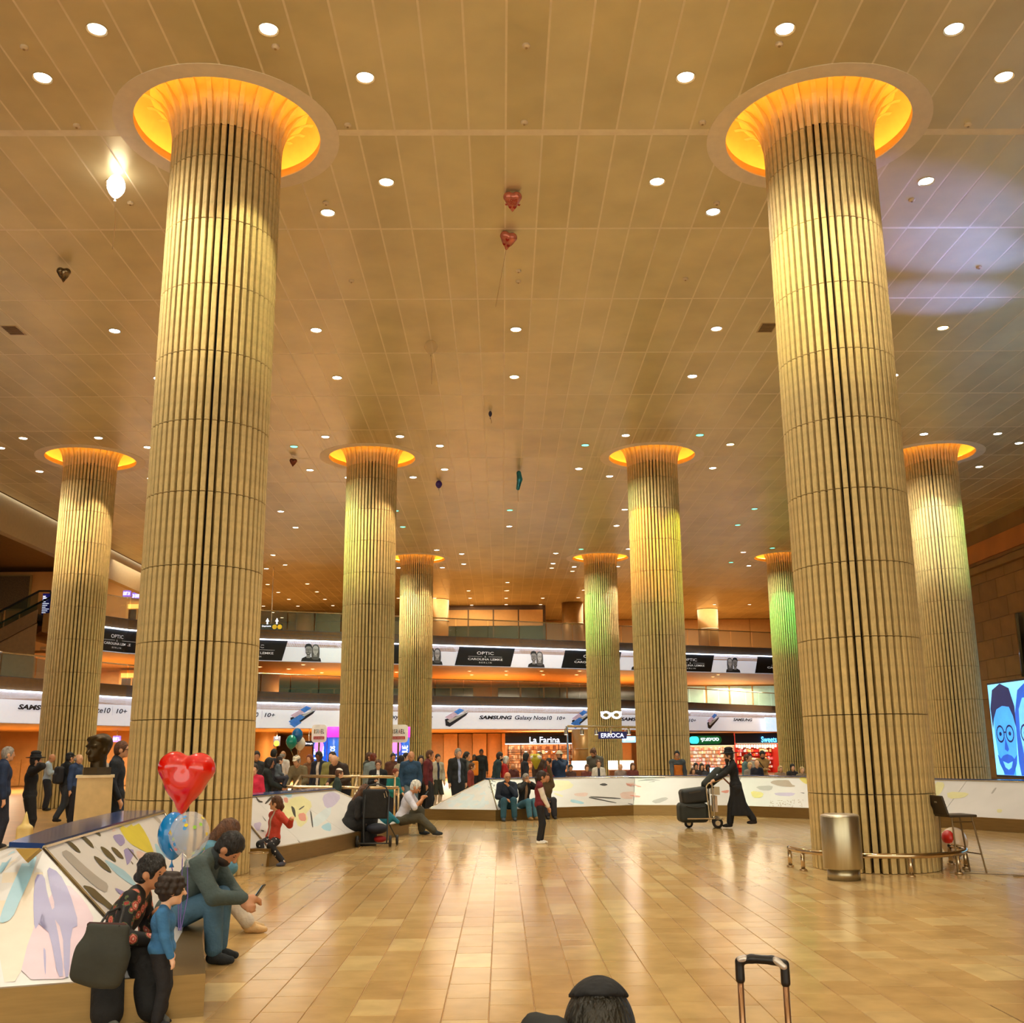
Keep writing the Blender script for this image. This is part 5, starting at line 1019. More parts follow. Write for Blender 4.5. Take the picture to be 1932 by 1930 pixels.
MB().box((0, 0, .06), (.32, .28, .12)).build('plinth', mat('bust_plinth', (70, 54, 26), .5), bu, world=False)
sdf_obj('head', [prim_cone((0, .02, .10), (0, .01, .26), .125, .12), prim_ell((0, 0, .44), (.165, .185, .20)), prim_ell((0, -.06, .33), (.12, .12, .13)), prim_cone((0, -.165, .42), (0, -.21, .35), .022, .036), prim_ell((-.065, -.165, .455), (.055, .03, .02)), prim_ell((.065, -.165, .455), (.055, .03, .02)), prim_ell((-.165, .01, .39), (.025, .045, .065)), prim_ell((.165, .01, .39), (.025, .045, .065)), prim_ell((.0, .05, .50), (.185, .165, .16)), prim_ell((-.10, -.05, .56), (.08, .10, .06)), prim_ell((.08, -.06, .57), (.09, .09, .055)), prim_ell((0, -.15, .285), (.055, .04, .028)), prim_ell((0, -.13, .24), (.06, .05, .04))], bronze, bu, res=.012, k=.03)
# clear litter basket by the left column
p = atz(486, 1650); wb = thing('wire_basket', 'clear plastic litter basket beside the left column', 'basket', (p[0], p[1], 0)); MB().lathe([(.10, 0), (.13, .30)], 20, cap=False).build('body', glass('basket_plastic', (230, 215, 180), .25, .1), wb, True, world=False); MB().tube([(.135*math.cos(2*PI*j/20), .135*math.sin(2*PI*j/20), .30) for j in range(20)], .01, 6, closed=True).build('rim', chrome, wb, True, world=False)
# hand rails behind the barriers
def hand_rail(label, pts, posts):
    r = thing('hand_rail', label, 'rail', (pts[0][0], pts[0][1], 0)); MB().tube(pts, .035, 8).build('rail_tube', mat('rail_brass', (214, 190, 150), .25, metal=.8), r, True)
    for x, y, z in posts: MB().tube([(x, y, 0), (x, y, z)], .025, 8).build('post', MATS['rail_brass'], r, True)
    return r
f0, f1, f2, f3 = aty(522, 1484, 24.1), aty(555, 1484.5, 24.1), aty(670, 1486, 24.1), aty(752, 1486, 24.1); g0, g1, g2 = aty(567, 1464.5, 24.8), aty(674, 1465, 24.8), aty(745, 1466, 24.8)
hand_rail('brass hand rail behind the girl in the red hoodie, nearer of the pair', [tuple(f0), tuple(f1), tuple(f2), tuple(f3)], [tuple(f1), tuple(f2), tuple(f3)]); r = hand_rail('brass hand rail behind the crowd, farther of the pair', [tuple(g0), tuple(g1), tuple(g2)], [tuple(g0), tuple(g1), tuple(g2)])
for a_, b_ in ((f1, g0), (f2, g1)): MB().tube([tuple(a_), tuple(b_)], .03, 8).build('cross_tube', MATS['rail_brass'], r, True)
# ------------------------------------------------------------------ people
def RX(a): return np.array(Matrix.Rotation(math.radians(a), 3, 'X'))
def RZ(a): return np.array(Matrix.Rotation(math.radians(a), 3, 'Z'))
def ik(a, t, l1, l2, pole):
    a = np.array(a, float); t = np.array(t, float); d = t-a; L = np.linalg.norm(d); m = (l1+l2)*.995
    if L > m: d = d*m/L; L = m; t = a+d
    d /= L; x = (l1*l1-l2*l2+L*L)/(2*L); h = math.sqrt(max(0, l1*l1-x*x)); p = np.array(pole, float); p = p-d*(p@d); p /= np.linalg.norm(p)+1e-9
    return a+d*x+p*h, t
ARMS = {'down': (.145, .015, .475), 'phone': (.045, .17, .69), 'fold': (-.05, .115, .66), 'pocket': (.125, .055, .515), 'rail': (.09, .21, .58), 'ear': (.075, .06, .895), 'chin': (.02, .105, .835), 'push': (.10, .26, .575), 'front': (.05, .15, .56), 'hug': (-.04, .13, .62), 'hips': (.12, .0, .56)}
SK = {'l': (226, 172, 132), 'm': (196, 138, 98), 'd': (112, 68, 44), 'p': (236, 190, 158)}
HC = {'black': (22, 18, 16), 'dark': (42, 28, 20), 'brown': (92, 56, 30), 'grey': (150, 142, 132), 'white': (226, 218, 206), 'blond': (214, 178, 120), 'red': (120, 52, 28), 'olive': (44, 40, 30)}
def clothm(c, kind='', scale=7): return mat('cloth_%02x%02x%02x%s' % (*c, kind), c, .8, var=.18, scale=scale, bump=.6)
def sc(p, s):
    if p[0] == 'cone': return ('cone', p[1]*s, p[2]*s, p[3]*s, p[4]*s)
    if p[0] == 'box': return ('box', p[1]*s, p[2]*s, p[3], p[4]*s)
    return ('ell', p[1]*s, p[2]*s, p[3])
def infl(p, t):
    if p[0] == 'cone': return ('cone', p[1], p[2], p[3]+t, p[4]+t)
    return ('ell', p[1], p[2]+t, p[3])
def person(label, loc, face, h, res=.022, z0=0., pel=(0, 0, .535), lean=0., twist=0., arms=('down', 'down'), poles=None, ank=((-.055, 0, .042), (.055, 0, .042)), kpole=(0, 1, .1), toe=0.,
           yaw=0., nod=0., hs=1.06, skin='l', hair='short', hc='dark', top=(60, 60, 70), tkind='jacket', shirt=None, bottom=(30, 30, 36), bkind='trousers', shoes=(30, 26, 24), wide=1., beard=None, glasses=False, extra=None, topmat=None, group=None, sleeves='long', hat=None, sleevec=None, pat=None):
    t = thing('person', label, 'person', (loc[0], loc[1], z0), -math.radians(face), group)
    fine = res < .017
    pel = np.array(pel, float); R = RZ(twist)@RX(-lean); up = lambda x, y, z: pel+R@np.array([x, y, z])
    neck = up(0, .005, .305); chest = up(0, .0, .20); waist = up(0, 0, .09)
    shl = [up(-.094*wide, -.002, .276), up(.094*wide, -.002, .276)]; hip = [pel+np.array([-.052, 0, -.02]), pel+np.array([.052, 0, -.02])]
    Rh = R if lean < 25 else RX(-lean*.5); Rh = RZ(twist-yaw)@RX(-(lean*.25+nod)); hb = neck+R@np.array([0, .008, .03])
    hc_ = hb+Rh@np.array([0, .016, .062])*hs; H = lambda x, y, z: hc_+Rh@np.array([x, y, z])*hs; E = lambda c, r: prim_ell(H(*c), np.array(r)*hs, Rh)
    A = []; 
    for i, s in enumerate((-1, 1)):
        a = arms[i]; a = np.array(ARMS[a])*np.array([s, 1, 1]) if isinstance(a, str) else np.array(a, float)
        a = a if isinstance(arms[i], str) is False else a; pole = (s*.5, -.7, -.5) if poles is None else poles[i]
        if twist: a = np.array([0, 0, a[2]])+RZ(twist)@np.array([a[0], a[1], 0]); pole = RZ(twist)@np.array(pole, float)
        el, wr = ik(shl[i], a, .168, .150, pole); A.append((el, wr))
    Lg = []
    for i in (0, 1): kn, an = ik(hip[i], ank[i], .241, .239, kpole if not isinstance(kpole[0], tuple) else kpole[i]); Lg.append((kn, an))
    torso = [prim_ell(pel+np.array([0, 0, .0]), (.083*wide, .06*wide, .07)), prim_ell(waist, (.076*wide, .055*wide, .10), R), prim_ell(chest, (.09*wide, .062*wide, .095), R), prim_cone(shl[0], shl[1], .032, .032), prim_cone(up(-.02, -.004, .30), shl[0], .030, .026), prim_cone(up(.02, -.004, .30), shl[1], .030, .026)]
    armp = [[prim_cone(shl[i], A[i][0], .031*wide**.5, .025), prim_cone(A[i][0], A[i][1], .025, .0175)] for i in (0, 1)]
    legp = [[prim_cone(hip[i], Lg[i][0], .052*wide**.5, .036), prim_cone(Lg[i][0], Lg[i][1], .036, .024)] for i in (0, 1)]
    head = [E((0, 0, .008), (.0435, .0545, .058)), E((0, .012, -.03), (.033, .038, .036)), prim_cone(H(0, .052, .0), H(0, .063, -.016), .006*hs, .0095*hs), E((0, .038, -.052), (.015, .013, .012)), E((-.045, -.002, -.008), (.006, .012, .017)), E((.045, -.002, -.008), (.006, .012, .017)), E((0, .046, .012), (.03, .010, .006))]
    nk = [prim_cone(neck-R@np.array([0, 0, .02]), hb+Rh@np.array([0, .0, .015])*hs, .034*(wide*.5+.5), .029*hs**.6)]
    hands = []
    for i, s in enumerate((-1, 1)):
        w = A[i][1]; d = w-A[i][0]; d /= np.linalg.norm(d)+1e-9; side = np.cross(d, [0, 0, 1.]); side /= np.linalg.norm(side)+1e-9; nrm = np.cross(side, d)
        if fine:
            hands += [prim_cone(w, w+d*.045, .016, .019), prim_cone(w+d*.04-side*.012, w+d*.045+side*.012, .014, .014)]
            for k, (off, ln) in enumerate(((-.018, .036), (-.006, .042), (.006, .040), (.018, .031))):
                b0 = w+d*.052+side*off; b1 = b0+d*ln*.55-nrm*.007; b2 = b1+d*ln*.28-nrm*.020
                hands += [prim_cone(b0, b1, .0064, .0058), prim_cone(b1, b2, .0058, .005)]
            th = w+d*.018-side*s*.016; hands += [prim_cone(th, th+d*.026-side*s*.014-nrm*.008, .0085, .0068), prim_cone(th+d*.026-side*s*.014-nrm*.008, th+d*.045-side*s*.010-nrm*.018, .0068, .0056)]
        else:
            hands += [prim_cone(w, w+d*.055, .017, .017), prim_cone(w+d*.05, w+d*.085-nrm*.02, .015, .011), prim_cone(w+d*.015, w+d*.045-side*s*.022, .011, .008)]
    feet = [prim_cone(Lg[i][1]-np.array([0, .01, .015]), Lg[i][1]+np.array([0, .07, -.022]), .02, .016) for i in (0, 1)]
    body = torso+armp[0]+armp[1]+legp[0]+legp[1]+nk+head+hands+feet
    skm = mat('skin_'+skin, SK[skin], .5, var=.06, scale=5)
    S = lambda L_: [sc(p, h) for p in L_]
    def piece(nm, L_, m, k=.014, subs=(), r_=None, par=t):
        return sdf_obj(nm, S(L_), m, par, res=r_ or res, k=k*h, subs=S(subs))
    bd = piece('body', body, skm, .012)
    # garments follow the body
    g = .007+.26*res/h
    tm = topmat or clothm(top)
    if bkind in ('trousers', 'jeans', 'leggings', 'shorts', 'wide'):
        e = {'leggings': .004, 'jeans': .010, 'trousers': .013, 'shorts': .016, 'wide': .026}[bkind]+.3*res/h; LL = [infl(torso[0], g*.9)]
        for i in (0, 1):
            kn, an = Lg[i]
            if bkind == 'shorts': LL += [infl(legp[i][0], e)]
            else: LL += [infl(legp[i][0], e), prim_cone(kn, an+(kn-an)*.10, .036+e, .026+e*(1.2 if bkind != 'wide' else 1.35))]
        piece('trousers', LL, clothm(bottom, bkind[0]))
    elif bkind == 'skirt':
        kn = (Lg[0][0]+Lg[1][0])/2; LL = [infl(torso[0], g)]+[prim_cone(pel+np.array([sx*.04, sy*.02, 0]), kn+np.array([sx*.06, sy*.05, -.02]), .045, .045) for sx in (-1, 1) for sy in (-1, 1)]; piece('skirt', LL, clothm(bottom, 's'), .03, subs=[prim_box(kn+np.array([0, 0, -.09]), (.3, .3, .075), None, .004)])
        piece('stockings', [infl(legp[i][1], .005+.3*res/h) for i in (0, 1)], clothm(hat['stock'] if isinstance(hat, dict) and 'stock' in hat else (230, 220, 205), 'k'))
    elif bkind == 'dress':
        kn = (Lg[0][0]+Lg[1][0])/2; an = (Lg[0][1]+Lg[1][1])/2; piece('long_skirt', [infl(torso[0], g*1.4)]+[infl(legp[i][j], .03) for i in (0, 1) for j in (0, 1)]+[prim_cone(pel, kn, .09, .10), prim_cone(kn, an, .10, .12)], clothm(bottom, 'd'), .03)
    tt = [infl(p, g+(.006 if tkind in ('jacket', 'coat', 'hoodie') else 0)) for p in torso[1:]]+[infl(prim_ell(pel+R@np.array([0, 0, .02]), (.086*wide, .062*wide, .06)), g+.010)]
    if tkind == 'longcoat': 
        an = pel+np.array([0, -.035, -.36]); tt += [prim_cone(pel+np.array([sx*.035, sy*.02, .02]), an+np.array([sx*.06, sy*.075, -.03]), .05, .05) for sx in (-1, 1) for sy in (-1, 0, 1)]; csub = [prim_box(an+np.array([0, 0, -.10]), (.4, .4, .085), None, .004)]
    else: csub = []
    if tkind == 'coat': tt += [prim_cone(pel+np.array([-.03, 0, 0]), pel+np.array([-.04, .01, -.12]), .07, .07), prim_cone(pel+np.array([.03, 0, 0]), pel+np.array([.04, .01, -.12]), .07, .07)]
    if tkind in ('jacket', 'coat', 'longcoat', 'hoodie'): tt += [prim_cone(neck-R@np.array([0, .004, .02]), neck+R@np.array([0, -.006, .018]), .046, .042)]
    if tkind == 'hoodie': tt += [prim_ell(neck+R@np.array([0, -.035, -.005]), (.055, .035, .035), R)]
    sl = []
    for i in (0, 1):
        el, wr = A[i]; e = g+.004
        sl += [infl(armp[i][0], e)] if sleeves == 'short' else [infl(armp[i][0], e), prim_cone(el, wr+(el-wr)*.06, .025+e, .0185+e*.8)]
    subs = list(csub)
    if shirt is not None:
        subs += [prim_box(up(0, .10, .17), (.020, .075, .19), R, .01)]
        piece('shirt', [infl(p, .006+.3*res/h) for p in torso[1:3]]+[infl(torso[0], .008+.3*res/h), prim_cone(neck-R@np.array([0, 0, .02]), neck+R@np.array([0, 0, .012]), .040, .037)], clothm(shirt, 'u'))
    gn = {'jacket': 'jacket', 'coat': 'coat', 'longcoat': 'long_coat', 'hoodie': 'hooded_top', 'shirt': 'top_garment', 'tee': 'top_garment', 'vest': 'vest'}[tkind]
    if sleevec is not None: piece(gn, tt, tm, subs=subs); piece('sleeves', sl, clothm(sleevec, 'v'))
    else: piece(gn, tt+sl, tm, subs=subs)
    if pat: pat(t, S, up, A, piece)
    # shoes
    for i in (0, 1):
        an = Lg[i][1]; sm_ = clothm(shoes, 'o'); tz = -.022-toe*0
        piece('shoe', [prim_cone(an+np.array([0, -.012, -.018]), an+np.array([0, .045, -.022]), .025, .023), prim_cone(an+np.array([0, .045, -.022]), an+np.array([0, .085, -.025]), .023, .017), prim_cone(an+np.array([0, -.005, -.01]), an+np.array([0, .012, .004]), .024, .022)], sm_, .01, r_=min(res, .016))
    # hair and headgear
    hm = mat('hair_'+hc, HC[hc], .5, var=.45, scale=26, bump=.9, stretch=(1, 1, .35)); i_ = .0035+.35*res/h
    facecut = [E((0, .062, -.022), (.046, .040, .056))]
    hairp = [E((0, -.004, .014), (.0435+i_/hs, .0545+i_/hs, .058+i_/hs)), E((0, -.028, -.012), (.038+i_/hs, .032, .045))]
    rs = min(res, .018)
    facecut = facecut+[E((s_*.050, .004, -.012), (.014, .016, .022)) for s_ in (-1, 1)] if hair in ('short', 'side', 'lowbun', 'bun', 'pony') else facecut
    if fine and hair in ('short', 'lowbun', 'bun', 'pony', 'long'):
        rq_ = random.Random(len(label)); hairp = hairp+[E((.040*math.sin(b_)*math.cos(a_), -.006+.050*math.sin(b_)*math.sin(a_), .016+.056*math.cos(b_)), (.010+.006*rq_.random(), .012+.008*rq_.random(), .008)) for a_ in np.linspace(.2, 2*PI+.2, 10)[:-1] for b_ in (.3+.3*rq_.random(), .8+.3*rq_.random(), 1.3+.2*rq_.random())]
    if hair in ('short', 'side'): piece('hair', hairp, hm, subs=facecut, r_=rs)
    elif hair == 'plain': piece('hair', [E((0, -.006, .012), (.0435+i_/hs, .0545+i_/hs, .058+i_/hs)), E((0, -.02, -.02), (.043, .040, .05))], hm, .02, subs=[E((0, .075, -.03), (.046, .040, .056))], r_=rs)
    elif hair == 'ring': piece('hair', [E((0, -.022, -.006), (.0445+i_/hs, .038+i_/hs, .036))], hm, subs=[E((0, .045, .03), (.06, .06, .06))], r_=rs)
    elif hair == 'long': piece('hair', hairp+[prim_cone(H(-.02, -.034, 0), neck+R@np.array([-.03, -.045, -.05]), .036*hs, .034), prim_cone(H(.02, -.034, 0), neck+R@np.array([.03, -.045, -.05]), .036*hs, .034)], hm, subs=facecut, r_=rs)
    elif hair == 'bun': piece('hair', hairp+[E((0, -.058, .045), (.024, .024, .022))], hm, subs=facecut, r_=rs)
    elif hair == 'lowbun': piece('hair', hairp+[E((-.012, -.062, -.028), (.026, .024, .024))], hm, subs=facecut, r_=rs)
    elif hair == 'pony': piece('hair', hairp+[prim_cone(H(0, -.052, .02), H(0, -.072, -.02), .016*hs, .018*hs), prim_cone(H(0, -.072, -.02), H(0, -.062, -.085), .018*hs, .010*hs)], hm, subs=facecut, r_=rs)
    elif hair == 'bob': piece('hair', hairp+[E((-.038, -.01, -.035), (.016, .03, .036)), E((.038, -.01, -.035), (.016, .03, .036)), E((0, -.04, -.03), (.04, .022, .04))], hm, subs=facecut, r_=rs)
    elif hair == 'curly':
        rq = random.Random(11); cl = [E((.049*math.sin(b_)*math.cos(a_+b_), -.008+.058*math.sin(b_)*math.sin(a_+b_), .012+.060*math.cos(b_)), (.016, .016, .015)) for a_ in np.linspace(0, 2*PI, 11)[:-1] for b_ in (.45, .95, 1.45, 1.9)]
        piece('hair', hairp+cl, hm, .008, subs=[E((0, .072, -.03), (.044, .040, .048))], r_=rs)
    if beard: piece('beard', [E((0, .020, -.046), (.035, .036, .030))]+([E((0, .03, -.08), (.022, .018, .035))] if beard == 'long' else []), mat('hair_'+(hc if hc in ('grey', 'white', 'brown') else 'dark'), HC[hc if hc in ('grey', 'white', 'brown') else 'dark'], .6, var=.3, scale=14), subs=[E((0, .055, -.012), (.03, .022, .026))], r_=rs)
    hk = hat['kind'] if isinstance(hat, dict) else hat; hcol = hat.get('c', (20, 18, 18)) if isinstance(hat, dict) else (18, 17, 18)
    if hk == 'brim':
        hm_ = clothm(hcol, 'h'); piece('hat', [E((0, -.004, .052), (.050, .060, .036)), E((0, -.004, .088), (.046, .056, .026)), E((0, -.002, .036), (.098, .110, .008))], hm_, .006, r_=.009)
    elif hk == 'sun': piece('hat', [E((0, -.004, .050), (.051, .061, .036)), E((0, .0, .032), (.072, .082, .010))], clothm(hcol, 'h'), .012, r_=.011)
    elif hk == 'cap': piece('cap', [E((0, -.004, .036), (.049, .060, .040)), E((0, .062, .026), (.034, .036, .006))], clothm(hcol, 'h'), .008, r_=min(res, .016))
    elif hk == 'kippah':
        Rk = Rh@RX(-10); piece('skullcap', [E((0, -.006, .012), (.0435+i_/hs+.0045, .0545+i_/hs+.0045, .058+i_/hs+.0055))], clothm(hcol, 'h'), .004, r_=min(res, .008), subs=[prim_box(H(0, 0, -.050), np.array((.12, .12, .10))*hs, Rk, .002)])
    elif hk == 'band': piece('headband', [E((0, -.004, .030), (.0475, .059, .014))], clothm(hcol, 'h'), .004, r_=min(res, .012))
    if fine:
        em = mat('eye_dark', (24, 18, 16), .2, var=.05); lm = mat('lip', (168, 92, 80), .5)
        for s in (-1, 1): piece('eye', [E((s*.017, .0475, .001), (.0055, .005, .0038))], em, .002, r_=.0025)
        piece('mouth', [E((0, .046, -.036), (.013, .006, .0035))], lm, .002, r_=.003)
        if hair not in ('none',): [piece('eyebrow', [E((s*.018, .050, .012), (.011, .004, .0025))], hm, .002, r_=.003) for s in (-1, 1)]
    if glasses:
        gm = mat('spectacle_frame', (40, 34, 32), .3); mb = MB()
        for s in (-1, 1):
            mb.tube([tuple(H(s*.018+.013*math.cos(q), .058, .001+.011*math.sin(q))*h) for q in np.linspace(0, 2*PI, 13)[:-1]], .0022*h, 5, closed=True); mb.tube([tuple(H(s*.031, .056, .003)*h), tuple(H(s*.046, -.005, .003)*h)], .002*h, 5)
        mb.tube([tuple(H(-.005, .059, .003)*h), tuple(H(.005, .059, .003)*h)], .002*h, 5); mb.build('spectacles', gm, t, world=False)
    if extra: extra(t, h, up, A, Lg, H)
    return t
def crowd(label, u, vt, Y, face, **k):
    q = aty(u, vt, Y); h = q[2]; hat = k.get('hat')
    hk = hat['kind'] if isinstance(hat, dict) else hat
    h -= {'brim': .08, 'sun': .07, 'cap': .03}.get(hk, .008)
    z0 = 0.
    if 'stature' in k: h = k.pop('stature')
    return person(label, (q[0], Y), face, h, res=k.pop('res', .023), **k)
def hold(nm, lab, dims, off, m, side=1, cat=None):
    """a small thing held in the right (1) or left (0) hand; its own object"""
    def f(t, h, up, A, Lg, H):
        el, wr = A[side]; d = wr-el; d /= np.linalg.norm(d); p = t.matrix_basis@Vector(tuple((wr+d*.06)*h+np.array(off)))
        o = thing(nm, lab, cat or nm.split('_')[-1], tuple(p), t.rotation_euler.z); sdf_obj('case', [prim_box((0, 0, 0), np.array(dims)/2, RX(-35), min(dims)*.4)], m, o, res=min(dims)*.5, k=.002)
        MB().box((0, -.0008-dims[1]/2, 0), (dims[0]*.9, .0012, dims[2]*.92)).build('display', mat('phone_screen', (120, 170, 200), .2, emit=.5), o, world=False).rotation_euler = (math.radians(-35), 0, 0)
    return f
phm = mat('phone_case', (30, 30, 34), .3)
# --- people near the camera
NV = (34, 52, 72)
# man with the phone, on the near barrier's ledge
def man_pat(t, S, up, A, piece):
    piece('shoulder_panel', [prim_cone(up(.03, -.058, .24), up(-.06, -.058, .20), .030, .026)], mat('panel_grey', (128, 140, 132), .8, var=.08), .01)
    piece('collar', [prim_cone(up(0, .01, .30), up(0, .012, .335), .047, .044)], clothm((40, 50, 54), 'c'), .01)
person('man in a grey-green zip jacket and jeans looking down at his phone', (-2.78, 9.35), 97, 1.76, .0115, pel=(0, 0, .215), lean=36, nod=38, arms=((.0, .36, .275), (.035, .37, .29)), poles=((-.8, -.2, -.6), (.8, -.2, -.6)), ank=((-.07, .215, .045), (.05, .24, .045)), kpole=(0, .4, 1), skin='m', hair='short', hc='black', top=(70, 84, 82), tkind='jacket', bottom=(74, 112, 140), bkind='jeans', shoes=(36, 40, 44), wide=1.08, beard='short', pat=man_pat, extra=hold('mobile_phone', 'phone in the hands of the man in the grey-green jacket', (.075, .011, .15), (0, .02, .05), phm, 1, 'phone'))
# woman beside him, denim jacket
person('woman with long brown hair and a denim jacket, behind the man with the phone', (-3.08, 10.75), 84, 1.66, .014, pel=(0, 0, .225), lean=30, nod=25, arms=((.0, .26, .36), (.02, .22, .47)), poles=((-.6, .2, -.6), (.6, .3, -.6)), ank=((-.06, .36, .045), (.06, .39, .045)), kpole=(0, .4, 1), skin='p', hair='long', hc='brown', top=(84, 132, 154), tkind='jacket', bottom=(206, 196, 180), bkind='jeans', shoes=(206, 170, 120))
# woman with the toddler
def floral(t, S, up, A, piece): pass
fm = bpy.data.materials.new('floral_black'); fm.use_nodes = True; nt = fm.node_tree; bs = nt.nodes['Principled BSDF']; bs.inputs['Roughness'].default_value = .75
tcn = nt.nodes.new('ShaderNodeTexCoord'); vo = nt.nodes.new('ShaderNodeTexVoronoi'); vo.inputs['Scale'].default_value = 12.5; vo.inputs['Randomness'].default_value = .75; nt.links.new(tcn.outputs['Object'], vo.inputs['Vector'])
nz = nt.nodes.new('ShaderNodeTexNoise'); nz.inputs['Scale'].default_value = 60; nt.links.new(tcn.outputs['Object'], nz.inputs['Vector']); ad = nt.nodes.new('ShaderNodeMath'); ad.operation = 'MULTIPLY_ADD'; ad.inputs[1].default_value = .22; nt.links.new(nz.outputs['Fac'], ad.inputs[0]); nt.links.new(vo.outputs['Distance'], ad.inputs[2])
rp = nt.nodes.new('ShaderNodeValToRGB'); rp.color_ramp.interpolation = 'CONSTANT'; e = rp.color_ramp.elements; e[0].position = 0; e[0].color = (*lin((236, 196, 170)), 1); e[1].position = .26; e[1].color = (*lin((196, 84, 70)), 1)
for ps, cc in ((.36, (222, 140, 118)), (.43, (150, 46, 40)), (.49, (92, 100, 60)), (.54, (20, 17, 18))): q = e.new(ps); q.color = (*lin(cc), 1)
nt.links.new(ad.outputs[0], rp.inputs[0]); nt.links.new(rp.outputs[0], bs.inputs['Base Color']); MATS['floral_black'] = fm
person('woman in a black rose-print blouse sitting with the toddler', (-2.70, 7.62), 128, 1.56, .0115, pel=(0, -.03, .215), lean=29, twist=42, nod=0, yaw=18, arms=((-.06, .20, .38), (.12, .24, .30)), poles=((-.7, -.3, -.7), (.7, -.3, -.7)), ank=((-.03, .34, .042), (.16, .30, .042)), kpole=(0, .5, 1), skin='m', hair='lowbun', hc='black', topmat=fm, tkind='shirt', bottom=(20, 20, 22), bkind='wide', shoes=(92, 92, 86))
person('toddler in a blue sweatshirt with dark curly hair', (-2.20, 7.24), 78, .84, .010, hs=1.68, wide=1.38, yaw=-12, nod=4, arms=((-.16, .07, .46), (.17, .10, .45)), skin='p', hair='curly', hc='dark', top=(58, 116, 168), tkind='shirt', bottom=(28, 28, 34), bkind='trousers', shoes=(40, 40, 44))
# tote bag leaning against her
tbg = thing('tote_bag', 'large dark grey cloth tote bag hanging beside the woman in the rose-print blouse', 'bag', (-2.50, 7.0, .27), .12); tbg.scale = (.84, .84, .84); tg = mat('tote_cloth', (56, 58, 52), .85, var=.15, scale=5, bump=.3)
sdf_obj('body', [prim_box((-.01, 0, .16), (.19, .06, .14), np.array(Matrix.Rotation(.2, 3, 'Y')), .06), prim_ell((.0, 0, .2), (.18, .08, .18)), prim_box((.03, 0, .34), (.155, .04, .11), np.array(Matrix.Rotation(.08, 3, 'Y')), .03)], tg, tbg, res=.013, k=.07); MB().tube([(-.03, -.03, .43), (-.02, .2, .50), (.0, .46, .50), (.0, .58, .44)], .010, 6).build('strap', mat('strap_dark', (30, 28, 28), .7), tbg, world=False); MB().tube([(.12, -.03, .43), (.09, .2, .50), (.04, .46, .51)], .010, 6).build('strap', MATS['strap_dark'], tbg, world=False)
sdf_obj('rim', [prim_cone((-.10, 0, .445), (.15, 0, .43), .022, .022)], mat('tote_lining', (66, 34, 28), .8), tbg, res=.013, k=.02)
# boy in the foreground, seen from behind
person('boy with a black skullcap seen from behind in the foreground', (.215, 2.52), 3, 1.075, .0095, hs=1.62, wide=1.2, nod=4, arms=('down', 'down'), skin='l', hair='plain', hc='olive', top=(22, 24, 24), tkind='hoodie', bottom=(30, 30, 34), shoes=(30, 28, 28), hat={'kind': 'kippah', 'c': (24, 24, 26)})
sb_ = thing('backpack', 'black bag on the shoulder of the boy in the foreground', 'bag', (.04, 2.5, .0)); sdf_obj('body', [prim_box((.05, -.02, .93), (.065, .06, .16), None, .05), prim_ell((.03, 0, 1.075), (.035, .05, .045)), prim_ell((.08, 0, 1.065), (.03, .05, .045))], mat('bag_matt', (22, 24, 22), .7), sb_, res=.012, k=.03); MB().tube([(.0, .02, .95), (.07, .05, 1.0), (.09, .10, .86)], .012, 6).build('strap', MATS['strap_dark'], sb_, world=False)
# --- people inside the square
star = mat('star_leggings', (26, 24, 28), .8, var=.1)
rd = atz(548, 1634); 
gp = person('girl in a red hooded jacket and spotted leggings leaning on the printed barrier', (-3.60, 17.2), 218, 1.30, .0125, hs=1.2, pel=(0, 0, .285), lean=-8, yaw=40, nod=-6, twist=-10, arms=((-.33, -.05, .52), (.13, -.03, .32)), poles=((0, -.5, -.8), (.6, -.6, -.3)), ank=((-.32, .10, .045), (-.17, .20, .045)), kpole=(.25, .8, .7), skin='l', hair='pony', hc='brown', top=(196, 66, 48), tkind='hoodie', shirt=(206, 190, 170), bottom=(26, 24, 28), bkind='leggings', shoes=(70, 70, 84))
rq = random.Random(4); dm = mat('white_spot', (230, 226, 218), .8)
trs = [o for o in gp.children if o.name.startswith('trousers')][0]; me = trs.data; ids = rq.sample(range(len(me.polygons)), 60)
mb = MB()
for f in ids:
    P_ = me.polygons[f]; c = np.array(P_.center); n_ = np.array(P_.normal); e1 = np.cross(n_, [0, 0, 1.]); e1 /= np.linalg.norm(e1)+1e-9; e2 = np.cross(n_, e1); MB.add(mb, [c+n_*.004+.012*(math.cos(2*PI*j/6)*e1+math.sin(2*PI*j/6)*e2) for j in range(6)], [tuple(range(6))])
tag(mb.build('printed_spots', dm, gp, world=False), kind='stuff')
person('girl in a maroon varsity jacket with white sleeves standing in the open floor', (.71, 20.42), 88, 1.28, .0125, hs=1.18, arms=((-.06, .115, .52), (.06, .12, .52)), poles=((-.5, -.8, -.3), (.5, -.8, -.3)), ank=((-.04, .015, .042), (.04, -.03, .042)), skin='m', hair='pony', hc='dark', top=(112, 26, 36), tkind='jacket', sleevec=(226, 218, 206), bottom=(22, 22, 26), bkind='leggings', shoes=(236, 230, 220), nod=4)
person('man in a long black coat and wide black hat pushing the luggage trolley', (5.18, 23.95), 272, 1.66, .0135, lean=7, arms=((-.13, .33, .60), (.13, .33, .60)), ank=((.03, .10, .042), (-.04, -.22, .085)), kpole=(0, 1, .2), skin='l', hair='short', hc='dark', beard='long', top=(18, 18, 20), tkind='longcoat', shirt=(232, 228, 220), bottom=(18, 18, 20), shoes=(24, 20, 18), hat='brim')
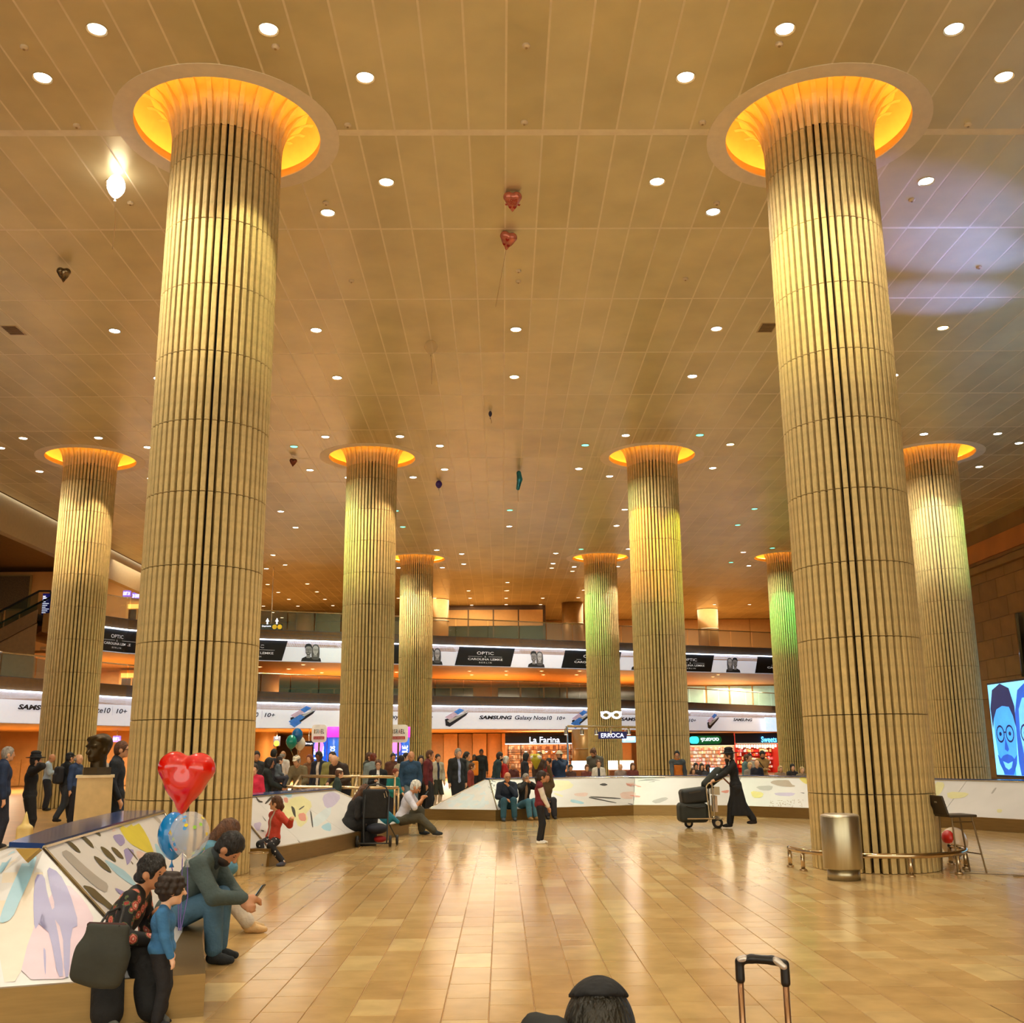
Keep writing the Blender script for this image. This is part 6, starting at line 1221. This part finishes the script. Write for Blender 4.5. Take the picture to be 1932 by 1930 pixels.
# seated along the far barrier
person('bald old man in a navy jacket sitting on the far barrier, hand on chin', (.10, 27.42), 168, 1.72, .018, pel=(0, 0, .225), lean=14, arms=((-.02, .14, .47), (.05, .20, .30)), poles=((-.5, .2, -.8), (.6, -.4, -.5)), ank=((-.07, .25, .045), (.10, .27, .045)), kpole=(0, .4, 1), skin='m', hair='none', top=(28, 40, 58), bottom=(40, 84, 100), bkind='jeans', shoes=(60, 74, 84), glasses=True, wide=1.12)
person('old woman with short grey hair in a black jacket sitting on the far barrier', (.55, 27.68), 150, 1.60, .018, pel=(0, 0, .235), lean=8, arms=('front', 'front'), ank=((-.06, .26, .045), (.06, .28, .045)), kpole=(0, .4, 1), skin='m', hair='short', hc='grey', top=(24, 24, 26), shirt=(150, 118, 90), bottom=(70, 120, 140), bkind='jeans', shoes=(150, 116, 66), glasses=True)
person('woman in an olive jacket sitting on the far barrier behind the standing girl', (1.12, 27.98), 165, 1.62, .02, pel=(0, 0, .235), lean=10, arms=('chin', (.05, .2, .3)), ank=((-.06, .26, .045), (.06, .28, .045)), kpole=(0, .4, 1), skin='m', hair='pony', hc='brown', top=(92, 74, 46), bottom=(40, 40, 48), shoes=(40, 36, 34))
# seated by the push-chair
person('woman in a long black dress sitting beside the push-chair', (-2.86, 20.35), 72, 1.62, .016, pel=(0, 0, .235), lean=22, nod=16, arms=((-.03, .2, .36), (.05, .2, .34)), ank=((-.06, .22, .045), (.08, .20, .045)), kpole=(0, .5, 1), skin='m', hair='long', hc='brown', top=(20, 20, 22), tkind='coat', bottom=(20, 20, 22), bkind='dress', shoes=(30, 28, 28), wide=1.2)
person('white-haired man in a white shirt sitting on the barrier end with a phone', (-2.10, 22.75), 96, 1.72, .016, pel=(0, 0, .20), lean=20, nod=18, arms=((-.02, .25, .42), (.05, .26, .42)), poles=((-.6, -.2, -.7), (.6, -.2, -.7)), ank=((-.07, .24, .045), (.07, .42, .05)), kpole=(0, .4, 1), skin='m', hair='short', hc='white', top=(206, 206, 220), tkind='tee', sleeves='short', shirt=None, bottom=(74, 70, 54), shoes=(44, 50, 56), glasses=True, extra=hold('mobile_phone', 'phone held by the white-haired man in the white shirt', (.075, .012, .15), (0, .02, .04), phm, 1, 'phone'))
tj = thing('jacket', 'teal jacket lying on the barrier end by the push-chair', 'jacket', (-2.35, 22.0, PH)); sdf_obj('cloth', [prim_ell((0, 0, .12), (.14, .10, .13)), prim_cone((.05, 0, .2), (.25, .0, .05), .06, .04)], clothm((24, 110, 130), 'j'), tj, res=.02, k=.05)
person('person in a dark coat sitting behind the right column by the stool', (6.05, 17.3), 100, 1.6, .024, pel=(0, 0, .235), lean=15, ank=((-.06, .26, .045), (.06, .28, .045)), kpole=(0, .4, 1), arms=('front', 'front'), top=(40, 40, 36), bottom=(34, 34, 38))
# --- left edge
def lc(label, u, vf, face, h, **k): p_ = atz(u, vf); return person(label, (p_[0], p_[1]), face, h, **k)
lc('person in a navy jacket cut off by the left edge', -8, 1600, 60, 1.82, res=.02, top=(26, 44, 74), bottom=(30, 36, 50), hair='short', hc='grey', wide=1.2)
lc('man in black hat and suit with a yellow bag, phone at ear', 48, 1592, 62, 1.68, res=.018, arms=((-.16, .06, .47), 'ear'), poles=((-.6, -.6, -.3), (.9, .1, -.2)), top=(18, 18, 20), shirt=(230, 226, 218), bottom=(18, 18, 20), hair='short', hc='black', beard='short', hat='brim')
p_ = aty(60, 1560, 18.0); yb_ = thing('plastic_bag', 'yellow plastic carrier bag held by the man in the black hat', 'bag', (p_[0], 17.75, 0)); sdf_obj('body', [prim_box((0, 0, .38), (.13, .07, .2), None, .06), prim_cone((0, 0, .55), (0, 0, .78), .07, .015)], mat('yellow_plastic', (232, 204, 130), .4, var=.08), yb_, res=.02, k=.05); MB().box((0, -.072, .34), (.14, .01, .06)).build('red_print', mat('bag_print', (206, 90, 30), .5), yb_, world=False)
lc('bald man in a pale blue shirt looking at his phone', 84, 1529, 75, 1.72, res=.02, arms=('phone', 'phone'), skin='m', hair='none', top=(168, 184, 200), tkind='shirt', bottom=(28, 30, 40), nod=18, extra=hold('mobile_phone', 'phone of the bald man in the pale blue shirt', (.075, .015, .14), (0, .02, .04), phm, 1, 'phone'))
bp_ = lc('person in black with a black backpack walking away, left of the pedestal', 118, 1553, 40, 1.72, res=.02, ank=((-.05, .13, .045), (.05, -.15, .07)), hair='short', hc='black', top=(26, 28, 30), bottom=(46, 50, 56), bkind='jeans', hat={'kind': 'cap', 'c': (18, 18, 20)}, arms=('down', 'down'))
l_ = bp_.location; bpk = thing('backpack', 'black backpack on the person walking away by the pedestal', 'bag', (l_.x-.12, l_.y-.17, 0), -math.radians(40)); sdf_obj('body', [prim_box((0, 0, 1.18), (.15, .09, .22), None, .07), prim_box((0, -.08, 1.1), (.11, .05, .12), None, .04)], mat('backpack_black', (30, 30, 34), .7), bpk, res=.022, k=.03); MB().tube([(-.09, .05, 1.36), (-.10, .14, 1.42), (-.10, .24, 1.3)], .015, 6).build('strap', MATS['strap_dark'], bpk, world=False)
crowd('grey-haired person in a blue jacket behind the bronze bust', 146, 1423, 27, 100, hair='ring', hc='grey', top=(44, 66, 104), skin='l')
crowd('young man with glasses in a grey top right of the bronze bust', 197, 1421, 27, 215, hair='short', hc='dark', top=(170, 168, 160), glasses=True)
crowd('girl with brown hair just right of the bronze bust', 189, 1428, 24.5, 100, hair='bob', hc='brown', top=(150, 110, 80), hs=1.1)
crowd('man with glasses in a dark jacket beside the left column', 224, 1399, 18.3, 80, hair='short', hc='brown', top=(28, 34, 42), bottom=(38, 52, 70), glasses=True, res=.018, arms=('pocket', 'pocket'), stature=1.88)
# --- crowd behind the barrier, left to right
crowd('girl in a bright pink coat behind the left column', 480, 1443, 22.4, 170, hair='pony', hc='dark', top=(214, 40, 70), tkind='coat', hs=1.15)
crowd('man in a dark jacket at the back beside the left column', 484, 1418, 27.5, 160, hair='short', hc='dark', top=(44, 46, 48), skin='m')
crowd('woman with dark hair in a black top carrying a small child', 505, 1430, 23.6, 78, hair='bob', hc='black', top=(28, 34, 32), skin='m', arms=((-.05, .2, .62), (.05, .2, .6)), res=.018)
cq = aty(525, 1431, 23.6); person('small child in a grey hooded top carried by the woman in black', (cq[0], 23.62), 70, .80, .015, z0=cq[2]-.80, hs=1.5, wide=1.2, pel=(0, 0, .52), ank=((-.08, .18, .28), (.08, .16, .26)), kpole=(0, 1, .5), arms=('front', 'front'), hair='short', hc='dark', top=(92, 104, 112), tkind='hoodie', bottom=(50, 50, 60))
crowd('man in a dark shirt seen from behind, left of the white shirt', 516, 1414, 31, 10, hair='short', hc='black', top=(36, 40, 52), tkind='shirt')
crowd('bald man in a white shirt walking away behind the crowd', 533, 1417, 33, 15, hair='ring', hc='grey', top=(232, 226, 218), tkind='shirt', skin='m')
crowd('man in a beige cap and olive shirt leaning on the hand rail', 567, 1422, 25.25, 195, hair='short', hc='grey', top=(120, 106, 74), tkind='shirt', arms=('rail', 'rail'), hat={'kind': 'cap', 'c': (216, 204, 174)}, lean=12, nod=14, res=.02)
crowd('dark-skinned man in a navy jacket over a white shirt', 604, 1418, 28.5, 200, hair='short', hc='black', skin='d', top=(28, 34, 50), shirt=(226, 214, 200), nod=6)
crowd('woman in an olive-green coat looking up', 627, 1419, 26.5, 170, hair='bob', hc='dark', top=(148, 144, 82), tkind='coat', nod=-12, yaw=30, res=.02)
crowd('woman with reddish hair behind the beige cap', 586, 1424, 31, 200, hair='long', hc='red', top=(120, 80, 50))
crowd('fair-haired man in a dark brown jacket bending over the rail', 650, 1426, 25.3, 215, hair='ring', hc='blond', top=(58, 44, 34), arms=('rail', 'rail'), lean=24, nod=25, wide=1.15, res=.02, stature=1.72)
crowd('boy with a white skullcap in a dark green top at the hand rail', 637, 1452, 23.86, 80, hair='short', hc='brown', top=(40, 58, 52), hat={'kind': 'kippah', 'c': (232, 224, 210)}, hs=1.12, res=.018)
crowd('man in a black jacket leaning by the fluted column', 694, 1420, 31, 100, hair='short', hc='brown', top=(52, 48, 36), arms=('fold', 'fold'))
crowd('person with a hair bun in a grey denim jacket seen from behind', 703, 1422, 28.5, 20, hair='bun', hc='red', top=(130, 144, 144))
crowd('woman with glasses in a black jacket holding up a lit phone', 714, 1434, 25.3, 175, hair='short', hc='brown', top=(24, 24, 26), shirt=(226, 220, 210), glasses=True, arms=('down', 'phone'), res=.02, extra=hold('mobile_phone', 'lit phone of the woman with glasses behind the rail', (.08, .02, .16), (0, .0, .06), phm, 1, 'phone'))
crowd('girl in a teal jacket leaning over the hand rail', 737, 1449, 25.2, 130, hair='short', hc='red', top=(18, 120, 116), arms=('rail', 'rail'), lean=16, hs=1.1, res=.02)
crowd('person with a reddish face beside the right information totem', 741, 1422, 33, 160, hair='short', hc='dark', top=(96, 56, 44), skin='m')
crowd('dark-haired woman in a cream coat left of the bald man', 754, 1426, 28.5, 60, hair='bob', hc='black', top=(190, 176, 146), tkind='coat')
crowd('young man looking away behind the cream coat', 764, 1421, 30.5, 130, hair='short', hc='black', top=(110, 100, 90), skin='p')
crowd('bald man in a blue denim jacket and jeans at the barrier gap', 775, 1417, 26.4, 165, hair='none', skin='m', top=(36, 70, 100), bottom=(96, 122, 140), bkind='jeans', wide=1.12, res=.018, arms=('pocket', 'pocket'))
crowd('person in black behind the bald man in denim', 794, 1426, 29, 170, hair='long', hc='dark', top=(26, 26, 28), bottom=(24, 24, 26))
crowd('man in a maroon and navy jacket looking right', 808, 1416, 28.6, 100, hair='short', hc='brown', top=(98, 26, 30), bottom=(26, 26, 30), skin='m', res=.02)
p_ = atz(824, 1526); person('girl in a silver jacket, dark skirt and white stockings', (p_[0], p_[1]), 150, 1.60, .018, hair='pony', hc='dark', top=(190, 186, 168), tkind='jacket', shirt=(30, 40, 70), bottom=(48, 52, 44), bkind='skirt', shoes=(40, 38, 36), arms=('pocket', 'pocket'))
crowd('man in an open black jacket over a pale blue shirt', 863, 1413, 29.6, 150, hair='short', hc='grey', top=(30, 32, 30), shirt=(160, 172, 206), bottom=(24, 24, 28), wide=1.15, res=.018)
crowd('dark-haired woman behind the man in the open black jacket', 878, 1419, 33, 110, hair='long', hc='black', top=(90, 90, 84))
crowd('child holding a white toy beside the barrier corner', 888, 1441, 31.5, 100, hair='short', hc='brown', top=(150, 60, 50), hs=1.2)
crowd('woman with an orange bag in the distance', 895, 1424, 46, 180, hair='long', hc='black', top=(50, 40, 40), skin='d')
og = aty(897, 1440, 45.7); ob = thing('orange_bag', 'orange bag carried by the woman in the distance', 'bag', (og[0], 45.6, .5)); sdf_obj('body', [prim_box((0, 0, .5), (.13, .06, .3), None, .05)], mat('orange_cloth', (240, 140, 30), .6), ob, res=.03, k=.02)
crowd('man in a black jacket standing far back by the wood panels', 908, 1414, 46, 175, hair='short', hc='black', top=(22, 24, 26), skin='d')
crowd('bearded man in a dark teal jacket looking right', 935, 1419, 31.6, 75, hair='short', hc='dark', beard='short', top=(30, 52, 58), lean=8, res=.02)
crowd('white-haired woman in a red coat', 952, 1427, 31.8, 100, hair='bob', hc='white', top=(190, 30, 26), tkind='jacket', shirt=(60, 60, 80), res=.02)
crowd('bald man far behind the woman in red', 968, 1441, 34, 185, hair='none', skin='m', top=(90, 40, 36))
crowd('dark-haired woman in a black jacket facing right', 990, 1421, 32, 80, hair='bob', hc='black', top=(34, 34, 42), skin='m', res=.02)
bq = aty(1011, 1433, 33); fb = thing('flower_bouquet', 'yellow and white flower bouquet held up in the crowd', 'bouquet', tuple(bq)); sdf_obj('wrapping', [prim_cone((0, 0, -.25), (0, 0, .0), .05, .16)], mat('bouquet_yellow', (196, 184, 50), .6), fb, res=.03, k=.02)
for i in range(7): MB().sphere((.12*math.cos(i*.9), .1*math.sin(i*.9), .06+.05*(i % 2)), .07, 8).build('blossom', mat('blossom_%d' % (i % 2), ((238, 230, 220), (220, 200, 60))[i % 2], .6), fb, True, world=False)
crowd('brown-haired woman at the back before the bakery', 1017, 1419, 36, 150, hair='long', hc='brown', top=(70, 50, 40), skin='m')
crowd('young woman in a dark red jacket resting on the barrier', 1028, 1430, 32.2, 70, hair='long', hc='dark', top=(130, 32, 28), arms=('rail', 'rail'), lean=10, res=.02)
crowd('man in a cream sun hat and blue jacket, hand at his chin', 1056, 1414, 32.4, 200, hair='short', hc='dark', beard='short', top=(30, 52, 84), arms=((.0, .11, .84), 'down'), poles=((-.7, .3, -.6), (.5, -.7, -.2)), hat={'kind': 'sun', 'c': (214, 196, 164)}, skin='m', res=.02, wide=1.1)
for lab, u, v, Y, hcx, tc in (('child with dark hair peering over the barrier beside the blue jacket', 1076, 1444, 32.6, 'dark', (90, 60, 50)), ('fair child peering over the barrier left of the bun-haired man', 1107, 1444, 32.6, 'brown', (120, 60, 50)), ('bald baby-faced child behind the barrier under the ERROCA sign', 1170, 1442, 32.6, 'none', (150, 130, 120)), ('brown-haired woman at the barrier left of the orange-lit column', 1193, 1441, 32.4, 'brown', (110, 50, 40)), ('boy peering over the barrier, leftmost under the book shop', 1312, 1441, 32.5, 'black', (70, 60, 60)), ('girl with brown hair low behind the barrier under the book shop', 1307, 1450, 31.8, 'brown', (150, 120, 110)), ('dark-haired child beside the girl under the book shop', 1323, 1442, 32.2, 'black', (50, 40, 40)), ('dark-skinned child holding a tablet under the book shop', 1335, 1444, 32.1, 'black', (60, 60, 70)), ('child with light face left of the man in the beige sweater', 1414, 1440, 32.4, 'blond', (150, 140, 130)), ('woman with a black headband behind the far barrier', 1471, 1446, 31.8, 'blond', (160, 130, 100)), ('dark-haired boy behind the barrier before the green column', 1494, 1443, 31.2, 'black', (40, 34, 34)), ('small fair child next to the boy before the green column', 1512, 1448, 30.6, 'blond', (140, 120, 90))):
    crowd(lab, u, v, Y, 175, hair='none' if hcx == 'none' else ('bob' if 'girl' in lab or 'woman' in lab else 'short'), hc=hcx if hcx != 'none' else 'dark', top=tc, hs=1.18, skin='d' if 'dark-skinned' in lab else 'l', hat={'kind': 'band', 'c': (24, 20, 20)} if 'headband' in lab else None)
tp = aty(1347, 1454, 31.9); tb2 = thing('tablet', 'tablet showing a bright picture held above the barrier', 'tablet', tuple(tp)); sdf_obj('case', [prim_box((0, 0, 0), (.14, .012, .10), None, .008)], phm, tb2, res=.01, k=.003); MB().box((0, -.014, 0), (.25, .002, .17)).build('display', glow('tablet_screen', (190, 215, 240), .9), tb2, world=False)
crowd('man with a hair bun in a grey poncho leaning over a child', 1123, 1410, 33, 195, hair='bun', hc='brown', beard='short', top=(96, 92, 80), tkind='coat', nod=28, yaw=20, lean=10, skin='m', arms=('front', 'front'), res=.02, wide=1.1)
crowd('child in a white hooded top in front of the man in the poncho', 1129, 1435, 32.2, 180, hair='short', hc='brown', top=(224, 214, 200), tkind='hoodie', shirt=(40, 40, 50), hs=1.18, res=.02)
crowd('boy in an orange and grey jacket before the orange-lit column', 1277, 1417, 32.2, 190, hair='short', hc='black', top=(204, 112, 24), tkind='jacket', skin='m', sleevec=(62, 70, 74), res=.018, arms=('down', 'rail'), pat=lambda t, S, up, A, piece: piece('yoke', [prim_cone(up(-.09, 0, .27), up(.09, 0, .27), .062, .062), prim_ell(up(0, 0, .24), (.108, .082, .045))], clothm((62, 70, 74), 'y'), .01))
crowd('person in a teal top partly hidden by the man in the long coat', 1406, 1424, 33, 120, hair='short', hc='brown', top=(96, 128, 130))
crowd('dark-haired woman in a pale top left of the beige sweater', 1413, 1422, 35, 170, hair='long', hc='black', top=(190, 180, 160))
bs_ = crowd('man in a beige sweater with a dark shoulder strap', 1437, 1416, 32.8, 185, hair='short', hc='black', beard='short', top=(166, 128, 70), tkind='shirt', arms=('fold', 'fold'), nod=16, skin='m', res=.02, pat=lambda t, S, up, A, piece: piece('shoulder_strap', [prim_cone(up(-.05, .085, .10), up(.07, .07, .27), .011, .011)], clothm((50, 34, 28), 'z'), .004))
crowd('child in a dark t-shirt with white print before the beige sweater', 1427, 1435, 32.0, 175, hair='none', hc='brown', top=(26, 28, 44), tkind='tee', hs=1.15, sleeves='short')
